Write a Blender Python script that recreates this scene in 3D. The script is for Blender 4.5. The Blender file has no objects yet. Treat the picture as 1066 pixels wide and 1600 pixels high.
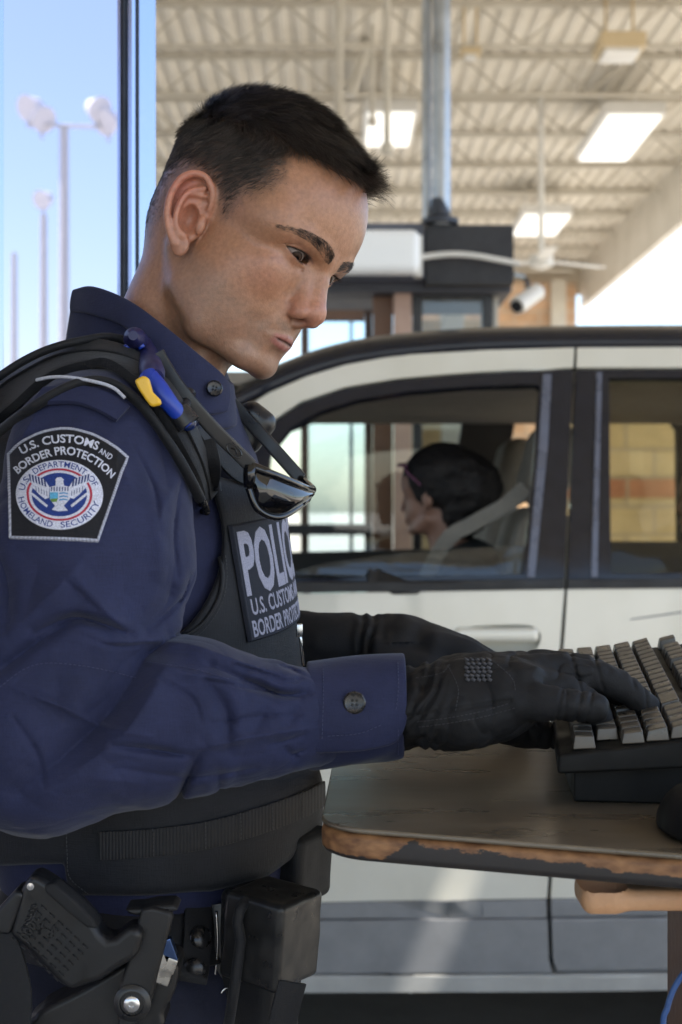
import bpy, bmesh, math, random
import numpy as np
from mathutils import Vector, Matrix, Euler
R = math.radians
S = bpy.context.scene
COL = S.collection
random.seed(4)
RNG = np.random.default_rng(11)

# ---------------------------------------------------------------- camera, world, sun, exposure
CZ = 1.36                                    # camera height
F = 2226.0                                   # focal length in pixels of a 1066 x 1600 picture
cam = bpy.data.cameras.new('camera')
cam_o = bpy.data.objects.new('camera', cam)
COL.objects.link(cam_o)
cam_o.location = (0, 0, CZ)
cam_o.rotation_euler = (R(90), 0, 0)
cam.sensor_fit = 'HORIZONTAL'
cam.sensor_width = 24.0
cam.lens = 24.0 * F / 1066
cam.clip_start = 0.05
cam.clip_end = 3000
cam.dof.use_dof = True
cam.dof.focus_distance = 1.21
cam.dof.aperture_fstop = 8.0
S.camera = cam_o

SUN_EL, SUN_AZ = R(63), R(130)                # azimuth measured from +Y (view direction) clockwise
world = bpy.data.worlds.new('World')
S.world = world
world.use_nodes = True
wn = world.node_tree.nodes
sky = wn.new('ShaderNodeTexSky')
sky.sky_type = 'NISHITA'
sky.sun_disc = False
sky.sun_elevation = SUN_EL
sky.sun_rotation = SUN_AZ
sky.air_density = 1.0
sky.dust_density = 1.4
wn['Background'].inputs['Strength'].default_value = 0.15
world.node_tree.links.new(sky.outputs[0], wn['Background'].inputs['Color'])
sun = bpy.data.lights.new('sun', 'SUN')
sun.energy = 4.5
sun.angle = R(0.5)
sun.color = (1.0, 0.94, 0.85)
sun_o = bpy.data.objects.new('sun', sun)
COL.objects.link(sun_o)
SUN_DIR = Vector((math.sin(SUN_AZ) * math.cos(SUN_EL), math.cos(SUN_AZ) * math.cos(SUN_EL), math.sin(SUN_EL)))
sun_o.rotation_euler = (-SUN_DIR).to_track_quat('-Z', 'Y').to_euler()
S.view_settings.view_transform = 'Standard'
S.view_settings.look = 'None'
S.view_settings.exposure = 1.5
S.view_settings.gamma = 1
S.render.film_transparent = False
S.cycles.use_denoising = True
S.cycles.max_bounces = 10
S.cycles.diffuse_bounces = 5
S.cycles.glossy_bounces = 5
S.cycles.transmission_bounces = 8
S.cycles.transparent_max_bounces = 12
S.cycles.sample_clamp_indirect = 6
S.cycles.caustics_reflective = False
S.cycles.caustics_refractive = False


def W(px, py, d):
    """point seen at pixel (px, py) of the photograph, d metres in front of the camera"""
    return np.array([(px - 533) / F * d, d, CZ - (py - 800) / F * d])


# ---------------------------------------------------------------- scene bookkeeping
def tag(o, label=None, cat=None, group=None, kind=None):
    if label: o['label'] = label
    if cat: o['category'] = cat
    if group: o['group'] = group
    if kind: o['kind'] = kind
    return o


def empty(name, loc=(0, 0, 0)):
    o = bpy.data.objects.new(name, None)
    o.location = loc
    o.empty_display_size = 0.05
    COL.objects.link(o)
    return o


def world_of(o):
    m = Matrix.LocRotScale(o.location, o.rotation_euler, o.scale)
    return m if o.parent is None else world_of(o.parent) @ o.matrix_parent_inverse @ m


def keep_parent(o, p):
    o.parent = p
    if p is not None: o.matrix_parent_inverse = world_of(p).inverted()


def link(name, me, mat=None, parent=None, smooth=None):
    o = bpy.data.objects.new(name, me)
    COL.objects.link(o)
    if mat is not None:
        for m in (mat if isinstance(mat, (list, tuple)) else [mat]):
            me.materials.append(m)
    if smooth is not None:
        me.shade_smooth() if smooth else me.shade_flat()
    if parent is not None:
        keep_parent(o, parent)
    return o


def np_mesh(name, V, Fq, mat=None, parent=None, smooth=True, attrs=None):
    """mesh from numpy arrays: V (n,3); Fq (m,3) or (m,4)"""
    V = np.asarray(V, np.float32)
    Fq = np.asarray(Fq, np.int32)
    me = bpy.data.meshes.new(name)
    me.vertices.add(len(V))
    me.vertices.foreach_set('co', V.ravel())
    k = Fq.shape[1]
    me.loops.add(Fq.size)
    me.loops.foreach_set('vertex_index', Fq.ravel())
    me.polygons.add(len(Fq))
    me.polygons.foreach_set('loop_start', np.arange(0, Fq.size, k, dtype=np.int32))
    me.update(calc_edges=True)
    me.validate()
    if attrs:
        for an, av in attrs.items():
            av = np.asarray(av, np.float32)
            if av.ndim == 2:
                a = me.attributes.new(an, 'FLOAT_COLOR', 'POINT')
                if av.shape[1] == 3: av = np.concatenate([av, np.ones((len(av), 1), np.float32)], 1)
                a.data.foreach_set('color', np.ascontiguousarray(av, np.float32).ravel())
            else:
                a = me.attributes.new(an, 'FLOAT', 'POINT')
                a.data.foreach_set('value', av)
    return link(name, me, mat, parent, smooth)


# ---------------------------------------------------------------- signed distance toolkit
def smin(a, b, k):
    h = np.clip(0.5 + 0.5 * (b - a) / k, 0, 1)
    return b + (a - b) * h - k * h * (1 - h)


def smax(a, b, k): return -smin(-a, -b, k)


def ln(P): return np.sqrt(np.einsum('ij,ij->i', P, P))


def sph(P, c, r): return ln(P - np.asarray(c, np.float32)) - r


def ell(P, c, r, M=None):
    q = P - np.asarray(c, np.float32)
    if M is not None: q = q @ np.asarray(M, np.float32)      # columns of M are the ellipsoid's axes
    r = np.asarray(r, np.float32)
    k0 = ln(q / r)
    k1 = ln(q / (r * r)) + 1e-9
    return k0 * (k0 - 1) / k1


def cap(P, a, b, r1, r2=None):
    r2 = r1 if r2 is None else r2
    a = np.asarray(a, np.float32)
    ba = np.asarray(b, np.float32) - a
    pa = P - a
    h = np.clip(pa @ ba / max(float(ba @ ba), 1e-12), 0, 1)
    return ln(pa - h[:, None] * ba) - (r1 + (r2 - r1) * h)


def chain(P, pts, rs, k=0.0):
    d = None
    if not hasattr(rs, '__len__'): rs = [rs] * len(pts)
    for i in range(len(pts) - 1):
        c = cap(P, pts[i], pts[i + 1], rs[i], rs[i + 1])
        d = c if d is None else (smin(d, c, k) if k else np.minimum(d, c))
    return d


def rbox(P, c, half, r, M=None):
    q = P - np.asarray(c, np.float32)
    if M is not None: q = q @ np.asarray(M, np.float32)
    q = np.abs(q) - (np.asarray(half, np.float32) - r)
    return ln(np.maximum(q, 0)) + np.minimum(q.max(1), 0) - r


def catmull(pts, n=8, closed=False):
    P = [np.asarray(p, float) for p in pts]
    m = len(P)
    out = []
    rng = range(m if closed else m - 1)
    for i in rng:
        if closed:
            p0, p1, p2, p3 = P[(i - 1) % m], P[i], P[(i + 1) % m], P[(i + 2) % m]
        else:
            p1, p2 = P[i], P[i + 1]
            p0 = P[i - 1] if i > 0 else 2 * p1 - p2
            p3 = P[i + 2] if i + 2 < m else 2 * p2 - p1
        for t in np.arange(n) / n:
            out.append(0.5 * ((2 * p1) + (-p0 + p2) * t + (2 * p0 - 5 * p1 + 4 * p2 - p3) * t * t + (-p0 + 3 * p1 - 3 * p2 + p3) * t ** 3))
    if not closed: out.append(P[-1])
    return np.array(out)


def vnoise(P, freq, seed=0):
    """smooth value noise in [-1, 1]"""
    q = P * freq + seed * 17.31
    i = np.floor(q).astype(np.int64)
    f = (q - i).astype(np.float32)
    u = f * f * (3 - 2 * f)

    def hsh(x, y, z):
        n = (x * 374761393 + y * 668265263 + z * 2147483647 + seed * 144665) & 0xffffffff
        n = ((n ^ (n >> 13)) * 1274126177) & 0xffffffff
        return ((n ^ (n >> 16)) & 0xffff).astype(np.float32) / 32767.5 - 1
    r = 0
    for dx in (0, 1):
        for dy in (0, 1):
            for dz in (0, 1):
                w = (u[:, 0] if dx else 1 - u[:, 0]) * (u[:, 1] if dy else 1 - u[:, 1]) * (u[:, 2] if dz else 1 - u[:, 2])
                r = r + w * hsh(i[:, 0] + dx, i[:, 1] + dy, i[:, 2] + dz)
    return r


def mesh_sdf(f, lo, hi, h, newton=2, B=8):
    """surface nets over the zero set of f inside the box lo..hi, voxel size h"""
    lo = np.asarray(lo, np.float32)
    nb = np.ceil((np.asarray(hi) - lo) / (h * B)).astype(int)
    n = nb * B
    D = np.full(n, 1.0, np.float32)
    bi = np.stack(np.meshgrid(*[np.arange(k) for k in nb], indexing='ij'), -1).reshape(-1, 3)
    bc = lo + (bi + 0.5) * np.float32(B * h)
    dv = f(bc.astype(np.float32))
    near = np.abs(dv) < B * h * 0.87 * 1.45 + 2 * h
    Dv = D.reshape(nb[0], B, nb[1], B, nb[2], B)
    far = ~near
    Dv[bi[far, 0], :, bi[far, 1], :, bi[far, 2], :] = np.sign(dv[far])[:, None, None, None]
    loc = np.stack(np.meshgrid(*[np.arange(B)] * 3, indexing='ij'), -1).reshape(-1, 3)
    nbk = bi[near]
    for s in range(0, len(nbk), 1500):
        blk = nbk[s:s + 1500]
        idx = (blk[:, None, :] * B + loc[None]).reshape(-1, 3)
        v = f((lo + idx.astype(np.float32) * np.float32(h)).astype(np.float32))
        D[idx[:, 0], idx[:, 1], idx[:, 2]] = v
    G = D < 0
    # active cells
    c = np.zeros(np.array(n) - 1, np.int8)
    for dx in (0, 1):
        for dy in (0, 1):
            for dz in (0, 1):
                c += G[dx:n[0] - 1 + dx, dy:n[1] - 1 + dy, dz:n[2] - 1 + dz]
    act = np.argwhere((c > 0) & (c < 8))
    vid = np.full(c.shape, -1, np.int32)
    vid[act[:, 0], act[:, 1], act[:, 2]] = np.arange(len(act))
    acc = np.zeros((len(act), 3), np.float32)
    cnt = np.zeros(len(act), np.float32)
    corners = [(x, y, z) for x in (0, 1) for y in (0, 1) for z in (0, 1)]
    val = {k: D[act[:, 0] + k[0], act[:, 1] + k[1], act[:, 2] + k[2]] for k in corners}
    for a in corners:
        for ax in range(3):
            if a[ax] == 0:
                b = list(a); b[ax] = 1; b = tuple(b)
                va, vb = val[a], val[b]
                m = (va < 0) != (vb < 0)
                t = np.where(m, va / np.where(m, va - vb, 1), 0)
                p = np.tile(np.array(a, np.float32), (len(act), 1))
                p[:, ax] = t
                acc[m] += p[m]
                cnt[m] += 1
    V = lo + (act + acc / cnt[:, None]) * np.float32(h)
    quads = []
    for ax in range(3):
        o1, o2 = [(1, 2), (2, 0), (0, 1)][ax]
        sl0 = [slice(None)] * 3; sl1 = [slice(None)] * 3
        sl0[ax] = slice(0, n[ax] - 1); sl1[ax] = slice(1, n[ax])
        ch = G[tuple(sl0)] != G[tuple(sl1)]
        e = np.argwhere(ch)
        e = e[(e[:, o1] > 0) & (e[:, o2] > 0) & (e[:, o1] < n[o1] - 1) & (e[:, o2] < n[o2] - 1)]
        ins = G[e[:, 0], e[:, 1], e[:, 2]]

        def at(da, db):
            q = e.copy(); q[:, o1] -= da; q[:, o2] -= db
            return vid[q[:, 0], q[:, 1], q[:, 2]]
        q = np.stack([at(1, 1), at(0, 1), at(0, 0), at(1, 0)], 1)
        q[~ins] = q[~ins][:, ::-1]
        quads.append(q)
    Q = np.concatenate(quads)
    Q = Q[(Q >= 0).all(1)]
    V = V.astype(np.float32)
    for _ in range(newton):
        g, d0 = grad(f, V, h * 0.4)
        V = V - np.clip(d0 / np.maximum(ln(g), 0.3), -h, h)[:, None] * g / np.maximum(ln(g), 1e-6)[:, None]
    return V, Q


def grad(f, V, e):
    d0 = f(V)
    g = np.zeros_like(V)
    for k in range(3):
        q = V.copy(); q[:, k] += e
        g[:, k] = (f(q) - d0) / e
    return g, d0


# ---------------------------------------------------------------- mesh pieces
class MB:
    """collects shapes into one mesh"""
    def __init__(s): s.v = []; s.f = []

    def add(s, V, Fc):
        o = len(s.v)
        s.v += [tuple(map(float, p)) for p in V]
        s.f += [tuple(int(i) + o for i in q) for q in Fc]
        return s

    def box(s, c, half, M=None, bev=0.0):
        bm = bmesh.new()
        bmesh.ops.create_cube(bm, size=2)
        bmesh.ops.scale(bm, vec=half, verts=bm.verts)
        if bev: bmesh.ops.bevel(bm, geom=bm.edges[:], offset=bev, segments=2, affect='EDGES', profile=0.6)
        V = np.array([v.co[:] for v in bm.verts]); Fc = [[v.index for v in f.verts] for f in bm.faces]
        bm.free()
        if M is not None: V = V @ np.asarray(M, float).T
        return s.add(V + np.asarray(c, float), Fc)

    def bb(s, lo, hi, bev=0.0):
        lo = np.asarray(lo, float); hi = np.asarray(hi, float)
        return s.box((lo + hi) / 2, np.abs(hi - lo) / 2, None, bev)

    def tube(s, pts, r, n=10, caps=True, flat=None, up=None):
        """tube along pts; r scalar or list; flat = (width, thickness) for a ribbon of elliptic section"""
        P = np.asarray(pts, float); m = len(P)
        T = np.gradient(P, axis=0); T /= np.linalg.norm(T, axis=1)[:, None] + 1e-12
        a = np.array(up if up is not None else (0.13, 0.2, 1.0), float)
        V = []
        for i in range(m):
            t = T[i]
            u = a - t * (a @ t)
            if np.linalg.norm(u) < 1e-6: u = np.cross(t, (1, 0.3, 0.2))
            u /= np.linalg.norm(u); w = np.cross(t, u)
            if up is None: a = u
            rr = r[i] if hasattr(r, '__len__') else r
            for k in range(n):
                th = 2 * math.pi * k / n
                if flat is not None:
                    cx, cy = math.cos(th), math.sin(th)
                    e = 0.35
                    cx = math.copysign(abs(cx) ** e, cx); cy = math.copysign(abs(cy) ** e, cy)
                    V.append(P[i] + w * cx * flat[0] / 2 + u * cy * flat[1] / 2)
                else:
                    V.append(P[i] + rr * (math.cos(th) * u + math.sin(th) * w))
        Fc = [[i * n + k, i * n + (k + 1) % n, (i + 1) * n + (k + 1) % n, (i + 1) * n + k] for i in range(m - 1) for k in range(n)]
        if caps: Fc += [list(range(n))[::-1], list(range((m - 1) * n, m * n))]
        return s.add(V, Fc)

    def lathe(s, prof, origin=(0, 0, 0), axis=(0, 0, 1), n=24):
        ax = Vector(axis).normalized(); q = Vector((0, 0, 1)).rotation_difference(ax).to_matrix()
        V = []
        for r, z in prof:
            for k in range(n):
                th = 2 * math.pi * k / n
                V.append(np.array(q @ Vector((r * math.cos(th), r * math.sin(th), z))) + np.asarray(origin, float))
        m = len(prof)
        Fc = [[i * n + k, i * n + (k + 1) % n, (i + 1) * n + (k + 1) % n, (i + 1) * n + k] for i in range(m - 1) for k in range(n)]
        Fc += [list(range(n))[::-1], list(range((m - 1) * n, m * n))]
        return s.add(V, Fc)

    def prism(s, poly, c, u, v, depth):
        """flat polygon in the plane (c; u, v) extruded by the vector depth"""
        c, u, v, dp = [np.asarray(q, float) for q in (c, u, v, depth)]
        A = [c + u * p[0] + v * p[1] for p in poly]; m = len(A)
        B = [p + dp for p in A]
        Fc = [[i, (i + 1) % m, m + (i + 1) % m, m + i] for i in range(m)] + [list(range(m))[::-1], list(range(m, 2 * m))]
        return s.add(A + B, Fc)

    def build(s, name, mat=None, parent=None, smooth=False, bevel=0.0, seg=2, auto=None):
        me = bpy.data.meshes.new(name)
        me.from_pydata(s.v, [], s.f)
        me.update()
        bm = bmesh.new(); bm.from_mesh(me)
        bmesh.ops.recalc_face_normals(bm, faces=bm.faces)
        bm.to_mesh(me); bm.free()
        o = link(name, me, mat, parent, smooth)
        if bevel:
            b = o.modifiers.new('bevel', 'BEVEL'); b.width = bevel; b.segments = seg; b.limit_method = 'ANGLE'; b.angle_limit = R(35)
            me.shade_smooth()
            o.modifiers.new('wn', 'WEIGHTED_NORMAL')
        if auto:
            me.shade_smooth()
            me.set_sharp_from_angle(angle=R(auto))
            w = o.modifiers.new('wn', 'WEIGHTED_NORMAL'); w.keep_sharp = True; w.weight = 100
        return o


# ---------------------------------------------------------------- materials
def nodes(name):
    m = bpy.data.materials.new(name)
    m.use_nodes = True
    nt = m.node_tree
    b = nt.nodes['Principled BSDF']
    return m, nt, b


def N(nt, typ, **kw):
    n = nt.nodes.new(typ)
    for k, v in kw.items():
        if k.startswith('i_'): n.inputs[k[2:].replace('_', ' ')].default_value = v
        else: setattr(n, k, v)
    return n


def rgb(*c): return (c[0], c[1], c[2], 1.0)


def plain(name, col, rough=0.5, metal=0.0, spec=0.5, var=0.12, vscale=20.0, bump=0.0, bscale=200.0, coat=0.0, rvar=0.12):
    """a surface with a little mottling, roughness variation and fine bump"""
    m, nt, b = nodes(name)
    tc = N(nt, 'ShaderNodeTexCoord')
    nz = N(nt, 'ShaderNodeTexNoise'); nz.inputs['Scale'].default_value = vscale; nz.inputs['Detail'].default_value = 6
    nt.links.new(tc.outputs['Object'], nz.inputs['Vector'])
    mr = N(nt, 'ShaderNodeMapRange'); mr.inputs[1].default_value = 0.3; mr.inputs[2].default_value = 0.7
    mr.inputs[3].default_value = 1 - var; mr.inputs[4].default_value = 1 + var
    nt.links.new(nz.outputs[0], mr.inputs[0])
    mx = N(nt, 'ShaderNodeVectorMath', operation='SCALE'); mx.inputs[0].default_value = col[:3]
    nt.links.new(mr.outputs[0], mx.inputs['Scale'])
    nt.links.new(mx.outputs[0], b.inputs['Base Color'])
    mr2 = N(nt, 'ShaderNodeMapRange'); mr2.inputs[1].default_value = 0.3; mr2.inputs[2].default_value = 0.7
    mr2.inputs[3].default_value = max(0, rough - rvar); mr2.inputs[4].default_value = min(1, rough + rvar)
    nt.links.new(nz.outputs[0], mr2.inputs[0]); nt.links.new(mr2.outputs[0], b.inputs['Roughness'])
    b.inputs['Metallic'].default_value = metal
    b.inputs['Specular IOR Level'].default_value = spec
    b.inputs['Coat Weight'].default_value = coat
    if bump:
        n2 = N(nt, 'ShaderNodeTexNoise'); n2.inputs['Scale'].default_value = bscale; n2.inputs['Detail'].default_value = 4
        nt.links.new(tc.outputs['Object'], n2.inputs['Vector'])
        bp = N(nt, 'ShaderNodeBump'); bp.inputs['Strength'].default_value = bump; bp.inputs['Distance'].default_value = 0.0004
        nt.links.new(n2.outputs[0], bp.inputs['Height']); nt.links.new(bp.outputs[0], b.inputs['Normal'])
    return m


def fabric(name, col, rough=0.85, thread_n=900.0, bump=0.25, var=0.12, sheen=0.3, vscale=14.0):
    """woven cloth: crossed thread bump, soft mottling, sheen"""
    m, nt, b = nodes(name)
    tc = N(nt, 'ShaderNodeTexCoord')
    nz = N(nt, 'ShaderNodeTexNoise'); nz.inputs['Scale'].default_value = vscale; nz.inputs['Detail'].default_value = 8; nz.inputs['Roughness'].default_value = 0.65
    nt.links.new(tc.outputs['Object'], nz.inputs['Vector'])
    mr = N(nt, 'ShaderNodeMapRange'); mr.inputs[1].default_value = 0.3; mr.inputs[2].default_value = 0.7
    mr.inputs[3].default_value = 1 - var; mr.inputs[4].default_value = 1 + var
    nt.links.new(nz.outputs[0], mr.inputs[0])
    # slub: noise stretched along the two thread directions
    def thread(sx, sz):
        mp = N(nt, 'ShaderNodeMapping'); mp.inputs['Scale'].default_value = (sx, sx, sz)
        nt.links.new(tc.outputs['Object'], mp.inputs['Vector'])
        q = N(nt, 'ShaderNodeTexNoise'); q.inputs['Scale'].default_value = 1.0; q.inputs['Detail'].default_value = 3; q.inputs['Roughness'].default_value = 0.6
        nt.links.new(mp.outputs[0], q.inputs['Vector'])
        return q
    w1 = thread(thread_n, thread_n * 0.12); w2 = thread(thread_n * 0.12, thread_n)
    ad = N(nt, 'ShaderNodeMath', operation='ADD')
    nt.links.new(w1.outputs[0], ad.inputs[0]); nt.links.new(w2.outputs[0], ad.inputs[1])
    m2 = N(nt, 'ShaderNodeMapRange'); m2.inputs[1].default_value = 0.6; m2.inputs[2].default_value = 1.4; m2.inputs[3].default_value = 0.80; m2.inputs[4].default_value = 1.20
    nt.links.new(ad.outputs[0], m2.inputs[0])
    mu = N(nt, 'ShaderNodeMath', operation='MULTIPLY')
    nt.links.new(mr.outputs[0], mu.inputs[0]); nt.links.new(m2.outputs[0], mu.inputs[1])
    mx = N(nt, 'ShaderNodeVectorMath', operation='SCALE'); mx.inputs[0].default_value = col[:3]
    nt.links.new(mu.outputs[0], mx.inputs['Scale'])
    nt.links.new(mx.outputs[0], b.inputs['Base Color'])
    b.inputs['Roughness'].default_value = rough
    b.inputs['Specular IOR Level'].default_value = 0.25
    b.inputs['Sheen Weight'].default_value = sheen
    b.inputs['Sheen Roughness'].default_value = 0.4
    bp = N(nt, 'ShaderNodeBump'); bp.inputs['Strength'].default_value = bump; bp.inputs['Distance'].default_value = 0.0006
    nt.links.new(ad.outputs[0], bp.inputs['Height']); nt.links.new(bp.outputs[0], b.inputs['Normal'])
    return m

# ================================================================ OFFICER: head and neck
# head frame (mm): x forward, y left, z up, origin between the ears
YAW, PIT, ROL = R(32.5), R(27.3), R(-12.6)
HM = (Matrix.Rotation(-YAW, 3, 'Z') @ Matrix.Rotation(PIT, 3, 'Y') @ Matrix.Rotation(ROL, 3, 'X'))
HMn = np.array(HM)
HO = np.array([-0.0970, 1.3084, CZ + 0.2383])


def h2w(p): return HO + (np.asarray(p, float) / 1000.0) @ HMn.T


def w2h(p): return ((np.asarray(p) - HO) @ HMn) * 1000.0


NECK_A = w2h(W(246, 566, 1.33))           # where the neck enters the collar
NECK_B = w2h(W(235, 700, 1.34))
STERN = w2h(W(318, 640, 1.29))
EYE_C, EYE_R = (75.0, 29.5, 21.5), 12.0

# ear frame, seen nearly face on: origin at the ear canal
EAR_O = np.array([-1., -70., 6.])
_n = np.array([0.50, -0.86, 0.02]); _n /= np.linalg.norm(_n)
_u = np.array([-0.27, 0.0, 1.0]); _u -= _n * (_n @ _u); _u /= np.linalg.norm(_u)
_f = np.cross(_u, _n); _f = _f if _f[0] > 0 else -_f
EAR_M = np.stack([_f, _u, _n], 1)       # columns: forward, up, out
HEL = catmull([(8, 4, 0), (8.5, 12, 3.5), (7, 24, 6), (-1, 34, 7), (-12, 35, 7.5), (-22, 27, 8), (-26.5, 12, 8), (-25.5, -4, 7.5), (-20, -18, 6.5), (-13, -27, 5.5)], 7)
ANTI = catmull([(-2, 25, 3.5), (-11, 20, 5.0), (-16.5, 10, 6.0), (-17.5, -2, 6.2), (-14.5, -13, 6.3), (-8, -18, 6.0)], 6)


def ear_sdf(P):
    q = ((P - EAR_O) @ EAR_M).astype(np.float32)
    q[:, 2] += 0.10 * np.minimum(q[:, 0] + 8, 0)
    d = chain(q, HEL, np.interp(np.linspace(0, 1, len(HEL)), [0, .15, .5, 1], [2.2, 2.9, 3.3, 2.9]))
    d = smin(d, ell(q, (-7.5, -27, 4.0), (8, 10.5, 3.4)), 6)
    d = smin(d, ell(q, (-9, 5, -1.2), (18.5, 31, 4.0)), 4)
    d = smin(d, chain(q, ANTI, 2.6), 4)
    d = smin(d, chain(q, [(3, 19, 3), (-9, 18, 4.4)], 1.4), 4)
    d = smin(d, ell(q, (-6, 2, -9), (12, 24, 10)), 6)
    d = smax(d, -ell(q, (-6.5, -3, 4.0), (8.2, 12.5, 11.5)), 2.2)
    d = smax(d, -chain(q, [(0, 10, 5), (3, 14, 5)], 3.0), 2.5)
    d = smax(d, -chain(q, [(-2, -12, 2), (-1.5, -19, 5)], [3.6, 1.8]), 2)
    d = smin(d, ell(q, (5, -6, 4), (4.2, 8.5, 3.6)), 4)
    d = smin(d, ell(q, (-9, -19.5, 5), (4.5, 3.2, 2.6)), 3.5)
    return d


def inside(d, P, c, r, fn, k, sub=False):
    """blend fn into d (or cut it out) only near c: it reaches no farther"""
    q = P - np.asarray(c, np.float32)
    m = np.einsum('ij,ij->i', q, q) < r * r
    if m.any():
        d[m] = smax(d[m], -fn(P[m]), k) if sub else smin(d[m], fn(P[m]), k)
    return d


def lid_curves(y):
    t = np.clip((y - 14.0) / 31.0, 0, 1)             # 0 at inner corner, 1 at outer
    base = 19.0 + 3.0 * t
    up = base + 5.0 * np.power(np.maximum(np.sin(np.pi * np.power(t, 0.85)), 0), 0.8)
    lo = base - 3.8 * np.power(np.maximum(np.sin(np.pi * np.power(t, 1.15)), 0), 0.9)
    return up, lo


LIPU = [(87.5, 20.5, -51), (92, 14, -49.4), (95.8, 7.5, -47.7), (97.2, 3.5, -46.9), (97.2, 0, -47.3)]
LIPL = [(87, 19.5, -52), (90.6, 13, -53.3), (93.2, 6.5, -54.4), (93.9, 0, -54.8)]
mir = lambda L: [tuple(p) for p in L] + [(p[0], -p[1], p[2]) for p in L[-2::-1]]
LIPLINE = mir([(88.0, 21.5, -51.4), (93.4, 14, -50.9), (96.9, 7.5, -50.7), (98.3, 3.5, -50.5), (98.5, 0, -50.7)])


def face_sdf(P):
    P = P.astype(np.float32)
    A = P.copy(); A[:, 1] = np.abs(A[:, 1])
    d = ell(P, (-6, 0, 59), (97, 75, 84))
    d = smin(d, ell(P, (35, 0, 52), (68, 66, 66)), 20)
    d = smin(d, ell(P, (-44, 0, 8), (52, 58, 52)), 20)
    d = smin(d, ell(P, (40, 0, -18), (50, 57, 60)), 18)
    d = smin(d, chain(A, [(8, 50, -50), (40, 42, -72), (72, 20, -77)], [15, 15, 12], 8), 20)
    d = smin(d, ell(P, (79, 0, -76), (15, 22, 13)), 16)
    d = smin(d, ell(P, (62, 0, -40), (35, 34, 30)), 14)
    d = smin(d, ell(A, (53, 44, -4), (22, 16, 18)), 14)
    d = smin(d, ell(A, (26, 54, -26), (26, 13, 40)), 16)
    d = smin(d, ell(A, (43, 40, -34), (28, 17, 32)), 16)
    d = smin(d, ell(A, (40, 36, -58), (30, 16, 22)), 14)
    d = smin(d, ell(A, (52, 50, 36), (26, 17, 20)), 14)
    # eye sockets and brow
    E0 = (82, 30, 18)
    d = inside(d, A, E0, 50, lambda q: ell(q, (104, 31, 18), (20, 18, 12)), 9, True)
    d = smin(d, chain(A, [(92.5, 5, 31), (91, 20, 36), (84, 36, 38), (71, 50, 34)], [8.2, 8.5, 8, 7.5], 3), 8)
    d = inside(d, A, E0, 50, lambda q: ell(q, (69, 32, 2), (14, 20, 12)), 10)
    d = inside(d, A, E0, 60, lambda q: ell(q, (66, 30, -10), (16.5, 20, 18)), 10)
    # nose
    NS = (98, 0, -4)
    d = inside(d, P, NS, 70, lambda q: chain(q, [(91, 0, 27), (98, 0, 11), (108.5, 0, -11)], [7.0, 6.8, 7.8], 4), 9)
    d = inside(d, A, NS, 60, lambda q: cap(q, (84, 10, 14), (98, 9, -12), 6, 8), 10)
    d = inside(d, A, NS, 50, lambda q: sph(q * np.array([1, 1, 1], np.float32), (108.5, 2.5, -16.5), 9.2), 5)
    d = inside(d, A, NS, 50, lambda q: ell(q, (99, 13.0, -20.5), (11, 6.2, 8.2)), 4)
    d = inside(d, P, NS, 50, lambda q: cap(q, (110, 0, -24), (99, 0, -30), 4.2, 5), 4)
    d = inside(d, A, NS, 50, lambda q: ell(q, (102.5, 8.2, -28.5), (6.6, 3.8, 6.2)), 2.0, True)
    d = inside(d, A, NS, 50, lambda q: chain(q, [(97, 19.0, -11), (93, 20.6, -19), (94, 19, -27)], 0.4), 2.6, True)
    # eyelids over the eyeball
    c = np.array(EYE_C, np.float32)
    d = inside(d, A, EYE_C, 40, lambda q: ln(q - c) - 13.3, 4.5)
    d = inside(d, A, EYE_C, 50, lambda q: chain(q, [(87, 19, 12.5), (89, 30, 10), (83, 42, 12.5)], 0.4), 3, True)
    d = inside(d, A, EYE_C, 50, lambda q: chain(q, [(84, 15, 23.5), (88.8, 23, 29.3), (89, 31, 30.4), (84, 41, 27.8), (77, 47, 22.5)], 0.3), 2.0, True)

    def opening(q):
        up, lo = lid_curves(q[:, 1])
        o = np.maximum(np.maximum(q[:, 2] - up, lo - q[:, 2]), np.abs(q[:, 1] - 29.5) - 15.5)
        return np.maximum(np.maximum(o, ln(q - c) - 17), 66 - q[:, 0])
    d = inside(d, A, EYE_C, 30, opening, 0.9, True)
    # mouth
    MO = (98, 0, -52)
    d = inside(d, P, MO, 70, lambda q: ell(q, (60, 0, -54), (34, 31, 24)), 10)
    d = inside(d, P, MO, 50, lambda q: chain(q, mir(LIPU), [.8, 1.2, 1.5, 1.7, 1.7, 1.7, 1.5, 1.2, .8], 1), 4.5)
    d = inside(d, P, MO, 50, lambda q: chain(q, mir(LIPL), [1.0, 2.1, 2.9, 3.1, 2.9, 2.1, 1.0], 1), 4.5)
    d = inside(d, P, MO, 50, lambda q: chain(q, LIPLINE, [.2, .6, .8, .8, .8, .8, .8, .6, .2]), 1.2, True)
    d = inside(d, P, MO, 50, lambda q: ell(q, (100.5, 0, -64), (5, 20, 3)), 7, True)
    d = inside(d, P, MO, 50, lambda q: cap(q, (106, 0, -33), (106.5, 0, -41), 1.2), 3, True)
    d = inside(d, A, MO, 60, lambda q: chain(q, [(96, 21, -22), (90, 29, -36), (86, 32, -46)], 0.3), 8, True)
    # neck
    nk = cap(P, (-24, 0, -20), NECK_A, 55, 52)
    nk = smin(nk, cap(P, NECK_A, NECK_B, 52, 42), 10)
    d = smin(d, nk, 20)
    d = smin(d, cap(P, (-16, -56, -22), STERN, 11, 11), 10)
    d = smin(d, cap(P, (20, 0, -66), 0.5 * (NECK_A + STERN) + np.array([15, 0, 0]), 22, 22), 20)
    # ears
    d = inside(d, P, EAR_O, 62, ear_sdf, 4)
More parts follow.
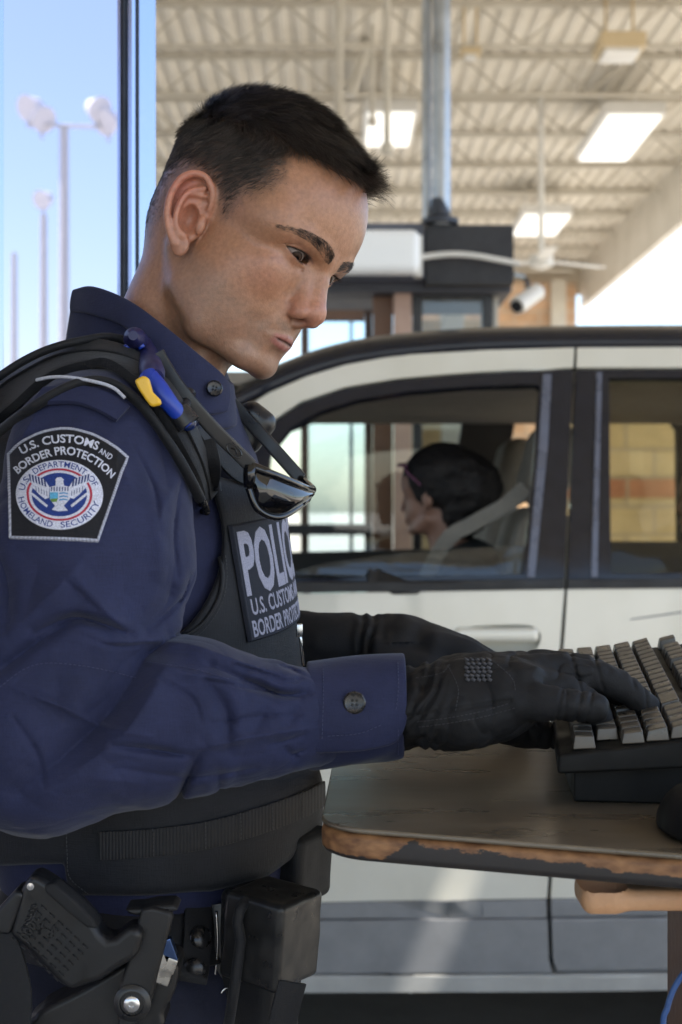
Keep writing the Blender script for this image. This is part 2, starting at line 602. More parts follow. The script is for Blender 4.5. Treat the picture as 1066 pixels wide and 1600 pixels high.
    d = inside(d, P * np.array([1, -1, 1], np.float32), EAR_O, 62, ear_sdf, 4)
    return d


def body_sdf(P):
    d = face_sdf(P)
    Pw = HO + (P / 1000.0) @ HMn.T
    tr = chain(Pw.astype(np.float32), [W(190, 800, 1.34), W(225, 800, 1.36)], 0.095) * 1000
    return smin(d, tr, 40)


HV, HQ = mesh_sdf(body_sdf, (-300, -190, -330), (160, 190, 150), 1.3, newton=1)


# ---------------------------------------------------------------- colour of the skin, hairline
def px_of(Pw):
    return np.stack([533 + F * Pw[:, 0] / Pw[:, 1], 800 - F * (Pw[:, 2] - CZ) / Pw[:, 1]], 1)


def poly_sd(p, poly):
    """signed distance to a polygon, positive inside"""
    poly = np.asarray(poly, float)
    d = np.full(len(p), 1e9); ins = np.zeros(len(p), bool)
    for i in range(len(poly)):
        a, b = poly[i], poly[(i + 1) % len(poly)]
        e = b - a; w = p - a
        t = np.clip((w @ e) / (e @ e), 0, 1)
        d = np.minimum(d, np.linalg.norm(w - t[:, None] * e, axis=1))
        c = (a[1] > p[:, 1]) != (b[1] > p[:, 1])
        with np.errstate(divide='ignore', invalid='ignore'):
            xx = a[0] + (p[:, 1] - a[1]) / (b[1] - a[1]) * (b[0] - a[0])
        ins ^= c & (p[:, 0] < xx)
    return np.where(ins, d, -d)


_z = [(930, 470), (860, 428), (800, 385), (730, 350), (670, 322), (615, 308), (602, 325), (604, 365), (592, 410), (562, 446), (510, 464), (460, 470),
      (432, 498), (408, 540), (385, 545), (358, 520), (350, 480), (336, 440), (310, 402), (285, 380), (240, 377), (205, 400), (178, 440), (166, 484)]
HAIRPOLY = [(180 + a * .4503, 100 + b * .4503) for a, b in _z] + [(246, 335), (232, 360), (211, 392), (120, 430), (120, 60), (400, 20), (680, 150), (680, 330)]


def hair_amount(L):
    q = L.copy(); q[:, 1] = -np.abs(q[:, 1])
    sd = poly_sd(px_of(h2w(q)), HAIRPOLY)
    return sd


def sstep(a, b, x):
    t = np.clip((x - a) / (b - a), 0, 1); return t * t * (3 - 2 * t)


def gauss(L, c, r):
    q = (L - np.asarray(c)) / np.asarray(r); return np.exp(-(q * q).sum(1))


def vnormals(V, Q):
    a, b, c, d = V[Q[:, 0]], V[Q[:, 1]], V[Q[:, 2]], V[Q[:, 3]]
    n = np.cross(c - a, d - b)
    o = np.zeros_like(V)
    for k in range(4):
        for j in range(3): o[:, j] += np.bincount(Q[:, k], n[:, j], len(V))
    return o / (np.linalg.norm(o, axis=1)[:, None] + 1e-12)


HN = vnormals(HV, HQ)
if ((HV - np.array([0, 0, 40])) * HN).sum() < 0: HN = -HN
HAIR = hair_amount(HV)
ear_d = np.minimum(ear_sdf(HV), ear_sdf(HV * np.array([1, -1, 1], np.float32)))
HAIR = np.where(ear_d < 0.8, -30, HAIR)
LA = HV.copy(); LA[:, 1] = np.abs(LA[:, 1])
base = np.array([0.345, 0.168, 0.094])
colr = np.tile(base, (len(HV), 1))


def blend(w, c):
    global colr
    colr = colr * (1 - w[:, None]) + np.asarray(c) * w[:, None]


blend(0.55 * np.clip(gauss(LA, (112, 0, -16), (16, 15, 16)) + gauss(LA, (99, 14, -20), (10, 8, 10)), 0, 1), (0.46, 0.185, 0.13))
blend(0.35 * gauss(LA, (70, 46, -8), (22, 18, 18)), (0.47, 0.20, 0.14))
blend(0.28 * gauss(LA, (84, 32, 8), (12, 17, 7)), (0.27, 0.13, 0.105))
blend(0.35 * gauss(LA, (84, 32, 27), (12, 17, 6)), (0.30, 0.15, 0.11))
blend(0.40 * sstep(4, -1, ear_d), (0.50, 0.20, 0.14))
blend(0.45 * gauss(LA, (-20, 86, 22), (14, 16, 24)), (0.52, 0.13, 0.10))
stub = sstep(-22, -42, HV[:, 2] + 0.25 * (HV[:, 0] - 60)) * sstep(-14, 20, HV[:, 0]) * sstep(-135, -90, HV[:, 2])
stub = np.maximum(stub * 0.42, 0.66 * gauss(LA, (100, 13, -39), (14, 15, 7)))
stub = np.maximum(stub, 0.35 * gauss(LA, (98, 0, -68), (12, 16, 8)))
blend(stub * (0.8 + 0.2 * vnoise(HV, 0.25, 9)), (0.17, 0.135, 0.115))
lw = np.minimum(chain(HV, mir([(p[0] + 2, p[1], p[2]) for p in LIPU]), 1.0), chain(HV, mir([(p[0] + 2, p[1], p[2]) for p in LIPL]), 1.6))
blend(0.75 * sstep(2.8, 0.9, lw) * sstep(19.5, 14.5, LA[:, 1]), (0.33, 0.115, 0.10))
lw = chain(HV, LIPLINE, 0.2)
blend(0.85 * sstep(2.0, 0.5, lw), (0.095, 0.038, 0.034))
blend(0.6 * gauss(LA, (103, 8.2, -28), (8, 4.2, 5)), (0.08, 0.035, 0.03))
up_, lo_ = lid_curves(LA[:, 1])
rim = np.exp(-(np.minimum(np.abs(HV[:, 2] - up_), np.abs(HV[:, 2] - lo_)) / 0.9) ** 2) * (np.abs(LA[:, 1] - 30) < 14) * sstep(78, 82, HV[:, 0]) * (np.abs(HV[:, 2] - 20.5) < 9)
blend(0.6 * rim, (0.16, 0.075, 0.065))
blend(0.12 * (vnoise(HV, 0.08, 21) > 0.2), (0.38, 0.19, 0.125))
nk = sstep(-30, -70, HV[:, 0] * 0.35 + HV[:, 2])
blend(0.25 * nk, (0.33, 0.185, 0.125))
# pores and moles on the cheek
for k in range(90):
    c = np.array([RNG.uniform(40, 88), -RNG.uniform(34, 62), RNG.uniform(-32, 12)])
    q = HV[:, :2] * 0
    dd = np.abs(HV - c)
    i = np.argmin(((HV - c) ** 2).sum(1))
    r = RNG.uniform(0.5, 0.95)
    blend(0.24 * np.exp(-((HV - HV[i]) ** 2).sum(1) / (2 * r * r)), (0.16, 0.08, 0.06))
bd_ = np.minimum(*[chain(HV, [(p[0] - 3, s * p[1], p[2]) for p in ((99, 7, 32), (97.5, 19, 36), (94, 31, 39), (85, 44, 38.5), (70, 58, 33))], 0.1) for s in (1, -1)])
blend(0.6 * np.exp(-(bd_ / 3.6) ** 2) * sstep(58, 40, LA[:, 1]), (0.08, 0.048, 0.037))
hb = 9 * sstep(-25, -55, HV[:, 0])
hw = sstep(-9, 13, HAIR + hb + 6 * vnoise(HV, 0.25, 4))
fade = 0.42 + 0.5 * np.maximum(sstep(8, 48, HAIR), sstep(70, 90, HV[:, 2]))
blend(hw * fade, (0.020, 0.015, 0.013))

m_skin, nt, b = nodes('skin')
at = N(nt, 'ShaderNodeAttribute', attribute_name='tone')
tc = N(nt, 'ShaderNodeTexCoord')
n1 = N(nt, 'ShaderNodeTexNoise'); n1.inputs['Scale'].default_value = 260; n1.inputs['Detail'].default_value = 6
nt.links.new(tc.outputs['Object'], n1.inputs['Vector'])
mr = N(nt, 'ShaderNodeMapRange'); mr.inputs[1].default_value = 0.3; mr.inputs[2].default_value = 0.7; mr.inputs[3].default_value = 0.86; mr.inputs[4].default_value = 1.14
nt.links.new(n1.outputs[0], mr.inputs[0])
sc_ = N(nt, 'ShaderNodeVectorMath', operation='SCALE')
nt.links.new(at.outputs['Color'], sc_.inputs[0]); nt.links.new(mr.outputs[0], sc_.inputs['Scale'])
nt.links.new(sc_.outputs[0], b.inputs['Base Color'])
b.inputs['Subsurface Weight'].default_value = 0.18
b.inputs['Subsurface Radius'].default_value = (1.0, 0.35, 0.2)
b.inputs['Subsurface Scale'].default_value = 0.006
b.inputs['Roughness'].default_value = 0.37
b.inputs['Specular IOR Level'].default_value = 0.5
vo = N(nt, 'ShaderNodeTexVoronoi'); vo.inputs['Scale'].default_value = 700
nt.links.new(tc.outputs['Object'], vo.inputs['Vector'])
n3 = N(nt, 'ShaderNodeTexNoise'); n3.inputs['Scale'].default_value = 420; n3.inputs['Detail'].default_value = 8
nt.links.new(tc.outputs['Object'], n3.inputs['Vector'])
ad = N(nt, 'ShaderNodeMath', operation='ADD')
nt.links.new(vo.outputs['Distance'], ad.inputs[0]); nt.links.new(n3.outputs[0], ad.inputs[1])
bp = N(nt, 'ShaderNodeBump'); bp.inputs['Strength'].default_value = 0.32; bp.inputs['Distance'].default_value = 0.0004
nt.links.new(ad.outputs[0], bp.inputs['Height']); nt.links.new(bp.outputs[0], b.inputs['Normal'])

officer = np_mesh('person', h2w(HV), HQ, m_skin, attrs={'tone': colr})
tag(officer, 'man in a navy long-sleeved uniform shirt and black vest, head bowed over a keyboard', 'person')

# ---------------------------------------------------------------- eyes
m_eye, nt, b = nodes('eyeball')
at = N(nt, 'ShaderNodeAttribute', attribute_name='tone')
nt.links.new(at.outputs['Color'], b.inputs['Base Color'])
b.inputs['Roughness'].default_value = 0.14; b.inputs['Specular IOR Level'].default_value = 0.12
for s in (1, -1):
    gz = np.array([0.90, -0.30, -0.36]); gz /= np.linalg.norm(gz)
    a1 = np.cross(gz, (0, 0, 1)); a1 /= np.linalg.norm(a1); a2 = np.cross(a1, gz)
    V = []; C = []; nr, ns = 60, 48
    for i in range(nr + 1):
        th = math.pi * (i + 0.02) / (nr + 0.04)
        for k in range(ns):
            ph = 2 * math.pi * k / ns
            rr = EYE_R + 0.45 * math.exp(-(th / 0.42) ** 4)
            V.append(np.array(EYE_C) * (1, s, 1) + rr * (math.cos(th) * gz + math.sin(th) * (math.cos(ph) * a1 + math.sin(ph) * a2)))
            a = math.degrees(th)
            if a < 11: c = (0.004, 0.003, 0.003)
            elif a < 27: c = (0.030, 0.014, 0.008)
            elif a < 31: c = (0.02, 0.012, 0.01)
            else: c = (0.22, 0.175, 0.155)
            C.append(c)
    Fq = [[i * ns + k, i * ns + (k + 1) % ns, (i + 1) * ns + (k + 1) % ns, (i + 1) * ns + k] for i in range(nr) for k in range(ns)]
    np_mesh('eye', h2w(np.array(V)), Fq, m_eye, officer, attrs={'tone': np.array(C)})


# ---------------------------------------------------------------- hair
def strands(name, roots, dirs, length, curl, r0, mat, parent, segs=3, r1=0.3, sides=3, sv=None):
    """thin tapered tubes (mm, head frame): start direction dirs, bending by curl (vectors)"""
    n = len(roots)
    t = np.linspace(0, 1, segs + 1)
    pts = roots[:, None, :] + length[:, None, None] * (dirs[:, None, :] * t[None, :, None] + curl[:, None, :] * (t ** 2)[None, :, None])
    tan = np.gradient(pts, axis=1); tan /= np.linalg.norm(tan, axis=2)[..., None] + 1e-9
    ref = RNG.normal(size=(n, 1, 3)); u = np.cross(tan, ref); u /= np.linalg.norm(u, axis=2)[..., None] + 1e-9
    w = np.cross(tan, u)
    rad = r0 * (1 - (1 - r1) * t)[None, :, None]
    if hasattr(r0, '__len__'): rad = np.asarray(r0)[:, None, None] * (1 - (1 - r1) * t)[None, :, None]
    ring = []
    for k in range(sides):
        a = 2 * math.pi * k / sides
        ring.append(pts + rad * (math.cos(a) * u + math.sin(a) * w))
    V = np.stack(ring, 2).reshape(-1, 3)                     # n, segs+1, sides
    bi = (np.arange(n) * (segs + 1) * sides)[:, None, None]
    si = (np.arange(segs) * sides)[None, :, None]
    k = np.arange(sides)[None, None, :]; k2 = (k + 1) % sides
    Q = np.stack([bi + si + k, bi + si + k2, bi + si + sides + k2, bi + si + sides + k], -1).reshape(-1, 4)
    return np_mesh(name, h2w(V), Q, mat, parent, attrs={'sv': np.repeat(RNG.uniform(0.5, 1.9, n) if sv is None else sv, (segs + 1) * sides)})


def hair_mat(name, col, rough=0.42):
    m, nt, b = nodes(name)
    at = N(nt, 'ShaderNodeAttribute', attribute_name='sv'); v = N(nt, 'ShaderNodeVectorMath', operation='SCALE'); v.inputs[0].default_value = col
    nt.links.new(at.outputs['Fac'], v.inputs['Scale']); nt.links.new(v.outputs[0], b.inputs['Base Color'])
    b.inputs['Roughness'].default_value = rough
    b.inputs['Specular IOR Level'].default_value = 0.55
    return m


m_hair = hair_mat('dark hair', (0.040, 0.029, 0.023), 0.34)
w = np.clip(sstep(-6, 17, HAIR + hb + 3 * vnoise(HV, .3, 14)), 0, 1) * (0.45 + 0.55 * np.maximum(sstep(8, 45, HAIR), sstep(60, 85, HV[:, 2])))
fa = np.linalg.norm(np.cross(HV[HQ[:, 2]] - HV[HQ[:, 0]], HV[HQ[:, 3]] - HV[HQ[:, 1]]), axis=1) * 0.5
fw = fa * w[HQ].mean(1)
fw *= np.where(HV[HQ].mean(1)[:, 1] > 25, 0.45, 1.0)         # the far side of the head needs fewer
NH = 36000
fi = RNG.choice(len(HQ), NH, p=fw / fw.sum())
uv = RNG.random((NH, 2))[:, :, None]
q = HV[HQ[fi]]
roots = (q[:, 0] * (1 - uv[:, 0]) + q[:, 1] * uv[:, 0]) * (1 - uv[:, 1]) + (q[:, 3] * (1 - uv[:, 0]) + q[:, 2] * uv[:, 0]) * uv[:, 1]
nrm = HN[HQ[fi]].mean(1); nrm /= np.linalg.norm(nrm, axis=1)[:, None]
hd = HAIR[HQ[fi]].mean(1)
top = sstep(70, 118, roots[:, 2] - 0.12 * np.minimum(roots[:, 0], 0) - 0.05 * np.abs(roots[:, 1]))
frontw = sstep(40, 78, roots[:, 0]) * sstep(70, 95, roots[:, 2])
length = 6.5 + 18 * top + 11 * frontw
length *= (0.30 + 0.70 * sstep(0, 38, hd + 30 * top)) * RNG.uniform(0.78, 1.12, NH)
clump = np.stack([vnoise(roots, 0.10, s) for s in (31, 32, 33)], 1) * 0.30 + np.stack([vnoise(roots, 0.35, s) for s in (41, 42, 43)], 1) * 0.22
side = np.sign(roots[:, 1])[:, None]
flow = np.array([-0.55, 0, -0.8]) * (1 - top)[:, None] + np.array([0.85, -0.25, 0.15]) * top[:, None] + np.array([0.35, -0.1, 0.5]) * frontw[:, None]
flow = flow + clump
flow -= nrm * (flow * nrm).sum(1)[:, None]
flow /= np.linalg.norm(flow, axis=1)[:, None] + 1e-6
lift = (0.34 + 0.28 * top + 0.25 * frontw)[:, None]
dirs = nrm * lift + flow * (1 - 0.45 * lift) + clump * 0.4 + RNG.normal(size=(NH, 3)) * 0.07
dirs /= np.linalg.norm(dirs, axis=1)[:, None]
curl = flow * 0.40 - nrm * (0.10 + 0.16 * top)[:, None] * (1 - 0.6 * frontw)[:, None]
hair = strands('hair', roots - nrm * 0.4, dirs, length, curl, RNG.uniform(0.12, 0.22, NH), m_hair, officer, sv=RNG.uniform(0.4, 1.5, NH) * np.clip(1 + 1.5 * vnoise(roots, .5, 77) + .9 * vnoise(roots, .22, 78), .15, 3.2))


def on_face(pts, out=0.0):
    """drop points (head frame) onto the skin along the gradient"""
    P = np.asarray(pts, np.float32).copy()
    for _ in range(5):
        g, d0 = grad(face_sdf, P, 0.4)
        P -= (d0 / np.maximum(ln(g), 0.4))[:, None] * g / np.maximum(ln(g), 1e-6)[:, None]
    g, _ = grad(face_sdf, P, 0.4)
    return P + out * g, g / ln(g)[:, None]


m_brow = hair_mat('brow hair', (0.030, 0.021, 0.016), 0.5)
for s in (-1, 1):
    nb = 1200
    t = RNG.random(nb) ** 1.15
    mid = catmull([(99, 7, 32.0), (97.5, 19, 35.6), (94, 31, 38), (85, 44, 37.5), (70, 58, 33)], 10)
    ix = t * (len(mid) - 1); i0 = np.minimum(ix.astype(int), len(mid) - 2)
    p = mid[i0] * (1 - (ix - i0))[:, None] + mid[i0 + 1] * (ix - i0)[:, None]
    wid = np.interp(t, [0, .12, .45, .8, 1], [4.0, 5.0, 4.0, 2.3, 1.2])
    off = RNG.normal(size=nb).clip(-1.6, 1.6) * 0.62
    p[:, 2] += off * wid
    p[:, 1] *= s
    rt, nn = on_face(p)
    tg = np.gradient(mid, axis=0)[i0]; tg[:, 1] *= s; tg /= np.linalg.norm(tg, axis=1)[:, None]
    dr = tg * 0.95 + np.array([0.05, 0, 0.55]) * (1 - t)[:, None] - np.array([0, 0, 0.25]) * (off[:, None] > 0.3) + nn * 0.22 + RNG.normal(size=(nb, 3)) * 0.12
    dr /= np.linalg.norm(dr, axis=1)[:, None]
    strands('eyebrow', rt, dr, RNG.uniform(3.0, 6.5, nb) * np.interp(t, [0, .5, .8, 1], [0.8, 1, 0.7, .45]), -nn * 0.12, 0.105, m_brow, officer)
    # lashes: upper lid and lower lid
    nl = 110
    y = np.linspace(16, 44, nl); u_, l_ = lid_curves(y)
    P0 = []; D0 = []; L0 = []
    for k in range(nl):
        for zz, upf in ((u_[k] - 0.1, 1), (l_[k] + 0.1, 0)):
            if not upf and k % 2: continue
            dy = y[k] - EYE_C[1]; dz = zz - EYE_C[2]
            x = EYE_C[0] + math.sqrt(max(13.3 ** 2 - dy * dy - dz * dz, 1))
            P0.append((x, s * y[k], zz))
            fan = (y[k] - 29) / 15
            D0.append((0.85, s * 0.42 * fan, (-0.42 if upf else -0.45)) + RNG.normal(size=3) * 0.06)
            L0.append((7.2 if upf else 3.2) * RNG.uniform(0.8, 1.1))
    D0 = np.array(D0); D0 /= np.linalg.norm(D0, axis=1)[:, None]
    cu = np.tile([0, 0, 0.38], (len(P0), 1)); cu[np.array(L0) < 4] = (0, 0, -0.15)
    strands('eyelashes', np.array(P0), D0, np.array(L0), cu, 0.10, m_brow, officer)

# ================================================================ OFFICER: clothes
TY = R(10)
TF = np.array([math.cos(TY), -math.sin(TY), 0.0]); TL = np.array([math.sin(TY), math.cos(TY), 0.0]); TZ = np.array([0, 0, 1.0])
TM = np.stack([TF, TL, TZ], 1)


def pxs(P):
    return np.stack([533 + F * P[:, 0] / P[:, 1], 800 - F * (P[:, 2] - CZ) / P[:, 1]], 1)


FOLDS = [  # (points in the photograph, depth mm, half width px)
    ([(55, 988), (110, 966), (150, 972), (205, 992)], 9, 9), ([(-10, 1055), (60, 1002), (115, 972)], 7, 13),
    ([(232, 1020), (195, 1078), (165, 1120), (100, 1180), (30, 1238)], 12, 32), ([(-5, 860), (12, 920), (8, 985)], 5, 12),
    ([(175, 1165), (240, 1172), (297, 1181)], 6, 7), ([(313, 1176), (292, 1218), (276, 1252)], 7, 9), ([(322, 1062), (354, 1110), (357, 1168)], 7, 13),
    ([(330, 1040), (400, 1070), (440, 1086), (480, 1082)], 8, 9), ([(420, 1100), (398, 1145)], 4, 14), ([(222, 1030), (262, 1000), (292, 986)], 4, 9),
    ([(470, 1100), (450, 1135)], 4, 10), ([(440, 1165), (462, 1185)], 3, 9), ([(90, 1050), (92, 1120)], 2.5, 18), ([(275, 860), (262, 940), (225, 980)], 3, 14),
    ([(0, 1000), (80, 930), (132, 870)], -6, 26), ([(118, 900), (172, 962), (200, 985)], -4, 13), ([(312, 1170), (400, 1150), (482, 1138)], -4.5, 9),
    ([(240, 1036), (310, 1056), (390, 1060)], -4, 12), ([(150, 1005), (200, 1002), (290, 1006), (380, 1036), (445, 1058)], -4, 12),
    ([(262, 1035), (228, 1100), (180, 1160), (80, 1235)], -6, 24), ([(305, 720), (252, 800), (250, 890)], -3, 20), ([(170, 690), (205, 760)], -2.5, 14),
    ([(60, 640), (30, 690)], -3, 12), ([(25, 650), (5, 690)], 3, 8), ([(210, 640), (250, 700), (262, 760)], 2.5, 12), ([(20, 1075), (70, 1095), (120, 1112)], -2.5, 9),
    ([(340, 1195), (345, 1240)], 3, 12), ([(130, 1215), (230, 1225)], -3, 22), ([(60, 885), (40, 960)], 3, 16),
    ([(320, 1062), (400, 1078), (470, 1090)], 2.6, 4), ([(60, 1085), (160, 1135), (235, 1150)], -2.4, 5), ([(370, 1040), (440, 1060)], 2.6, 4), ([(420, 1165), (475, 1150)], 2.3, 4),
    ([(330, 1130), (400, 1120), (470, 1118)], 2.3, 4), ([(100, 905), (150, 950)], 2.2, 4), ([(230, 985), (280, 940), (298, 900)], 2.6, 5), ([(20, 1120), (60, 1180), (70, 1230)], 2.3, 5),
    ([(180, 1200), (300, 1215), (400, 1200)], 2.0, 5), ([(440, 1040), (470, 1052)], 2.2, 4), ([(455, 1180), (478, 1172)], 2.2, 4), ([(250, 1060), (300, 1090), (315, 1130)], 2.3, 4),
    ([(120, 990), (180, 1010), (240, 1005)], 2.2, 4), ([(285, 740), (272, 830), (278, 900)], 2.2, 5), ([(205, 690), (240, 760), (250, 830)], 2.0, 5), ([(470, 1060), (450, 1066), (425, 1062)], 2.4, 4)]
FOLDS = [(catmull(p, 5), a * 1.55 / 1000.0, w) for p, a, w in FOLDS]


def fold_field(P):
    p = pxs(P).astype(np.float32)
    o = np.zeros(len(P), np.float32)
    for L, a, w in FOLDS:
        d2 = np.full(len(P), 1e9, np.float32)
        tt = np.zeros(len(P), np.float32); m = len(L) - 1
        lo, hi = L.min(0) - 3 * w, L.max(0) + 3 * w
        s = np.where((p[:, 0] > lo[0]) & (p[:, 0] < hi[0]) & (p[:, 1] > lo[1]) & (p[:, 1] < hi[1]))[0]
        if not len(s): continue
        ps = p[s]; d2 = np.full(len(s), 1e9); tt = np.zeros(len(s))
        for i in range(m):
            e = L[i + 1] - L[i]; wv = ps - L[i]
            t = np.clip((wv @ e) / (e @ e), 0, 1)
            q = wv - t[:, None] * e
            dd = (q * q).sum(1)
            b = dd < d2
            d2 = np.where(b, dd, d2); tt = np.where(b, (i + t) / m, tt)
        dd_ = np.sqrt(d2)
        o[s] += a * (0.55 * np.exp(-dd_ / (0.62 * w)) + 0.45 * np.exp(-d2 / (w * w))) * (0.35 + 0.65 * np.sin(np.pi * np.clip(tt, 0.04, 0.96)))
    return o


def crumple(P):
    """small pressed-in creases: ridged noise, stronger by the elbow and toward the cuff"""
    p = pxs(P)
    w = 0.25 + 0.75 * np.exp(-((p[:, 1] - 1090) / 170.0) ** 2)
    q = P @ np.array([[.55, 0, -.35], [0, .6, 0], [.5, 0, 1.25]], np.float32)
    r1 = np.abs(vnoise(q, 24, 31)); r2 = np.abs(vnoise(q[:, [2, 1, 0]], 43, 37))
    return (0.0014 * np.exp(-r1 * 9) + 0.0009 * np.exp(-r2 * 9)) * w


def torso_core(P):
    d = ell(P, W(208, 900, 1.35), (0.131, 0.175, 0.235), TM)
    d = smin(d, ell(P, W(240, 1270, 1.35), (0.143, 0.160, 0.27), TM), 0.05)
    return d


ARM = [(W(160, 725, 1.165), .072), (W(138, 880, 1.125), .084), (W(62, 1145, 1.095), .074)]
FORE = [(W(62, 1150, 1.095), .071), (W(180, 1135, 1.095), .066), (W(300, 1120, 1.105), .062), (W(410, 1121, 1.122), .0475), (W(486, 1122, 1.142), .0405), (W(540, 1119, 1.152), .034)]


def shirt_sdf(P):
    d = torso_core(P)
    sh = chain(P, [W(222, 600, 1.33), W(165, 650, 1.23), W(150, 715, 1.17)], [.055, .055, .070])
    sh2 = chain(P, [W(222, 600, 1.34), W(265, 650, 1.45), W(290, 715, 1.52)], [.055, .055, .065])
    d = smin(smin(d, sh, 0.05), sh2, 0.05)
    d = smin(d, chain(P, [W(200, 650, 1.345), W(40, 720, 1.36)], [.055, .075]), 0.05)
    a = chain(P, [p for p, r in ARM], [r for p, r in ARM])
    f = chain(P, [p for p, r in FORE], [r for p, r in FORE])
    arm = smin(a, f, 0.022)
    near = P[:, 1] < 1.22
    m = (np.abs(arm) < 0.05) & near
    if m.any(): arm[m] += fold_field(P[m]) + crumple(P[m]) + 0.0020 * vnoise(P[m] * np.array([1, 1, .7], np.float32), 28, 3) + 0.0009 * vnoise(P[m], 75, 6)
    d = smin(d, arm, 0.014)
    far = chain(P, [W(290, 720, 1.52), W(320, 1080, 1.53), W(400, 1060, 1.49), W(425, 1030, 1.47)], [.07, .062, .045, .038])
    d = smin(d, far, 0.02)
    return d


m_navy = fabric('navy cotton twill', (0.0170, 0.0205, 0.055), 0.8, 900, 0.45, 0.20, 0.10)
# pressed creases as a second relief layer
nt = m_navy.node_tree; pb = nt.nodes['Principled BSDF']; old = pb.inputs['Normal'].links[0].from_socket
tc = N(nt, 'ShaderNodeTexCoord'); mp_ = N(nt, 'ShaderNodeMapping'); mp_.inputs['Scale'].default_value = (.55, .8, 1.3); mp_.inputs['Rotation'].default_value = (0, R(14), 0)
rn = N(nt, 'ShaderNodeTexNoise'); rn.noise_type = 'RIDGED_MULTIFRACTAL'; rn.inputs['Scale'].default_value = 15; rn.inputs['Detail'].default_value = 3; rn.inputs['Distortion'].default_value = .5
nt.links.new(tc.outputs['Object'], mp_.inputs[0]); nt.links.new(mp_.outputs[0], rn.inputs['Vector'])
b2 = N(nt, 'ShaderNodeBump'); b2.inputs['Strength'].default_value = .7; b2.inputs['Distance'].default_value = .0035
nt.links.new(rn.outputs[0], b2.inputs['Height']); nt.links.new(old, b2.inputs['Normal']); nt.links.new(b2.outputs[0], pb.inputs['Normal'])
SV, SQ = mesh_sdf(shirt_sdf, (-0.40, 0.97, 1.02), (0.02, 1.66, 1.50), 0.0018, newton=1)
shirt = np_mesh('shirt', SV, SQ, m_navy, officer)


# ---- vest (plate carrier)
def vest_edge(P):
    """> 0 where the vest is cut away: armhole, neck and lower hem"""
    p = pxs(P)
    q = (P - np.asarray(W(228, 830, 1.35))) @ TM
    near = q[:, 1] < 0
    e1 = 1 - np.sqrt(((p[:, 0] - 212) / 134) ** 2 + ((p[:, 1] - 842) / 172) ** 2)
    hole = np.where(near, e1 * 0.08, -0.05)
    x = p[:, 0]
    hem = np.interp(x, [-100, 100, 108, 250, 330, 420, 470, 505], [1352, 1352, 1402, 1400, 1394, 1368, 1335, 1296])
    hemd = (p[:, 1] - hem) / 2000.0
    hemd = np.where(P[:, 1] < 1.55, hemd, -0.05)
    neck = (742 + 0.25 * (x - 330) - p[:, 1]) / 2000.0
    return np.maximum(np.maximum(hole, hemd), neck)


def vest_sdf(P):
    t = torso_core(P)
    d = t - 0.013
    # belly band thicker, soft bulge at the front
    p = pxs(P)
    band = sstep(1180, 1230, p[:, 1] + 0.12 * (p[:, 0] - 500) * 0)
    d = d - 0.004 * band
    d = smax(d, vest_edge(P).astype(np.float32), 0.008)
    d = d + 0.0016 * vnoise(P, 22, 12)
    return d


m_vest = fabric('black nylon vest cloth', (0.0105, 0.0112, 0.0140), 0.7, 800, 0.7, 0.28, 0.10, 22)
VV, VQ = mesh_sdf(vest_sdf, (-0.40, 1.10, 1.02), (0.02, 1.60, 1.47), 0.0024, newton=1)
vest = np_mesh('vest', VV, VQ, m_vest, officer)


# ---- trousers with legs to the ground, boots
def trouser_sdf(P):
    d = ell(P, W(228, 1480, 1.35), (0.132, 0.168, 0.17), TM)
    hipn = W(245, 1560, 1.27); hipf = W(245, 1560, 1.43)
    kn = hipn + np.array([0.03, -0.01, -0.42]); kf = hipf + np.array([0.03, 0.03, -0.42])
    an = np.array([kn[0] - 0.02, kn[1], 0.10]); af = np.array([kf[0] - 0.02, kf[1], 0.10])
    d = smin(d, chain(P, [hipn, kn, an], [.098, .072, .06]), 0.03)
    d = smin(d, chain(P, [hipf, kf, af], [.098, .072, .06]), 0.03)
    d = d + 0.003 * vnoise(P, 14, 8) + 0.0012 * vnoise(P, 45, 2)
    return d


TV, TQ = mesh_sdf(trouser_sdf, (-0.42, 1.06, 0.10), (0.06, 1.66, 1.16), 0.005, newton=1)
m_dnavy = fabric('dark navy trouser cloth', (0.0095, 0.0112, 0.024), 0.8, 900, 0.40, 0.2, 0.08)
trousers = np_mesh('trousers', TV, TQ, m_dnavy, officer)
m_leather = plain('black leather', (0.014, 0.0135, 0.014), 0.42, 0, 0.5, 0.2, 60, 0.35, 260)
for yy in (1.26, 1.47):
    def boot(P, yy=yy):
        x0 = -0.135
        d = cap(P, (x0, yy, 0.24), (x0 + 0.01, yy, 0.08), 0.055, 0.05)
        d = smin(d, cap(P, (x0 + .02, yy, 0.05), (x0 + 0.17, yy, 0.045), 0.046, 0.04), 0.03)
        return smax(d, -P[:, 2] + 0.004, 0.004)
    V, Q = mesh_sdf(boot, (-0.22, yy - 0.08, -0.01), (0.12, yy + 0.08, 0.30), 0.006)
    np_mesh('boot', V, Q, m_leather, officer)


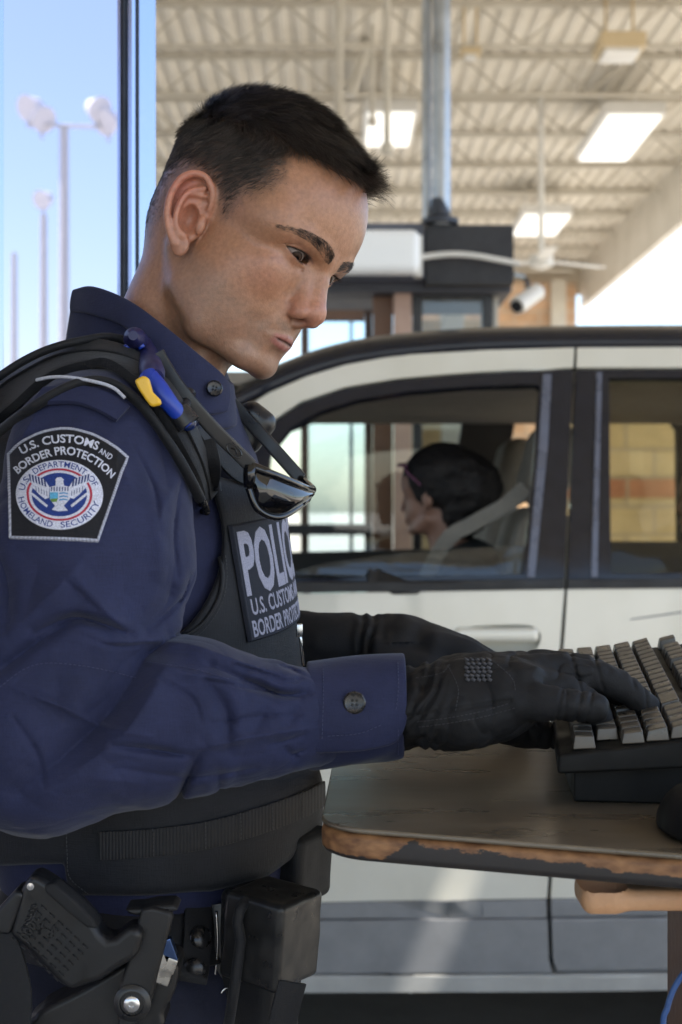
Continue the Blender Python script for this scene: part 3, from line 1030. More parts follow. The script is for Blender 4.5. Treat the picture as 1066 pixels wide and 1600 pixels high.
# ---- gloves
def glove_sdf_near(P):
    d = chain(P, [W(625, 1108, 1.158), W(690, 1102, 1.155), W(760, 1086, 1.155)], [.034, .034, .032])
    palm = rbox(P, W(752, 1084, 1.160), (.048, .043, .026), .022, Matrix.Rotation(R(-4), 3, 'Y'))
    d = smin(d, palm, .022)
    d = smin(d, ell(P, W(715, 1118, 1.130), (.050, .028, .026)), .018)
    fin = [([(790, 1096, 1.122), (872, 1100, 1.118), (930, 1106, 1.122)], [.0158, .0134, .0116]),
           ([(800, 1075, 1.142), (885, 1082, 1.146), (928, 1112, 1.150), (938, 1146, 1.152)], [.0165, .0145, .0125, .011]),
           ([(805, 1054, 1.165), (898, 1052, 1.168), (968, 1072, 1.172), (1012, 1106, 1.176)], [.0168, .0144, .0124, .0106]),
           ([(800, 1050, 1.188), (892, 1046, 1.194), (950, 1066, 1.200), (985, 1098, 1.204)], [.017, .015, .013, .011])]
    k = .0065
    for pts, rs in fin:
        c = catmull([W(*q) for q in pts], 4)
        r = np.interp(np.linspace(0, 1, len(c)), np.linspace(0, 1, len(rs)), rs)
        d = smin(d, chain(P, c, r), k)
    th = [(705, 1110, 1.196), (765, 1128, 1.212), (822, 1142, 1.220), (858, 1150, 1.222)]
    d = smin(d, chain(P, [W(*q) for q in th], [.019, .016, .0145, .012]), .014)
    p = pxs(P)
    # gathered wrist, seams, knuckle ridge
    g = np.exp(-((p[:, 0] - 662) / 26) ** 2)
    d = d + (0.0016 * np.sin((p[:, 0] + 0.45 * p[:, 1]) * 0.30 + 4.5 * vnoise(P, 45, 3)) + 0.0018 * vnoise(P, 110, 9) + 0.002) * g
    d = d - 0.0035 * np.exp(-((p[:, 0] - 845) / 22) ** 2 - ((p[:, 1] - 1040) / 22) ** 2)
    d = d + 0.0016 * np.exp(-((p[:, 1] - (1120 - 0.16 * (p[:, 0] - 640))) / 3.5) ** 2) * (p[:, 0] < 800)
    for jx in (874, 905, 922):
        d = d + 0.0012 * np.exp(-((p[:, 0] - jx + 0.2 * (p[:, 1] - 1100)) / 3.0) ** 2) * (p[:, 1] > 1078)
    for jx in (900, 935, 985):
        d = d + 0.0012 * np.exp(-((p[:, 0] - jx - 0.3 * (p[:, 1] - 1050)) / 3.0) ** 2) * (p[:, 1] <= 1078)
    rr_ = np.abs(vnoise(P * np.array([1, 1, .5], np.float32), 55, 19)); d = d + 0.0016 * np.exp(-rr_ * 8)
    d = d + 0.0012 * vnoise(P, 70, 4) + 0.0006 * vnoise(P, 160, 7)
    return d


m_glove = plain('black glove leather', (0.0085, 0.0085, 0.0095), 0.70, 0, 0.25, 0.3, 50, 0.8, 700)
GV, GQ = mesh_sdf(glove_sdf_near, W(600, 1240, 1.06), W(1060, 985, 1.29), 0.0013)
glove = np_mesh('glove', GV, GQ, m_glove, officer)


def glove_sdf_far(P):
    d = chain(P, [W(470, 1012, 1.46), W(560, 1010, 1.45), W(640, 1012, 1.44)], [.037, .034, .030])
    d = smin(d, rbox(P, W(640, 1016, 1.45), (.05, .043, .023), .02, Matrix.Rotation(R(6), 3, 'Y')), .02)
    for k, (y0, z0) in enumerate([(1.412, 1012), (1.435, 1006), (1.458, 1008), (1.478, 1014)]):
        pts = [W(680, z0, y0), W(735, z0 + 14, y0), W(790, z0 + 52, y0), W(812, z0 + 86, y0)]
        c = catmull(pts, 4)
        d = smin(d, chain(P, c, np.linspace(.0165, .0115, len(c))), .010)
    d = smin(d, chain(P, [W(600, 1030, 1.405), W(660, 1046, 1.395), W(710, 1066, 1.395)], [.019, .016, .013]), .014)
    p = pxs(P)
    g = np.exp(-((p[:, 0] - 575) / 20) ** 2)
    d = d + (0.0015 * np.sin(p[:, 0] * 0.35 + 4 * vnoise(P, 40, 3)) + 0.002 * vnoise(P, 90, 3) + 0.002) * g
    d = d - 0.003 * np.exp(-((p[:, 0] - 630) / 22) ** 2) * (p[:, 1] < 1005)
    return d + 0.0015 * vnoise(P, 60, 14)


V, Q = mesh_sdf(glove_sdf_far, W(455, 1130, 1.36), W(850, 945, 1.53), 0.002)
glove_far = np_mesh('glove', V, Q, m_glove, officer)


# ---------------------------------------------------------------- dropping flat work onto a surface
from mathutils.bvhtree import BVHTree
CAMP = Vector((0, 0, CZ))


def bvh_of(V, Q): return BVHTree.FromPolygons([Vector(map(float, v)) for v in V], [tuple(map(int, q)) for q in Q])


B_SHIRT = bvh_of(SV, SQ); B_VEST = bvh_of(VV, VQ); B_TRS = bvh_of(TV, TQ); B_GLOVE = bvh_of(GV, GQ)
B_BODY = bvh_of(h2w(HV), HQ)


def hit(px, py, trees, out=0.0, default=None):
    d = Vector(((px - 533) / F, 1, -(py - 800) / F)).normalized()
    best = None
    for t in trees:
        loc, nrm, i, dist = t.ray_cast(CAMP, d)
        if loc is not None and (best is None or dist < best[2]): best = (loc, nrm, dist)
    if best is None:
        if default is None: return None
        return np.array(W(px, py, default)), np.array((0, -1, 0.0))
    n = best[1]
    if n.dot(d) > 0: n = -n
    return np.array(best[0] + n * out), np.array(n)


def ribbon(pts, width, thick, trees, out, name, mat, parent, default=1.2, n=6, smooth_n=3, e=0.35, lift=None):
    """a strap laid along a traced line over a surface"""
    c = catmull(pts, n)
    P = []; Nn = []
    for i, (x, y) in enumerate(c):
        p, nn = hit(x, y, trees, 0.0, default)
        P.append(p); Nn.append(nn)
    P = np.array(P); Nn = np.array(Nn)
    for _ in range(smooth_n):
        P[1:-1] = (P[:-2] + P[1:-1] * 2 + P[2:]) / 4; Nn[1:-1] = (Nn[:-2] + Nn[1:-1] * 2 + Nn[2:]) / 4
    Nn /= np.linalg.norm(Nn, axis=1)[:, None]
    o = out if lift is None else np.interp(np.linspace(0, 1, len(P)), np.linspace(0, 1, len(lift)), lift)[:, None]
    P = P + Nn * o
    T = np.gradient(P, axis=0); T /= np.linalg.norm(T, axis=1)[:, None] + 1e-9
    U = np.cross(T, Nn); U /= np.linalg.norm(U, axis=1)[:, None] + 1e-9
    wv = width if hasattr(width, '__len__') else [width, width]
    wd = np.interp(np.linspace(0, 1, len(P)), np.linspace(0, 1, len(wv)), wv)
    mb = MB(); V = []; k = 14
    for i in range(len(P)):
        for j in range(k):
            a = 2 * math.pi * j / k
            cx = math.copysign(abs(math.cos(a)) ** e, math.cos(a)); cy = math.copysign(abs(math.sin(a)) ** e, math.sin(a))
            V.append(P[i] + U[i] * cx * wd[i] / 2 + Nn[i] * cy * thick / 2)
    m = len(P)
    Fc = [[i * k + j, i * k + (j + 1) % k, (i + 1) * k + (j + 1) % k, (i + 1) * k + j] for i in range(m - 1) for j in range(k)]
    Fc += [list(range(k))[::-1], list(range((m - 1) * k, m * k))]
    mb.add(V, Fc)
    return mb.build(name, mat, parent, auto=40)

# ================================================================ OFFICER: collar, cuff, patches
def strip(name, top, bot, mat, parent, thick=0.003, nv=6, n=8, closed=False, bulge=0.0, sub=0):
    """a band of cloth between two traced 3-D edges"""
    T = catmull(top, n, closed); B = catmull(bot, n, closed)
    m = min(len(T), len(B)); V = []
    for j in range(nv + 1):
        t = j / nv
        V += list(T[:m] * (1 - t) + B[:m] * t)
    V = np.array(V)
    if bulge:
        c = V.mean(0); rad = V - c; rad[:, 2] = 0; rad /= np.linalg.norm(rad, axis=1)[:, None] + 1e-9
        t = np.repeat(np.arange(nv + 1) / nv, m); V = V + rad * (bulge * np.sin(np.pi * t))[:, None]
    k = m if closed else m - 1
    Fc = [[j * m + i, j * m + (i + 1) % m, (j + 1) * m + (i + 1) % m, (j + 1) * m + i] for j in range(nv) for i in range(k)]
    mb = MB().add(V, Fc)
    o = mb.build(name, mat, parent, smooth=True)
    s = o.modifiers.new('thick', 'SOLIDIFY'); s.thickness = thick; s.offset = 0
    b = o.modifiers.new('soft', 'SUBSURF'); b.levels = 1; b.render_levels = 1
    return o


ct = [W(118, 452, 1.355), W(150, 450, 1.315), (W(205, 472, 1.268)), W(262, 514, 1.246), W(306, 551, 1.240), W(343, 582, 1.252), W(362, 598, 1.285),
      W(356, 592, 1.33), W(320, 566, 1.375), W(255, 508, 1.405), W(185, 462, 1.41), W(134, 450, 1.39)]
cb = [W(104, 540, 1.37), W(128, 556, 1.315), W(180, 580, 1.262), W(235, 612, 1.240), W(285, 640, 1.236), W(330, 668, 1.246), W(366, 668, 1.285),
      W(362, 655, 1.33), W(330, 640, 1.39), W(255, 600, 1.43), W(180, 565, 1.43), W(120, 545, 1.41)]
strip('collar', ct, cb, m_navy, shirt, 0.0035, 6, 6, True)
fo = lambda x, y, d: W(x, y, d)
ft = [fo(114, 452, 1.352), fo(146, 447, 1.308), fo(202, 469, 1.261), fo(260, 511, 1.238), fo(305, 548, 1.232), fo(344, 580, 1.244), fo(358, 598, 1.262)]
fb = [fo(110, 488, 1.356), fo(140, 491, 1.304), fo(196, 512, 1.254), fo(240, 556, 1.229), fo(272, 606, 1.222), fo(312, 646, 1.229), fo(356, 644, 1.254)]
strip('collar_leaf', ft, fb, m_navy, shirt, 0.0028, 6, 6, False, 0.002)
m_btn = plain('dark button', (0.012, 0.013, 0.018), 0.3, 0, 0.5, 0.15)


def button(px, py, d, nrm, r, parent, mat):
    mb = MB(); c = W(px, py, d)
    mb.lathe([(r * .2, -.001), (r, -.001), (r, .0012), (r * .86, .0022), (r * .72, .0014), (r * .01, .0012)], c, nrm, 28)
    o = mb.build('button', mat, parent, auto=45)
    q = Vector((0, 0, 1)).rotation_difference(Vector(nrm)).to_matrix()
    h = MB()
    for a in range(4):
        p = np.array(q @ Vector((r * .26 * math.cos(a * 1.5708 + .78), r * .26 * math.sin(a * 1.5708 + .78), .0014)))
        h.lathe([(.0001, 0), (r * .12, 0), (r * .12, .0004), (.0001, .0004)], c + p, nrm, 8)
    h.build('stitch_hole', m_blackhole, o)


m_blackhole = plain('black hole', (0.003, 0.003, 0.003), 0.8)
button(335, 607, 1.2295, (0.25, -0.95, 0.1), 0.0072, shirt, m_btn)

# cuff: flattened tube with an overlapping buttoned end
cuf = []
for px, y0, y1, d in [(482, 1044, 1200, 1.146), (520, 1041, 1199, 1.150), (560, 1038, 1197, 1.153), (600, 1035, 1190, 1.157), (631, 1032, 1181, 1.160)]:
    cuf.append((W(px, (y0 + y1) / 2, d), (y1 - y0) / 2 / F * d))


def cuff_rings(a0, a1, off, x0, x1, n, name, fade=0):
    cs = [c for c, r in cuf]; rs = [r for c, r in cuf]
    tt = np.linspace(x0, x1, 13); V = []
    for t in tt:
        k = t * (len(cs) - 1); i = min(int(k), len(cs) - 2); u = k - i
        c = cs[i] * (1 - u) + cs[i + 1] * u; r = rs[i] * (1 - u) + rs[i + 1] * u
        for j in range(n + 1):
            a = a0 + (a1 - a0) * j / n
            wob = 0.0012 * math.sin(3 * a + 5 * t) + 0.0010 * math.sin(7 * a - 9 * t)
            flare = 0.0012 * max(0, t - .8) / .2
            V.append(c + np.array([0, -math.cos(a) * (r * 0.98 + off + wob + flare), math.sin(a) * (r + off * .6 + wob)]))
    Fc = [[i * (n + 1) + j, i * (n + 1) + j + 1, (i + 1) * (n + 1) + j + 1, (i + 1) * (n + 1) + j] for i in range(len(tt) - 1) for j in range(n)]
    o = MB().add(V, Fc).build(name, m_navy, shirt, smooth=True)
    s = o.modifiers.new('thick', 'SOLIDIFY'); s.thickness = 0.0024; s.offset = -1
    o.modifiers.new('soft', 'SUBSURF').render_levels = 1
    return o


cuff_rings(-math.pi, math.pi, 0.0, 0, 1, 64, 'cuff')


def cuff_tab():
    cs = [c for c, r in cuf]; rs = [r for c, r in cuf]; V = []; n = 30; m = 22
    for i in range(m + 1):
        t = -0.02 + 1.03 * i / m
        k = np.clip(t, 0, 1) * (len(cs) - 1); q = min(int(k), len(cs) - 2); u = t * (len(cs) - 1) - q
        c = cs[q] * (1 - u) + cs[q + 1] * u; r = rs[q] * (1 - u) + rs[q + 1] * u
        low = -0.52 + 0.05 * t
        if t > .82: low = low + 0.62 * (1 - math.sqrt(max(0, 1 - ((t - .82) / .20) ** 2)))
        for j in range(n + 1):
            a = low + (2.3 - low) * j / n
            wob = 0.0010 * math.sin(3 * a + 5 * t)
            V.append(c + np.array([0, -math.cos(a) * (r * 0.98 + .0075 + wob), math.sin(a) * (r + .0042 + wob)]))
    Fc = [[i * (n + 1) + j, i * (n + 1) + j + 1, (i + 1) * (n + 1) + j + 1, (i + 1) * (n + 1) + j] for i in range(m) for j in range(n)]
    o = MB().add(V, Fc).build('cuff_tab', m_navy, shirt, smooth=True)
    s = o.modifiers.new('thick', 'SOLIDIFY'); s.thickness = 0.0042; s.offset = 0
    o.modifiers.new('soft', 'SUBSURF').render_levels = 1
    return o


ctab = cuff_tab()
m_btn2 = plain('horn button', (0.016, 0.014, 0.013), 0.28, 0, 0.5, 0.3, 300)


# stitching lines
m_thread = plain('navy thread', (0.045, 0.050, 0.10), 0.7)


def stitch(pts, trees, name, parent, out=0.0006, r=0.00032, n=14, gap=True, mat=None, default=1.15):
    c = catmull(pts, n); P = []
    for x, y in c:
        h = hit(x, y, trees, out, default)
        P.append(h[0])
    P = np.array(P); mb = MB()
    L = np.r_[0, np.cumsum(np.linalg.norm(np.diff(P, axis=0), axis=1))]
    if not gap: return mb.tube(P, r, 5).build(name, mat or m_thread, parent, smooth=True)
    s = 0
    while s + .0022 < L[-1]:
        a = [np.interp(s, L, P[:, k]) for k in range(3)]; b = [np.interp(s + .0022, L, P[:, k]) for k in range(3)]
        mb.tube([a, b], r, 4); s += .0034
    return mb.build(name, mat or m_thread, parent)


def mesh_bvh(o):
    dg = bpy.context.evaluated_depsgraph_get(); e = o.evaluated_get(dg)
    return BVHTree.FromObject(e, dg)


bpy.context.view_layer.update()
B_CUFF = [mesh_bvh(bpy.data.objects['cuff']), mesh_bvh(ctab)]
bd = hit(554, 1098, B_CUFF)[0][1] - 0.001
button(554, 1098, bd, (0.03, -0.98, 0.12), 0.0088, shirt, m_btn2)
stitch([(505, 1046), (505, 1100), (503, 1160)], B_CUFF, 'stitching', shirt)
stitch([(622, 1036), (622, 1080), (618, 1115)], B_CUFF, 'stitching', shirt)
stitch([(512, 1150), (560, 1146), (598, 1132)], B_CUFF, 'stitching', shirt)
stitch([(622, 1140), (622, 1180)], B_CUFF, 'stitching', shirt)
stitch([(0, 1074), (40, 1045), (80, 1036), (150, 1044), (215, 1060)], [B_SHIRT], 'seam_stitching', shirt)
stitch([(230, 1035), (300, 1046), (360, 1062)], [B_SHIRT], 'seam_stitching', shirt)


# ---------------------------------------------------------------- embroidered flat work: a fine grid with colour and relief
def text_tris(body, bold=0.012):
    cu = bpy.data.curves.new('t', 'FONT'); cu.body = body; cu.size = 1.0; cu.offset = bold; cu.resolution_u = 3
    o = bpy.data.objects.new('t', cu); COL.objects.link(o)
    dg = bpy.context.evaluated_depsgraph_get()
    me = o.evaluated_get(dg).to_mesh(); me.calc_loop_triangles()
    v = np.array([p.co[:2] for p in me.vertices]); t = np.array([q.vertices[:] for q in me.loop_triangles])
    o.evaluated_get(dg).to_mesh_clear()
    bpy.data.objects.remove(o); bpy.data.curves.remove(cu)
    return v, t


class Canvas:
    def __init__(s, w, h, res, col):
        s.res = res; s.nx = int(w / res) + 1; s.ny = int(h / res) + 1
        s.c = np.tile(np.asarray(col, float), (s.ny, s.nx, 1)); s.z = np.zeros((s.ny, s.nx))
        s.X, s.Y = np.meshgrid(np.arange(s.nx) * res, np.arange(s.ny) * res)
        s.P = np.stack([s.X.ravel(), s.Y.ravel()], 1)

    def mask(s, m, col, z=None, soft=None):
        m = np.clip(m.reshape(s.ny, s.nx), 0, 1)
        s.c = s.c * (1 - m[..., None]) + np.asarray(col) * m[..., None]
        if z is not None: s.z = s.z * (1 - m) + z * m

    def poly(s, pts, col, z=None):
        s.mask(np.clip(poly_sd(s.P, pts) / s.res + 0.5, 0, 1), col, z)

    def ellipse(s, cx, cy, rx, ry, col, z=None):
        d = (1 - np.hypot((s.X - cx) / rx, (s.Y - cy) / ry)) * min(rx, ry)
        s.mask(np.clip(d / s.res + 0.5, 0, 1), col, z)

    def tris(s, v, t, col, z=None):
        m = np.zeros((s.ny, s.nx))
        for tr in t:
            a, b, c = v[tr]
            lo = np.floor(np.minimum(np.minimum(a, b), c) / s.res - 1).astype(int); hi = np.ceil(np.maximum(np.maximum(a, b), c) / s.res + 1).astype(int)
            x0, y0 = np.maximum(lo, 0); x1, y1 = min(hi[0], s.nx - 1), min(hi[1], s.ny - 1)
            if x1 < x0 or y1 < y0: continue
            X = s.X[y0:y1 + 1, x0:x1 + 1]; Y = s.Y[y0:y1 + 1, x0:x1 + 1]
            acc = 0
            for ox in (-.25, .25):
                for oy in (-.25, .25):
                    px, py = X + ox * s.res, Y + oy * s.res
                    e = lambda p, q: (q[0] - p[0]) * (py - p[1]) - (q[1] - p[1]) * (px - p[0])
                    w1, w2, w3 = e(a, b), e(b, c), e(c, a)
                    acc = acc + (((w1 >= 0) & (w2 >= 0) & (w3 >= 0)) | ((w1 <= 0) & (w2 <= 0) & (w3 <= 0)))
            sub = m[y0:y1 + 1, x0:x1 + 1]; np.maximum(sub, 0, out=sub); sub += acc / 4.0
        s.mask(np.clip(m, 0, 1), col, z)

    def text(s, body, path, height, col, z=None, bold=0.012, flip=False, fill=1.0):
        """lettering along a baseline path (left to right); canvas y points down"""
        v, t = text_tris(body, bold)
        x0, x1 = v[:, 0].min(), v[:, 0].max(); cap = 0.70
        c = catmull(path, 12); L = np.r_[0, np.cumsum(np.linalg.norm(np.diff(c, axis=0), axis=1))]
        sl = (v[:, 0] - x0) / (x1 - x0) * L[-1] * fill
        px = np.interp(sl, L, c[:, 0]); py = np.interp(sl, L, c[:, 1])
        g = np.gradient(c, axis=0); g /= np.linalg.norm(g, axis=1)[:, None]
        gx = np.interp(sl, L, g[:, 0]); gy = np.interp(sl, L, g[:, 1])
        h = v[:, 1] / cap * height
        s.tris(np.stack([px + gy * h, py - gx * h], 1), t, col, z)


def cloth_mat(name, rough=0.75, bumpscale=900, spec=0.3):
    m, nt, b = nodes(name)
    at = N(nt, 'ShaderNodeAttribute', attribute_name='tone')
    tc = N(nt, 'ShaderNodeTexCoord'); nz = N(nt, 'ShaderNodeTexNoise'); nz.inputs['Scale'].default_value = bumpscale; nz.inputs['Detail'].default_value = 3
    nt.links.new(tc.outputs['Object'], nz.inputs['Vector'])
    mr = N(nt, 'ShaderNodeMapRange'); mr.inputs[1].default_value = .3; mr.inputs[2].default_value = .7; mr.inputs[3].default_value = .72; mr.inputs[4].default_value = 1.25
    nt.links.new(nz.outputs[0], mr.inputs[0])
    v = N(nt, 'ShaderNodeVectorMath', operation='SCALE'); nt.links.new(at.outputs['Color'], v.inputs[0]); nt.links.new(mr.outputs[0], v.inputs['Scale'])
    nt.links.new(v.outputs[0], b.inputs['Base Color'])
    b.inputs['Roughness'].default_value = rough; b.inputs['Specular IOR Level'].default_value = spec
    bp = N(nt, 'ShaderNodeBump'); bp.inputs['Strength'].default_value = .4; bp.inputs['Distance'].default_value = .0005
    nt.links.new(nz.outputs[0], bp.inputs['Height']); nt.links.new(bp.outputs[0], b.inputs['Normal'])
    return m


m_emb = cloth_mat('embroidery')
SIL = (0.42, 0.43, 0.52); BLK = (0.008, 0.008, 0.011); WHT = (0.55, 0.56, 0.66); BLU = (0.018, 0.040, 0.19); RED = (0.36, 0.025, 0.05)
cv = Canvas(960, 900, 2.6, SIL)                       # canvas units: 4.845 per photograph pixel, origin (44, 125)
o_ = lambda pts: [(x - 44, y - 125) for x, y in pts]
outer = [(66, 335)] + [tuple(p) for p in catmull([(66, 335), (160, 245), (300, 172), (500, 136), (690, 176), (850, 262), (974, 366)], 6)[1:]] + [(748, 1012), (560, 1000), (75, 985)]
outer = o_(outer)
cen = np.mean(outer, 0)
sdo = poly_sd(cv.P, outer)
cv.mask(np.clip((sdo - 25) / cv.res + .5, 0, 1), BLK, 0.0)
cv.mask((np.clip(1 - np.abs(sdo - 13) / 13, 0, 1)).reshape(-1) * 0, SIL, None)
cv.z += (0.9 * np.sqrt(np.clip(1 - ((sdo - 13) / 13) ** 2, 0, 1))).reshape(cv.ny, cv.nx)
tooth = (0.82 + 0.18 * np.sin(np.arctan2(cv.P[:, 1] - cen[1], cv.P[:, 0] - cen[0]) * 170)).reshape(cv.ny, cv.nx, 1)
cv.c = np.where((sdo < 25).reshape(cv.ny, cv.nx, 1), cv.c * tooth, cv.c)
cv.text('U.S. CUSTOMS', o_([(182, 348), (300, 292), (420, 266), (540, 262), (650, 286), (738, 318)]), 62, WHT, 0.5, .022)
cv.text('AND', o_([(744, 336), (790, 360), (832, 392)]), 42, WHT, 0.5, .014)
cv.text('BORDER PROTECTION', o_([(152, 498), (245, 424), (390, 366), (515, 352), (640, 386), (742, 444), (838, 532)]), 60, WHT, 0.5, .022)
cx, cy = 455 - 44, 655 - 125
cv.ellipse(cx, cy, 322, 262, WHT, 0.4)
cv.ellipse(cx, cy, 244, 198, RED, 0.5); cv.ellipse(cx, cy, 226, 182, WHT, 0.4); cv.ellipse(cx, cy, 206, 164, BLU, 0.4)
el = lambda a0, a1, rx, ry, n=9: [(cx + rx * math.cos(R(a)), cy - ry * math.sin(R(a))) for a in np.linspace(a0, a1, n)]
cv.text('U.S.', el(172, 143, 258, 208), 44, BLU, .6, .012)
cv.text('DEPARTMENT', el(134, 44, 258, 208), 44, BLU, .6, .012)
cv.text('OF', el(36, 17, 258, 208), 44, BLU, .6, .012)
cv.text('HOMELAND', el(186, 260, 306, 248), 44, BLU, .6, .012)
cv.text('SECURITY', el(272, 346, 306, 248), 44, BLU, .6, .012)
WB = (0.02, 0.035, 0.13)
for s in (-1, 1):
    mx = lambda pts: [(cx + s * (x - 455), y - 125) for x, y in pts]
    cv.poly(mx([(528, 600), (560, 545), (610, 515), (690, 505), (668, 560), (640, 590), (655, 600), (600, 660), (560, 690), (530, 680)]), WHT, .7)
    for k in range(6):                     # dark flight feathers
        x = 548 + k * 22; y = 560 - k * 7
        cv.poly(mx([(x, y + 40), (x + 8, y - 22), (x + 22, y - 24), (x + 14, y + 34 - k * 3)]), WB, .8)
    for k in range(5):
        x = 545 + k * 20; y = 640 - k * 9
        cv.poly(mx([(x, y - 10), (x + 5, y - 12), (x + 2, y + 28), (x - 3, y + 30)]), WB, .6)
    for k in range(7):                     # olive branch / arrows
        x = 540 + 16 * k; y = 735 - 13 * k
        cv.poly(mx([(x, y), (x + 24, y - 16), (x + 30, y + 2), (x + 8, y + 16)]), WHT, .7)
q = lambda pts: [(x - 44, y - 125) for x, y in pts]
cv.poly(q([(425, 545), (440, 528), (470, 525), (492, 545), (485, 552), (492, 590), (540, 600), (535, 690), (490, 740), (520, 775), (450, 782), (400, 770), (425, 740), (385, 690), (385, 600), (428, 590), (430, 556)]), WHT, .8)
for k in range(7):
    x = 396 + k * 20
    cv.poly(q([(x, 600), (x + 8, 600), (x + 6, 632), (x - 2, 632)]), WB, .7)
cv.poly(q([(386, 640), (447, 640), (447, 690), (386, 690)]), (0.10, 0.36, 0.56), .8)
cv.poly(q([(388, 690), (447, 684), (437, 712), (400, 712)]), (0.12, 0.22, 0.05), .8)
for k in range(3): cv.poly(q([(456, 645 + k * 24), (486, 640 + k * 24), (520, 648 + k * 24), (520, 656 + k * 24), (486, 650 + k * 24), (456, 656 + k * 24)]), (0.05, 0.22, 0.45), .8)
keep = sdo > -2
P2 = cv.P[keep]
pos = np.zeros((len(P2), 3)); nor = np.zeros((len(P2), 3))
# coarse drop, then interpolate: a badge is stiffer than the cloth beneath it
gx = np.linspace(0, 960, 17); gy = np.linspace(0, 900, 16)
G = np.zeros((16, 17, 3)); GNn = np.zeros((16, 17, 3))
for i, yy in enumerate(gy):
    for j, xx in enumerate(gx):
        p, n = hit((xx + 44) / 4.845, 640 + (yy + 125) / 4.845, [B_SHIRT], 0.0, 1.08)
        G[i, j] = p; GNn[i, j] = n


def bil(A, x, y):
    fx = np.clip(x / 960 * 16, 0, 15.999); fy = np.clip(y / 900 * 15, 0, 14.999); i = fy.astype(int); j = fx.astype(int); u = (fx - j)[:, None]; v = (fy - i)[:, None]
    return (A[i, j] * (1 - u) + A[i, j + 1] * u) * (1 - v) + (A[i + 1, j] * (1 - u) + A[i + 1, j + 1] * u) * v


pos = bil(G, P2[:, 0], P2[:, 1]); nor = bil(GNn, P2[:, 0], P2[:, 1]); nor /= np.linalg.norm(nor, axis=1)[:, None]
edge = np.clip(sdo[keep] / 8, 0, 1)
pos = pos + nor * ((0.0016 + 0.0008 * cv.z.ravel()[keep]) * edge + 0.0003 - 0.002 * (1 - edge))[:, None]
idm = np.full(cv.ny * cv.nx, -1); idm[keep] = np.arange(keep.sum()); idm = idm.reshape(cv.ny, cv.nx)
Fq = np.stack([idm[:-1, :-1], idm[1:, :-1], idm[1:, 1:], idm[:-1, 1:]], -1).reshape(-1, 4); Fq = Fq[(Fq >= 0).all(1)]
np_mesh('shoulder_patch', pos, Fq, m_emb, shirt, attrs={'tone': cv.c.reshape(-1, 3)[keep]})

# ---- name panel on the chest of the vest
pw, ph = 150.0, 112.0
cp = Canvas(pw, ph, 0.55, (0.0085, 0.0105, 0.019))
LET = (0.27, 0.27, 0.34)
cp.text('POLICE', [(7, 66), (75, 66), (143, 66)], 56, LET, .8, .03)
cp.text('U.S. CUSTOMS AND', [(10, 86), (75, 86), (140, 86)], 14.5, LET, .8, .02)
cp.text('BORDER PROTECTION', [(7, 106), (75, 106), (143, 106)], 15, LET, .8, .02)
nu, nv = cp.nx, cp.ny
rows = np.linspace(0, 1, nv)
start = []
for v in rows:
    p, n = hit(353 + 33 * v, 818 + 190 * v, [B_VEST], 0.0, 1.2)
    start.append(p)
Pm = np.array(start)
k = np.ones(31) / 31
Pm = np.stack([np.convolve(np.pad(Pm[:, i], 15, mode='edge'), k, 'valid') for i in range(3)], 1)
fv = lambda P: torso_core(P.astype(np.float32)) - 0.0135
out = np.zeros((nv, nu, 3)); outn = np.zeros((nv, nu, 3))
for j in range(nu):
    g, d0 = grad(fv, Pm.astype(np.float32), 0.002); g = g / np.linalg.norm(g, axis=1)[:, None]
    Pm = Pm - d0[:, None] * g
    out[:, j] = Pm; outn[:, j] = g
    t = np.cross(np.array([0, 0, 1.0]), g); t /= np.linalg.norm(t, axis=1)[:, None]
    t[t[:, 1] < 0] *= 1
    if j == 0 and (t[:, 0].mean() < 0): sgn = -1
    elif j == 0: sgn = 1
    Pm = Pm + (t * sgn + np.array([0, 0, 0.10])) * cp.res / 1000.0
sdp = np.minimum(np.minimum(cp.X, pw - cp.X), np.minimum(cp.Y, ph - cp.Y))
ed = np.clip(sdp / 2.0, 0, 1)
rim = np.exp(-((sdp - 3) / 1.2) ** 2)
pos = out + outn * (0.0006 + 0.0022 * ed + 0.0006 * rim + 0.0007 * cp.z)[..., None]
idm = np.arange(nv * nu).reshape(nv, nu)
Fq = np.stack([idm[:-1, :-1], idm[1:, :-1], idm[1:, 1:], idm[:-1, 1:]], -1).reshape(-1, 4)
np_mesh('name_panel', pos.reshape(-1, 3), Fq, m_emb, vest, attrs={'tone': cp.c.reshape(-1, 3)})

# ================================================================ straps, tube, glasses, belt and what hangs on it
m_strap = fabric('black webbing', (0.0095, 0.0098, 0.0115), 0.62, 1400, 0.5, 0.15, 0.06)
m_pad = fabric('black padded mesh', (0.0075, 0.0078, 0.0095), 0.8, 700, 0.9, 0.25, 0.08)
m_plast = plain('black plastic', (0.010, 0.010, 0.011), 0.32, 0, 0.5, 0.2, 40, 0.15, 500)
m_gloss = plain('glossy black', (0.006, 0.006, 0.007), 0.08, 0, 0.6, 0.1, rvar=0.03)
m_steel = plain('bright steel', (0.55, 0.55, 0.56), 0.22, 1.0, 0.5, 0.1)
BS = [B_SHIRT, B_VEST]
PADC = [(-40, 672), (10, 632), (70, 592), (130, 570), (185, 576), (228, 606), (262, 652), (292, 712), (318, 775)]
pad = ribbon(PADC, [.050, .052, .046, .044, .036, .028], .010, BS, .005, 'shoulder_strap', m_pad, vest, 1.2, 6, 6)


def offs(c, k):
    c = catmull(c, 6); g = np.gradient(c, axis=0); g /= np.linalg.norm(g, axis=1)[:, None]
    kk = np.interp(np.linspace(0, 1, len(c)), np.linspace(0, 1, len(k)), k)
    return c + np.stack([g[:, 1], -g[:, 0]], 1) * kk[:, None]


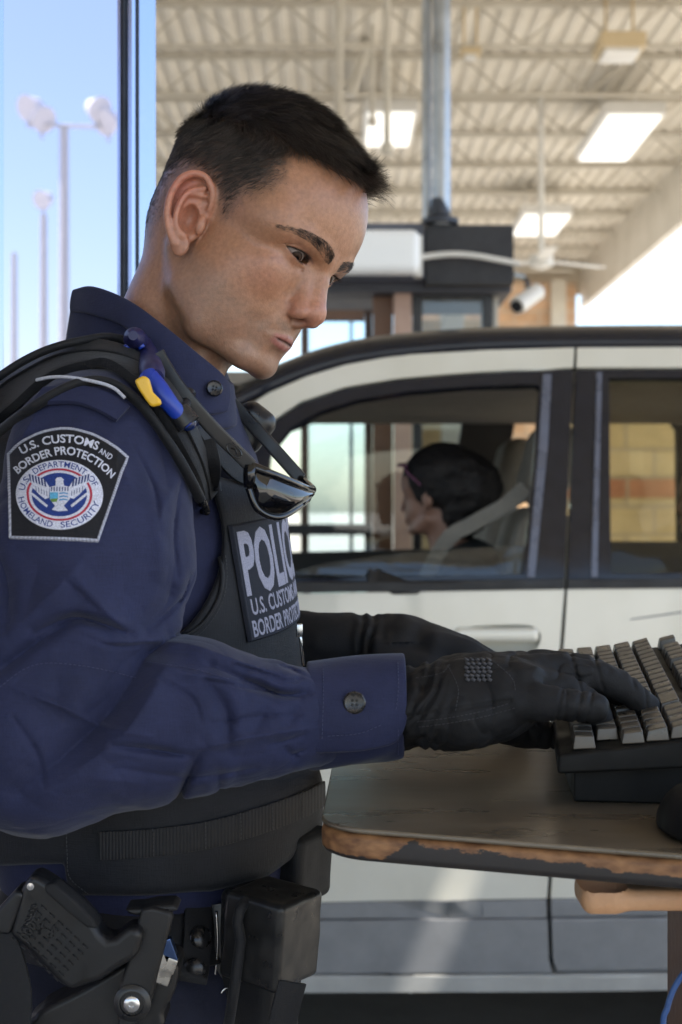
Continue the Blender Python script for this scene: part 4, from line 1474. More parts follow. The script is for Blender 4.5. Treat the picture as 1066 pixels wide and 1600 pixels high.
for k in ([36, 40, 36, 34, 26, 20], [-36, -40, -36, -34, -26, -20]):
    ribbon(offs(PADC, k)[::3], .007, .009, BS, .007, 'binding', m_strap, pad, 1.2, 3, 8, e=0.9)
ribbon(offs(PADC, [14, 16, 12, 10, 4, 4])[::3], .022, .003, BS, .0115, 'webbing', m_strap, pad, 1.2, 3, 8)
ribbon([(285, 665), (318, 700), (345, 735), (372, 748)], .024, .003, BS, .013, 'webbing', m_strap, pad, 1.2, 6, 4)
w2_ = ribbon([(318, 690), (330, 740), (330, 790), (324, 840), (312, 890), (296, 935), (280, 975)], .022, .003, [B_VEST], .012, 'webbing', m_strap, pad, 1.2, 6, 8)
# ladder-lock buckle
bp_, bn_ = hit(333, 768, BS, .015)
mbk = MB()
ux = np.cross(bn_, [0.15, 0, 1]); ux /= np.linalg.norm(ux); uy = np.cross(ux, bn_)
for a in (-1, 1): mbk.tube([bp_ + ux * a * .015 - uy * .013, bp_ + ux * a * .015 + uy * .013], .0032, 10)
for a in (-.013, -.003, .006, .013): mbk.tube([bp_ - ux * .015 + uy * a, bp_ + ux * .015 + uy * a], .0026 if a != .013 else .0034, 10)
mbk.build('buckle', m_plast, pad, smooth=True)

# epaulette tab with pale piping
ep = ribbon([(66, 625), (120, 622), (160, 632), (190, 652)], .019, .005, BS, .004, 'epaulette', m_navy, shirt, 1.15, 6, 4)
m_pipe = plain('silver piping', (0.42, 0.43, 0.50), 0.6, 0, 0.4, 0.2, 600)
ribbon([(69, 610), (90, 606), (120, 607), (152, 613), (175, 621), (189, 634)], .0028, .0028, BS, .0105, 'piping', m_pipe, ep, 1.15, 6, 4, e=1.0)
# name tape on the shirt, mostly under the vest edge
mb = MB()

# ---- drinking tube clipped to the strap
tb = empty('drinking_tube', W(255, 625, 1.2))
tag(tb, 'blue drinking tube with a purple bite valve and yellow lever clipped on the shoulder strap', 'drinking tube')
m_purple = plain('purple rubber', (0.012, 0.013, 0.065), 0.45, 0, 0.5, 0.15)
m_blue = plain('blue plastic', (0.008, 0.035, 0.30), 0.25, 0, 0.5, 0.1)
m_dblue = plain('dark blue hose', (0.006, 0.014, 0.06), 0.12, 0, 0.6, 0.1)
m_yel = plain('yellow plastic', (0.72, 0.42, 0.02), 0.35, 0, 0.5, 0.08)
B_PAD = BS + [mesh_bvh(pad)]


def onpad(x, y, o): return W(x, y, hit(x, y, B_PAD, 0, 1.2)[0][1] - o)


mb = MB()
mb.tube(catmull([onpad(208, 524, .012), onpad(216, 538, .014), onpad(232, 562, .016), onpad(237, 580, .016), onpad(240, 592, .016)], 5),
        list(np.interp(np.linspace(0, 1, 21), [0, .06, .3, .6, .8, 1], [.004, .0095, .0115, .0098, .0105, .0085])), 20)
o = mb.build('bite_valve', m_purple, tb, auto=60)
ring = [onpad(210, 556, .016) + (W(17 * math.cos(a), 20 * math.sin(a), 1.16) - W(0, 0, 1.16)) for a in np.linspace(0.6, 5.6, 24)]
MB().tube(ring, .0032, 10).build('cap_loop', m_blue, tb, smooth=True)
mb = MB(); mb.tube([onpad(231, 588, .016), onpad(246, 606, .017), onpad(268, 634, .017), onpad(292, 660, .016)], [.008, .0082, .0068, .0066], 18)
mb.build('valve_body', m_blue, tb, auto=50)
mb = MB(); mb.prism([(-17, -12), (-3, -20), (6, -16), (12, 6), (24, 18), (26, 26), (10, 30), (2, 20), (-10, 2)], onpad(226, 606, .026), (W(225, 606, 1.15) - W(224, 606, 1.15)) * 0.95, (W(224, 607, 1.15) - W(224, 606, 1.15)) * 0.95, (0, .008, 0))
mb.build('lever', m_yel, tb, bevel=.0022, seg=3)
mb = MB(); mb.lathe([(.0072, -.007), (.0098, -.007), (.0098, .007), (.0072, .007)], onpad(287, 653, .016), W(292, 660, 1.163) - W(280, 645, 1.163), 20)
mb.tube([onpad(286, 642, .024), onpad(292, 624, .028), onpad(296, 614, .028)], [.004, .005, .006], 10)
mb.build('clip', m_plast, tb, auto=40)
MB().tube(catmull([onpad(292, 660, .016), onpad(305, 668, .014), onpad(322, 671, .012), onpad(336, 664, .010), onpad(344, 650, .008), onpad(342, 640, .0)], 6), .0066, 16).build('hose', m_dblue, tb, smooth=True)

# ---- sunglasses hanging from the collar
sg = empty('sunglasses', W(400, 740, 1.24))
tag(sg, 'black wraparound sunglasses hanging folded open on the chest below the collar', 'sunglasses')
hn, hf = W(392, 728, 1.200), W(470, 748, 1.335)          # hinges near and far
m_lens = plain('dark lens', (0.004, 0.004, 0.005), 0.03, 0, 0.8, 0.05, rvar=0.01)
mb = MB()
mb.tube(catmull([W(246, 552, 1.185), W(268, 590, 1.183), W(300, 632, 1.183), W(335, 672, 1.188), W(368, 704, 1.195), hn], 6), .004, 14, flat=(.0125, .0045), up=(0, -1, .0))
a_ = mb.build('temple_arm', m_plast, sg, auto=50)
mb = MB(); mb.tube([W(366 + 11 * math.cos(a) - 4 * math.sin(a), 704 + 9 * math.cos(a) + 6 * math.sin(a), 1.1905) for a in np.linspace(0, 6.28, 22)], .0007, 6)
mb.tube([W(361, 700, 1.1905), W(369, 703, 1.1905), W(371, 710, 1.1905)], .0006, 6)
mb.build('temple_badge', m_gloss, a_, smooth=True)
mb = MB()
mb.tube(catmull([W(352, 622, 1.345), W(380, 648, 1.345), W(420, 692, 1.34), hf], 6), .004, 14, flat=(.0125, .0045), up=(0, -1, 0))
mb.build('temple_arm', m_plast, sg, auto=50)
# frame front: two rims in the plane through the hinges, bowed forward
bowx = W(482, 778, 1.25)
top = catmull([hn, W(428, 742, 1.205), W(462, 756, 1.232), W(481, 764, 1.262), W(488, 764, 1.295), hf], 10)
botm = catmull([W(388, 762, 1.200), W(404, 797, 1.203), W(436, 808, 1.222), W(470, 789, 1.255), W(482, 776, 1.285), W(470, 764, 1.335)], 10)
m_ = len(top); V = []
for j in range(7):
    t = j / 6; p = top * (1 - t) + botm * t
    bul = np.sin(np.pi * t)[..., None] if hasattr(t, '__len__') else math.sin(math.pi * t)
    p = p + np.array([.006, -.010, 0]) * bul * np.sin(np.pi * np.linspace(0, 1, m_))[:, None]
    V += list(p)
Fc = [[j * m_ + i, j * m_ + i + 1, (j + 1) * m_ + i + 1, (j + 1) * m_ + i] for j in range(6) for i in range(m_ - 1)]
o = MB().add(V, Fc).build('lens', m_lens, sg, smooth=True)
s_ = o.modifiers.new('thick', 'SOLIDIFY'); s_.thickness = .0022
mb = MB(); mb.tube(top, [.0042] * 8 + [.0036] * (m_ - 8), 12); mb.tube(botm, .0030, 12); mb.tube([hn, W(390, 742, 1.199), W(388, 762, 1.2)], [.006, .0055, .004], 12); mb.tube([top[30], .5 * (top[30] + botm[30]), botm[30]], [.003, .004, .003], 10)
mb.build('frame', m_gloss, sg, smooth=True)

# ---- shoulder microphone behind the glasses
V, Q = mesh_sdf(lambda P: rbox(P, W(392, 668, 1.365), (.019, .016, .023), .012, Matrix.Rotation(R(38), 3, 'Y')), W(340, 730, 1.32), W(450, 600, 1.41), .0015)
mic = np_mesh('microphone', V, Q, m_plast)
tag(mic, 'small black rounded shoulder microphone behind the hanging sunglasses', 'microphone')

m_rib = fabric('ribbed webbing', (0.013, 0.013, 0.0145), 0.62, 1100, 0.4, 0.2, 0.05)
nt = m_rib.node_tree; pb = nt.nodes['Principled BSDF']; old = pb.inputs['Normal'].links[0].from_socket
tc = N(nt, 'ShaderNodeTexCoord'); wv = N(nt, 'ShaderNodeTexWave', bands_direction='X'); wv.inputs['Scale'].default_value = 115; wv.inputs['Distortion'].default_value = .3
b2 = N(nt, 'ShaderNodeBump'); b2.inputs['Strength'].default_value = .8; b2.inputs['Distance'].default_value = .0006
nt.links.new(tc.outputs['Object'], wv.inputs['Vector']); nt.links.new(wv.outputs['Fac'], b2.inputs['Height']); nt.links.new(old, b2.inputs['Normal']); nt.links.new(b2.outputs[0], pb.inputs['Normal'])

# ---- waist: webbing rows on the vest band, seams
ribbon([(157, 1321), (240, 1316), (330, 1303), (410, 1280), (470, 1258), (503, 1240)], .0235, .0028, [B_VEST], .0022, 'webbing', m_rib, vest, 1.2, 8, 8)
m_grey = plain('grey thread', (0.05, 0.05, 0.052), 0.8)
for x, y in ((238, 1316), (318, 1305), (372, 1291), (420, 1276), (465, 1259)):
    stitch([(x, y - 22), (x + 1, y), (x + 1, y + 22)], [B_VEST], 'stitching', vest, .0040, .00035, 6, True, m_grey, 1.2)
stitch([(104, 1288), (106, 1340), (110, 1372), (140, 1398)], [B_VEST], 'stitching', vest, .0008, .0004, 10, True, m_grey, 1.2)
stitch([(345, 870), (346, 905), (338, 940), (312, 978), (272, 1004)], [B_VEST], 'edge_binding', vest, .001, .0022, 10, False, m_strap, 1.2)
stitch([(352, 868), (353, 908), (344, 946), (318, 984), (280, 1012)], [B_VEST], 'stitching', vest, .0012, .0003, 10, True, m_grey, 1.2)

# zip and its pull at the front of the vest
zp = MB(); a0 = hit(462, 985, [B_VEST], .003, 1.3)[0]
zp.tube([W(466, 980, 1.30), W(470, 1000, 1.30), W(474, 1040, 1.30)], .0016, 8); zp.box(W(468, 985, 1.30), (.003, .002, .006), None, .001)
zp.build('zip', m_steel, vest, smooth=True)


# ---- belt
def ring_at(z, sdf, off, n=96, c=W(228, 1480, 1.35)):
    out = []
    for k in range(n):
        a = 2 * math.pi * k / n; d = np.array([math.cos(a), math.sin(a), 0])
        out.append(d)
    D = np.array(out); lo = np.full(n, .03); hi = np.full(n, .32); base = np.array([c[0], c[1], z])
    for _ in range(22):
        mid = (lo + hi) / 2
        v = sdf((base + D * mid[:, None]).astype(np.float32))
        lo = np.where(v < 0, mid, lo); hi = np.where(v < 0, hi, mid)
    return base + D * (lo + off)[:, None]


zb0, zb1 = CZ - 722 / F * 1.18, CZ - 612 / F * 1.18
rows_ = [ring_at(z, trouser_sdf, o) for z, o in ((zb0, .003), (zb0 + .002, .007), ((zb0 + zb1) / 2, .0075), (zb1 - .002, .007), (zb1, .003))]
V = np.concatenate(rows_); n_ = 96
Fc = [[j * n_ + i, j * n_ + (i + 1) % n_, (j + 1) * n_ + (i + 1) % n_, (j + 1) * n_ + i] for j in range(4) for i in range(n_)]
belt = MB().add(V, Fc).build('belt', m_strap, officer, auto=50)
B_BELT = [mesh_bvh(belt)]
bd_ = lambda x, y, o=0.0: hit(x, y, B_BELT, o, 1.18)[0]
# keeper with two snaps
kp = ribbon([(306, 1402), (307, 1430), (306, 1470), (303, 1512), (300, 1532)], .0255, .004, B_BELT, .004, 'belt_keeper', m_strap, belt, 1.18, 6, 3)
m_snap = plain('black enamelled snap', (0.03, 0.03, 0.032), 0.25, 0.6, 0.5, 0.2, 100)
for x, y in ((309, 1467), (304, 1516)):
    c = bd_(x, y, .006); n = hit(x, y, B_BELT, 0, 1.18)[1]
    MB().lathe([(.0098, 0), (.0098, .0012), (.008, .0032), (.004, .0045), (.0004, .0048)], c, n, 28).build('snap', m_snap, kp, auto=60)

# key clip
kc = empty('key_clip', bd_(345, 1470, .006))
tag(kc, 'black and silver key clip hanging on the belt beside the snapped keeper', 'key clip')
mb = MB(); d0 = bd_(345, 1450)[1] - .008
mb.tube(catmull([W(346, 1412, d0), W(350, 1450, d0 - .003), W(350, 1500, d0 - .004), W(345, 1545, d0 - .003), W(338, 1582, d0)], 5), .004, 14, flat=(.017, .004), up=(0, -1, 0)); mb.build('strap', m_leather, kc, auto=40)
mb = MB(); mb.tube(catmull([W(338, 1424, d0 - .005), W(340, 1480, d0 - .007), W(333, 1540, d0 - .007), W(322, 1570, d0 - .005)], 6), .0011, 8)
mb.tube(catmull([W(362, 1543, d0 - .005), W(350, 1546, d0 - .009), W(340, 1562, d0 - .009), W(328, 1582, d0 - .006), W(316, 1590, d0 - .005)], 6), .0011, 8)
mb.tube(catmull([W(305, 1540, d0 - .004), W(303, 1560, d0 - .005), W(308, 1590, d0 - .004)], 6), .0010, 8)
mb.build('wire_hook', m_steel, kc, smooth=True)

# magazine pouch with a flap
ph_ = empty('belt_pouch', W(425, 1510, 1.2))
tag(ph_, 'black nylon belt pouch with a square flap at the front of the hip', 'pouch')
MR = np.array(Matrix.Rotation(R(-32), 3, 'Z') @ Matrix.Rotation(R(5), 3, 'Y'))
m_ny = fabric('black nylon pouch', (0.0125, 0.0125, 0.0135), 0.6, 900, 0.5, 0.2, 0.05)
pc = W(404, 1530, 1.215)


def pouch(P):
    d = rbox(P, pc, (.030, .026, .078), .008, MR)
    return d + .0012 * vnoise(P, 45, 3)


V, Q = mesh_sdf(pouch, pc - .11, pc + .11, .002); np_mesh('body', V, Q, m_ny, ph_)
fc_ = W(424, 1458, 1.185)


def flap(P):
    d = rbox(P, fc_, (.030, .031, .0365), .0055, MR)
    return d + .0008 * vnoise(P, 60, 5)


V, Q = mesh_sdf(flap, fc_ - .07, fc_ + .07, .0016); np_mesh('flap', V, Q, plain('black vinyl flap', (0.012, 0.0118, 0.012), 0.36, 0, 0.35, 0.2, 60, 0.12, 300), ph_)
MB().tube([W(386, 1405, 1.165), W(374, 1424, 1.158), W(371, 1440, 1.158), W(376, 1470, 1.16), W(367, 1540, 1.16), W(356, 1610, 1.165)], .0045, 10).build('edge_binding', m_strap, ph_, smooth=True)
MB().tube([W(457, 1535, 1.150), W(448, 1570, 1.150), W(436, 1620, 1.152)], .01, 14, flat=(.024, .004), up=(0.3, -1, 0)).build('strap', m_strap, ph_, auto=40)
V, Q = mesh_sdf(lambda P: rbox(P, W(472, 1350, 1.30), (.017, .030, .032), .009, MR) + .001 * vnoise(P, 60, 1), W(472, 1350, 1.30) - .05, W(472, 1350, 1.30) + .05, .002)
p2 = np_mesh('small_pouch', V, Q, m_ny)
tag(p2, 'small black ribbed pouch on the far front of the belt, under the vest edge', 'pouch')

# ---- holster and pistol
ZO = lambda L: [(x / 3.553, y / 3.553) for x, y in L]        # zoomed trace -> photograph px, origin (0, 1300)


def plate(poly, d, depth, name, mat, parent, bevel=.003, seg=3):
    P0 = W(0, 1300, d); ux = W(1, 1300, d) - P0; uy = W(0, 1301, d) - P0
    mb = MB(); mb.prism(poly, P0, ux, uy, (0, depth, 0))
    o = mb.build(name, mat, parent, bevel=bevel, seg=seg)
    return o


ho = empty('holster', W(200, 1550, 1.13))
tag(ho, 'black leather duty holster with a riveted hood strap on the near hip', 'holster')
m_hol = plain('black holster leather', (0.011, 0.0105, 0.011), 0.44, 0, 0.35, 0.3, 30, 0.25, 350)
hb = [(160, 1120), (190, 1030), (240, 985), (430, 893), (590, 800), (690, 735), (790, 700), (980, 720), (975, 860), (950, 930), (905, 1010), (850, 1120)]
plate(ZO([(x, y) for x, y in catmull(hb, 3, True)]), 1.115, .045, 'body', m_hol, ho, .007, 4)
hs = [(785, 428), (845, 418), (950, 446), (958, 480), (930, 590), (880, 780), (852, 900), (825, 985), (770, 1060), (740, 1120), (655, 1120), (648, 960), (662, 860), (700, 740), (730, 600)]
st_ = plate(ZO(hs), 1.104, .012, 'hood_strap', m_hol, ho, .0035, 4)
plate(ZO([(690, 430), (790, 425), (850, 410), (960, 405), (992, 435), (940, 452), (840, 445), (760, 470), (720, 460)]), 1.108, .03, 'hood', m_hol, ho, .004, 3)
rc = W(735 / 3.553, 1300 + 950 / 3.553, 1.1035)
MB().lathe([(.0004, -.006), (.0145, -.0005), (.0145, .0008), (.0115, .0028), (.0095, .0028), (.009, .001), (.0004, .0008)], rc, (0, -1, 0), 32).build('rivet_cup', m_plast, st_, auto=50)
MB().lathe([(.0062, .001), (.0062, .0036), (.0045, .0048), (.0022, .0048), (.0020, .0036), (.0003, .0036)], rc, (0, -1, 0), 28).build('rivet', m_steel, st_, auto=50)
mb = MB(); c = W(258, 1500, 1.112)
mb.box(W(257, 1512, 1.112), (.0075, .005, .012), np.array(Matrix.Rotation(R(20), 3, 'Y')), .0015); mb.box(W(268, 1508, 1.11), (.004, .004, .006), np.array(Matrix.Rotation(R(20), 3, 'Y')), .0012)
mb.build('thumb_lever', plain('worn nickel', (0.42, 0.40, 0.37), 0.3, 1, 0.5, 0.2, 80), ho, auto=40)
MB().box(W(264, 1484, 1.112), (.005, .005, .009), np.array(Matrix.Rotation(R(-20), 3, 'Y')), .0012).build('spring_catch', plain('blued steel', (0.06, 0.10, 0.22), 0.25, 0.9, 0.5, 0.2), ho, auto=40)

pi_ = empty('pistol', W(90, 1450, 1.1))
tag(pi_, 'black pistol seated in the hip holster with its ribbed grip showing', 'pistol')
m_gun = plain('black polymer', (0.009, 0.009, 0.010), 0.42, 0, 0.35, 0.2, 60, 0.2, 700)
gp = [(112, 325), (178, 225), (262, 275), (330, 320), (430, 400), (510, 485), (560, 570), (592, 600), (640, 590), (720, 520), (800, 560), (760, 700), (560, 830), (440, 870), (400, 892), (330, 850), (260, 775), (180, 690), (110, 625), (45, 578)]
plate(ZO(gp), 1.092, .030, 'frame', m_gun, pi_, .0075, 4)
plate(ZO([(-60, 480), (90, 318), (136, 350), (48, 580), (-60, 560)]), 1.0915, .031, 'magazine_base', m_gun, pi_, .0035, 3)
bk = plate(ZO([(245, 295), (300, 285), (420, 385), (520, 490), (545, 540), (480, 535), (380, 455), (245, 335)]), 1.0895, .02, 'backstrap', plain('stippled polymer', (0.012, 0.012, 0.013), 0.75, 0, 0.3, 0.3, 900, 1.0, 1500), pi_, .003, 3)
mb = MB(); P0 = W(0, 1300, 1.0908); ux = (W(1, 1300, 1.0908) - P0) / 3.553; uy = (W(0, 1301, 1.0908) - P0) / 3.553
for r_ in range(7):
    for k in range(6):
        x = 215 + 52 * k + 20 * r_ - 10 * (r_ % 2); y = 555 + 40 * k - 30 * r_ + 48 * (r_ % 2)
        a, b = P0 + ux * (300 + (k - 3) * 46 - (r_ - 3) * 27) + uy * (640 + (k - 3) * 43 + (r_ - 3) * 30), None
        dr = ux * 15 + uy * 14
        mb.tube([a - dr, a + dr], .0006, 6)
for r_ in range(6):
    a = P0 + ux * (185 - r_ * 10) + uy * (410 + r_ * 26); mb.tube([a - ux * 14 + uy * 6, a + ux * 14 - uy * 6], .0009, 6)
for x0, y0, x1, y1 in ((205, 425, 145, 575), (245, 490, 213, 568), (303, 515, 272, 590)):
    mb.tube([P0 + ux * x0 + uy * y0, P0 + ux * x1 + uy * y1], .0007, 6)
mb.build('grip_ribs', m_gun, pi_, smooth=True)


def letters(body, origin, u, v, size, depth, name, mat, parent, bold=0.0):
    vv, tt = text_tris(body, bold)
    u = np.asarray(u, float); v = np.asarray(v, float); nrm = np.cross(u, v); nrm /= np.linalg.norm(nrm)
    V = np.asarray(origin) + (vv[:, :1] * u + vv[:, 1:] * v) * size
    o = MB().add(V, [list(t) for t in tt]).build(name, mat, parent)
    s = o.modifiers.new('thick', 'SOLIDIFY'); s.thickness = depth; s.offset = 0
    return o


du = np.array([ux, uy])
tu = (ux * -0.47 + uy * 0.88); tu /= np.linalg.norm(tu); tv = (ux * 0.88 + uy * 0.47); tv /= np.linalg.norm(tv)
letters('2000', P0 + ux * 178 + uy * 455 * 1.0, -tu * -1, tv, .0105, .0012, 'grip_marking', m_gun, pi_, .02)
letters('P', P0 + ux * 255 + uy * 530, tu, tv, .0105, .0012, 'grip_marking', m_gun, pi_, .02)
MB().lathe([(.0002, .001), (.0028, .0008), (.0028, -.002)], W(170 / 3.553, 1300 + 303 / 3.553, 1.0915), (0, -1, 0), 14).build('pin', m_steel, pi_, auto=50)
# hanging strap ends at the left edge
MB().tube(catmull([W(-10, 1455, 1.10), W(8, 1500, 1.10), W(20, 1560, 1.10), W(14, 1640, 1.10)], 6), .01, 14, flat=(.03, .006), up=(0, -1, 0)).build('belt_strap', m_strap, belt, auto=40)
# trouser-top button placket and shirt tuck are one cloth: a waistband
wb = [ring_at(z, trouser_sdf, o) for z, o in ((zb1 - .006, .001), (zb1 + .002, .0035), (zb1 + .022, .004), (zb1 + .026, .001))]
V = np.concatenate(wb)
Fc = [[j * n_ + i, j * n_ + (i + 1) % n_, (j + 1) * n_ + (i + 1) % n_, (j + 1) * n_ + i] for j in range(3) for i in range(n_)]
MB().add(V, Fc).build('waistband', m_dnavy, trousers, auto=60)
# rubber badge on the back of the glove, wrist tab on the far one
gb = MB()
for i in range(5):
    for j in range(6):
        p, n = hit(726 + 8.6 * i + 2 * (j % 2), 1030 + 6.2 * j, [B_GLOVE], .0004, 1.13)
        p2_, _ = hit(732 + 8.6 * i + 2 * (j % 2), 1033 + 6.2 * j, [B_GLOVE], .0004, 1.13)
        gb.tube([p, p2_], .0013, 6)
gb.build('rubber_badge', plain('grey rubber print', (0.05, 0.05, 0.056), 0.6), glove, smooth=True)

for L in ([(652, 1128), (700, 1122), (752, 1112), (800, 1098)], [(655, 1136), (702, 1130), (756, 1120), (806, 1106)], [(700, 1040), (716, 1075), (712, 1112)], [(770, 1032), (800, 1060), (806, 1084)], [(650, 1060), (690, 1052), (705, 1036)]):
    stitch(L, [B_GLOVE], 'stitching', glove, .0003, .0004, 12, True, plain('charcoal thread', (0.035, 0.035, 0.04), .7), 1.13)

# ================================================================ SETTING: ground, canopy, glass wall, booth, walls, lamps
def noise_col(name, c1, c2, scale, rough=.8, bump=.3, det=8, rvar=.1, spec=.4, dist=.004):
    m, nt, b = nodes(name)
    tc = N(nt, 'ShaderNodeTexCoord'); nz = N(nt, 'ShaderNodeTexNoise'); nz.inputs['Scale'].default_value = scale; nz.inputs['Detail'].default_value = det; nz.inputs['Roughness'].default_value = .65
    nt.links.new(tc.outputs['Object'], nz.inputs['Vector'])
    r = N(nt, 'ShaderNodeValToRGB'); r.color_ramp.elements[0].position = .35; r.color_ramp.elements[1].position = .68
    r.color_ramp.elements[0].color = rgb(*c1); r.color_ramp.elements[1].color = rgb(*c2)
    nt.links.new(nz.outputs[0], r.inputs[0]); nt.links.new(r.outputs[0], b.inputs['Base Color'])
    b.inputs['Roughness'].default_value = rough; b.inputs['Specular IOR Level'].default_value = spec
    bp = N(nt, 'ShaderNodeBump'); bp.inputs['Strength'].default_value = bump; bp.inputs['Distance'].default_value = dist
    n2 = N(nt, 'ShaderNodeTexNoise'); n2.inputs['Scale'].default_value = scale * 12; n2.inputs['Detail'].default_value = 5
    nt.links.new(tc.outputs['Object'], n2.inputs['Vector'])
    nt.links.new(n2.outputs[0], bp.inputs['Height']); nt.links.new(bp.outputs[0], b.inputs['Normal'])
    return m


def brick_mat(name, c1, c2, mortar, scale=1.0, band=None):
    m, nt, b = nodes(name)
    tc = N(nt, 'ShaderNodeTexCoord'); sp = N(nt, 'ShaderNodeSeparateXYZ'); cb_ = N(nt, 'ShaderNodeCombineXYZ')
    nt.links.new(tc.outputs['Object'], sp.inputs[0])
    ad = N(nt, 'ShaderNodeMath', operation='ADD'); nt.links.new(sp.outputs['X'], ad.inputs[0]); nt.links.new(sp.outputs['Y'], ad.inputs[1])
    nt.links.new(ad.outputs[0], cb_.inputs['X']); nt.links.new(sp.outputs['Z'], cb_.inputs['Y'])
    br = N(nt, 'ShaderNodeTexBrick'); br.inputs['Scale'].default_value = scale
    br.inputs['Color1'].default_value = rgb(*c1); br.inputs['Color2'].default_value = rgb(*c2); br.inputs['Mortar'].default_value = rgb(*mortar)
    br.inputs['Mortar Size'].default_value = .012; br.inputs['Brick Width'].default_value = .40; br.inputs['Row Height'].default_value = .20
    nt.links.new(cb_.outputs[0], br.inputs['Vector'])
    nz = N(nt, 'ShaderNodeTexNoise'); nz.inputs['Scale'].default_value = 3; nz.inputs['Detail'].default_value = 8
    nt.links.new(tc.outputs['Object'], nz.inputs['Vector'])
    mr = N(nt, 'ShaderNodeMapRange'); mr.inputs[1].default_value = .3; mr.inputs[2].default_value = .7; mr.inputs[3].default_value = .75; mr.inputs[4].default_value = 1.2
    nt.links.new(nz.outputs[0], mr.inputs[0])
    v = N(nt, 'ShaderNodeVectorMath', operation='SCALE'); nt.links.new(br.outputs['Color'], v.inputs[0]); nt.links.new(mr.outputs[0], v.inputs['Scale'])
    nt.links.new(v.outputs[0], b.inputs['Base Color']); b.inputs['Roughness'].default_value = .9
    bp = N(nt, 'ShaderNodeBump'); bp.inputs['Strength'].default_value = .6; bp.inputs['Distance'].default_value = .008
    nt.links.new(br.outputs['Fac'], bp.inputs['Height']); bp.invert = True; nt.links.new(bp.outputs[0], b.inputs['Normal'])
    return m


m_conc = noise_col('concrete paving', (0.38, 0.355, 0.31), (0.50, 0.475, 0.42), 1.3, .85, .4)
gm = MB()
xs = [-1500, -60, -12, 6, 30, 60, 1500]; ys = [-1500, -60, -12, 10, 30, 80, 1500]
gm.add([(x, y, 0) for y in ys for x in xs], [[j * 7 + i, j * 7 + i + 1, (j + 1) * 7 + i + 1, (j + 1) * 7 + i] for j in range(6) for i in range(6)])
tag(gm.build('ground', m_conc), kind='structure')
m_asph = noise_col('lane asphalt', (0.12, 0.10, 0.08), (0.17, 0.145, 0.12), 3, .9, .5)
tag(MB().add([(-40, 2.75, .004), (40, 2.75, .004), (40, 5.5, .004), (-40, 5.5, .004)], [[0, 1, 2, 3]]).build('road', m_asph), kind='structure')

# ---- canopy: fluted steel deck on bar joists, open at the sides
CX0, CX1, CY0, CY1, CH = -11.0, 3.97, -9.0, 23.6, CZ + 4.1
can = empty('canopy', (0, 10, CH))
tag(can, 'cream canopy roof of fluted metal decking on open bar joists over the lanes', 'canopy')
m_deck = noise_col('cream deck paint', (0.66, 0.61, 0.52), (0.78, 0.73, 0.64), 2.0, .7, .15)
pf = []
x = CX0; pit = .154
while x < CX1:
    pf += [(x, 0), (x + .055, 0), (x + .075, .028), (x + .13, .028)]; x += pit
HX0, HX1, HY0, HY1 = 2.13, 2.31, 1.47, 1.60         # unseen opening added to throw a sun patch on the door


def deck_piece(prof, y0, y1, mb):
    ny = max(2, int((y1 - y0) / 3)); V = []
    for k in range(ny + 1):
        y = y0 + (y1 - y0) * k / ny
        V += [(p[0], y, CH + p[1]) for p in prof]
    n = len(prof)
    mb.add(V, [[k * n + i, k * n + i + 1, (k + 1) * n + i + 1, (k + 1) * n + i] for k in range(ny) for i in range(n - 1)])


db = MB()
deck_piece(pf, HY1, CY1, db); deck_piece(pf, CY0, HY0, db)
deck_piece([p for p in pf if p[0] <= HX0 + .08], HY0, HY1, db); deck_piece([p for p in pf if p[0] >= HX1 - .08], HY0, HY1, db)
dk = db.build('deck', m_deck, can)
s_ = dk.modifiers.new('thick', 'SOLIDIFY'); s_.thickness = .02; s_.offset = 1
m_joist = noise_col('cream joist paint', (0.48, 0.44, 0.37), (0.60, 0.56, 0.48), 4, .65, .1)
y = CY0 + .6
while y < CY1:
    mb = MB(); zt, zb = CH - .03, CH - .36
    mb.bb((CX0, y - .03, zt - .03), (CX1 - .05, y + .03, zt + .02)); mb.bb((CX0 + .3, y - .022, zb - .03), (CX1 - .4, y + .022, zb))
    x = CX0 + .3; k = 0
    while x < CX1 - .6:
        mb.tube([(x, y, zt if k % 2 else zb), (x + .38, y, zb if k % 2 else zt)], .011, 6, False); x += .38; k += 1
    mb.build('joist', m_joist, can)
    y += 1.32
for x in (-6.2,):
    MB().bb((x - .09, CY0, CH - .62), (x + .09, CY1 - .02, CH - .38)).build('girder', m_joist, can)
fm = MB(); fm.bb((CX1, CY0, CH - .72), (CX1 + .09, CY1, CH + .25)); fm.build('fascia', noise_col('pale fascia panel', (0.62, 0.58, 0.50), (0.74, 0.70, 0.62), 2, .6, .1), can)
MB().bb((CX0, CY1, CH - .5), (CX1, CY1 + .09, CH + .25)).build('fascia', m_joist, can)
for x, y in ((-10.6, -8.5), (-10.6, 9), (3.6, -8.6), (-10.6, 22), (3.5, 23.0)):
    MB().bb((x - .12, y - .12, 0), (x + .12, y + .12, CH - .37)).build('column', m_joist, can)

m_lamp, nt, b = nodes('lit diffuser')
b.inputs['Base Color'].default_value = (.85, .85, .82, 1); b.inputs['Emission Color'].default_value = (1, .97, .90, 1); b.inputs['Emission Strength'].default_value = .4
m_white = noise_col('white enamel', (0.66, 0.65, 0.62), (0.76, 0.75, 0.72), 5, .45, .05)


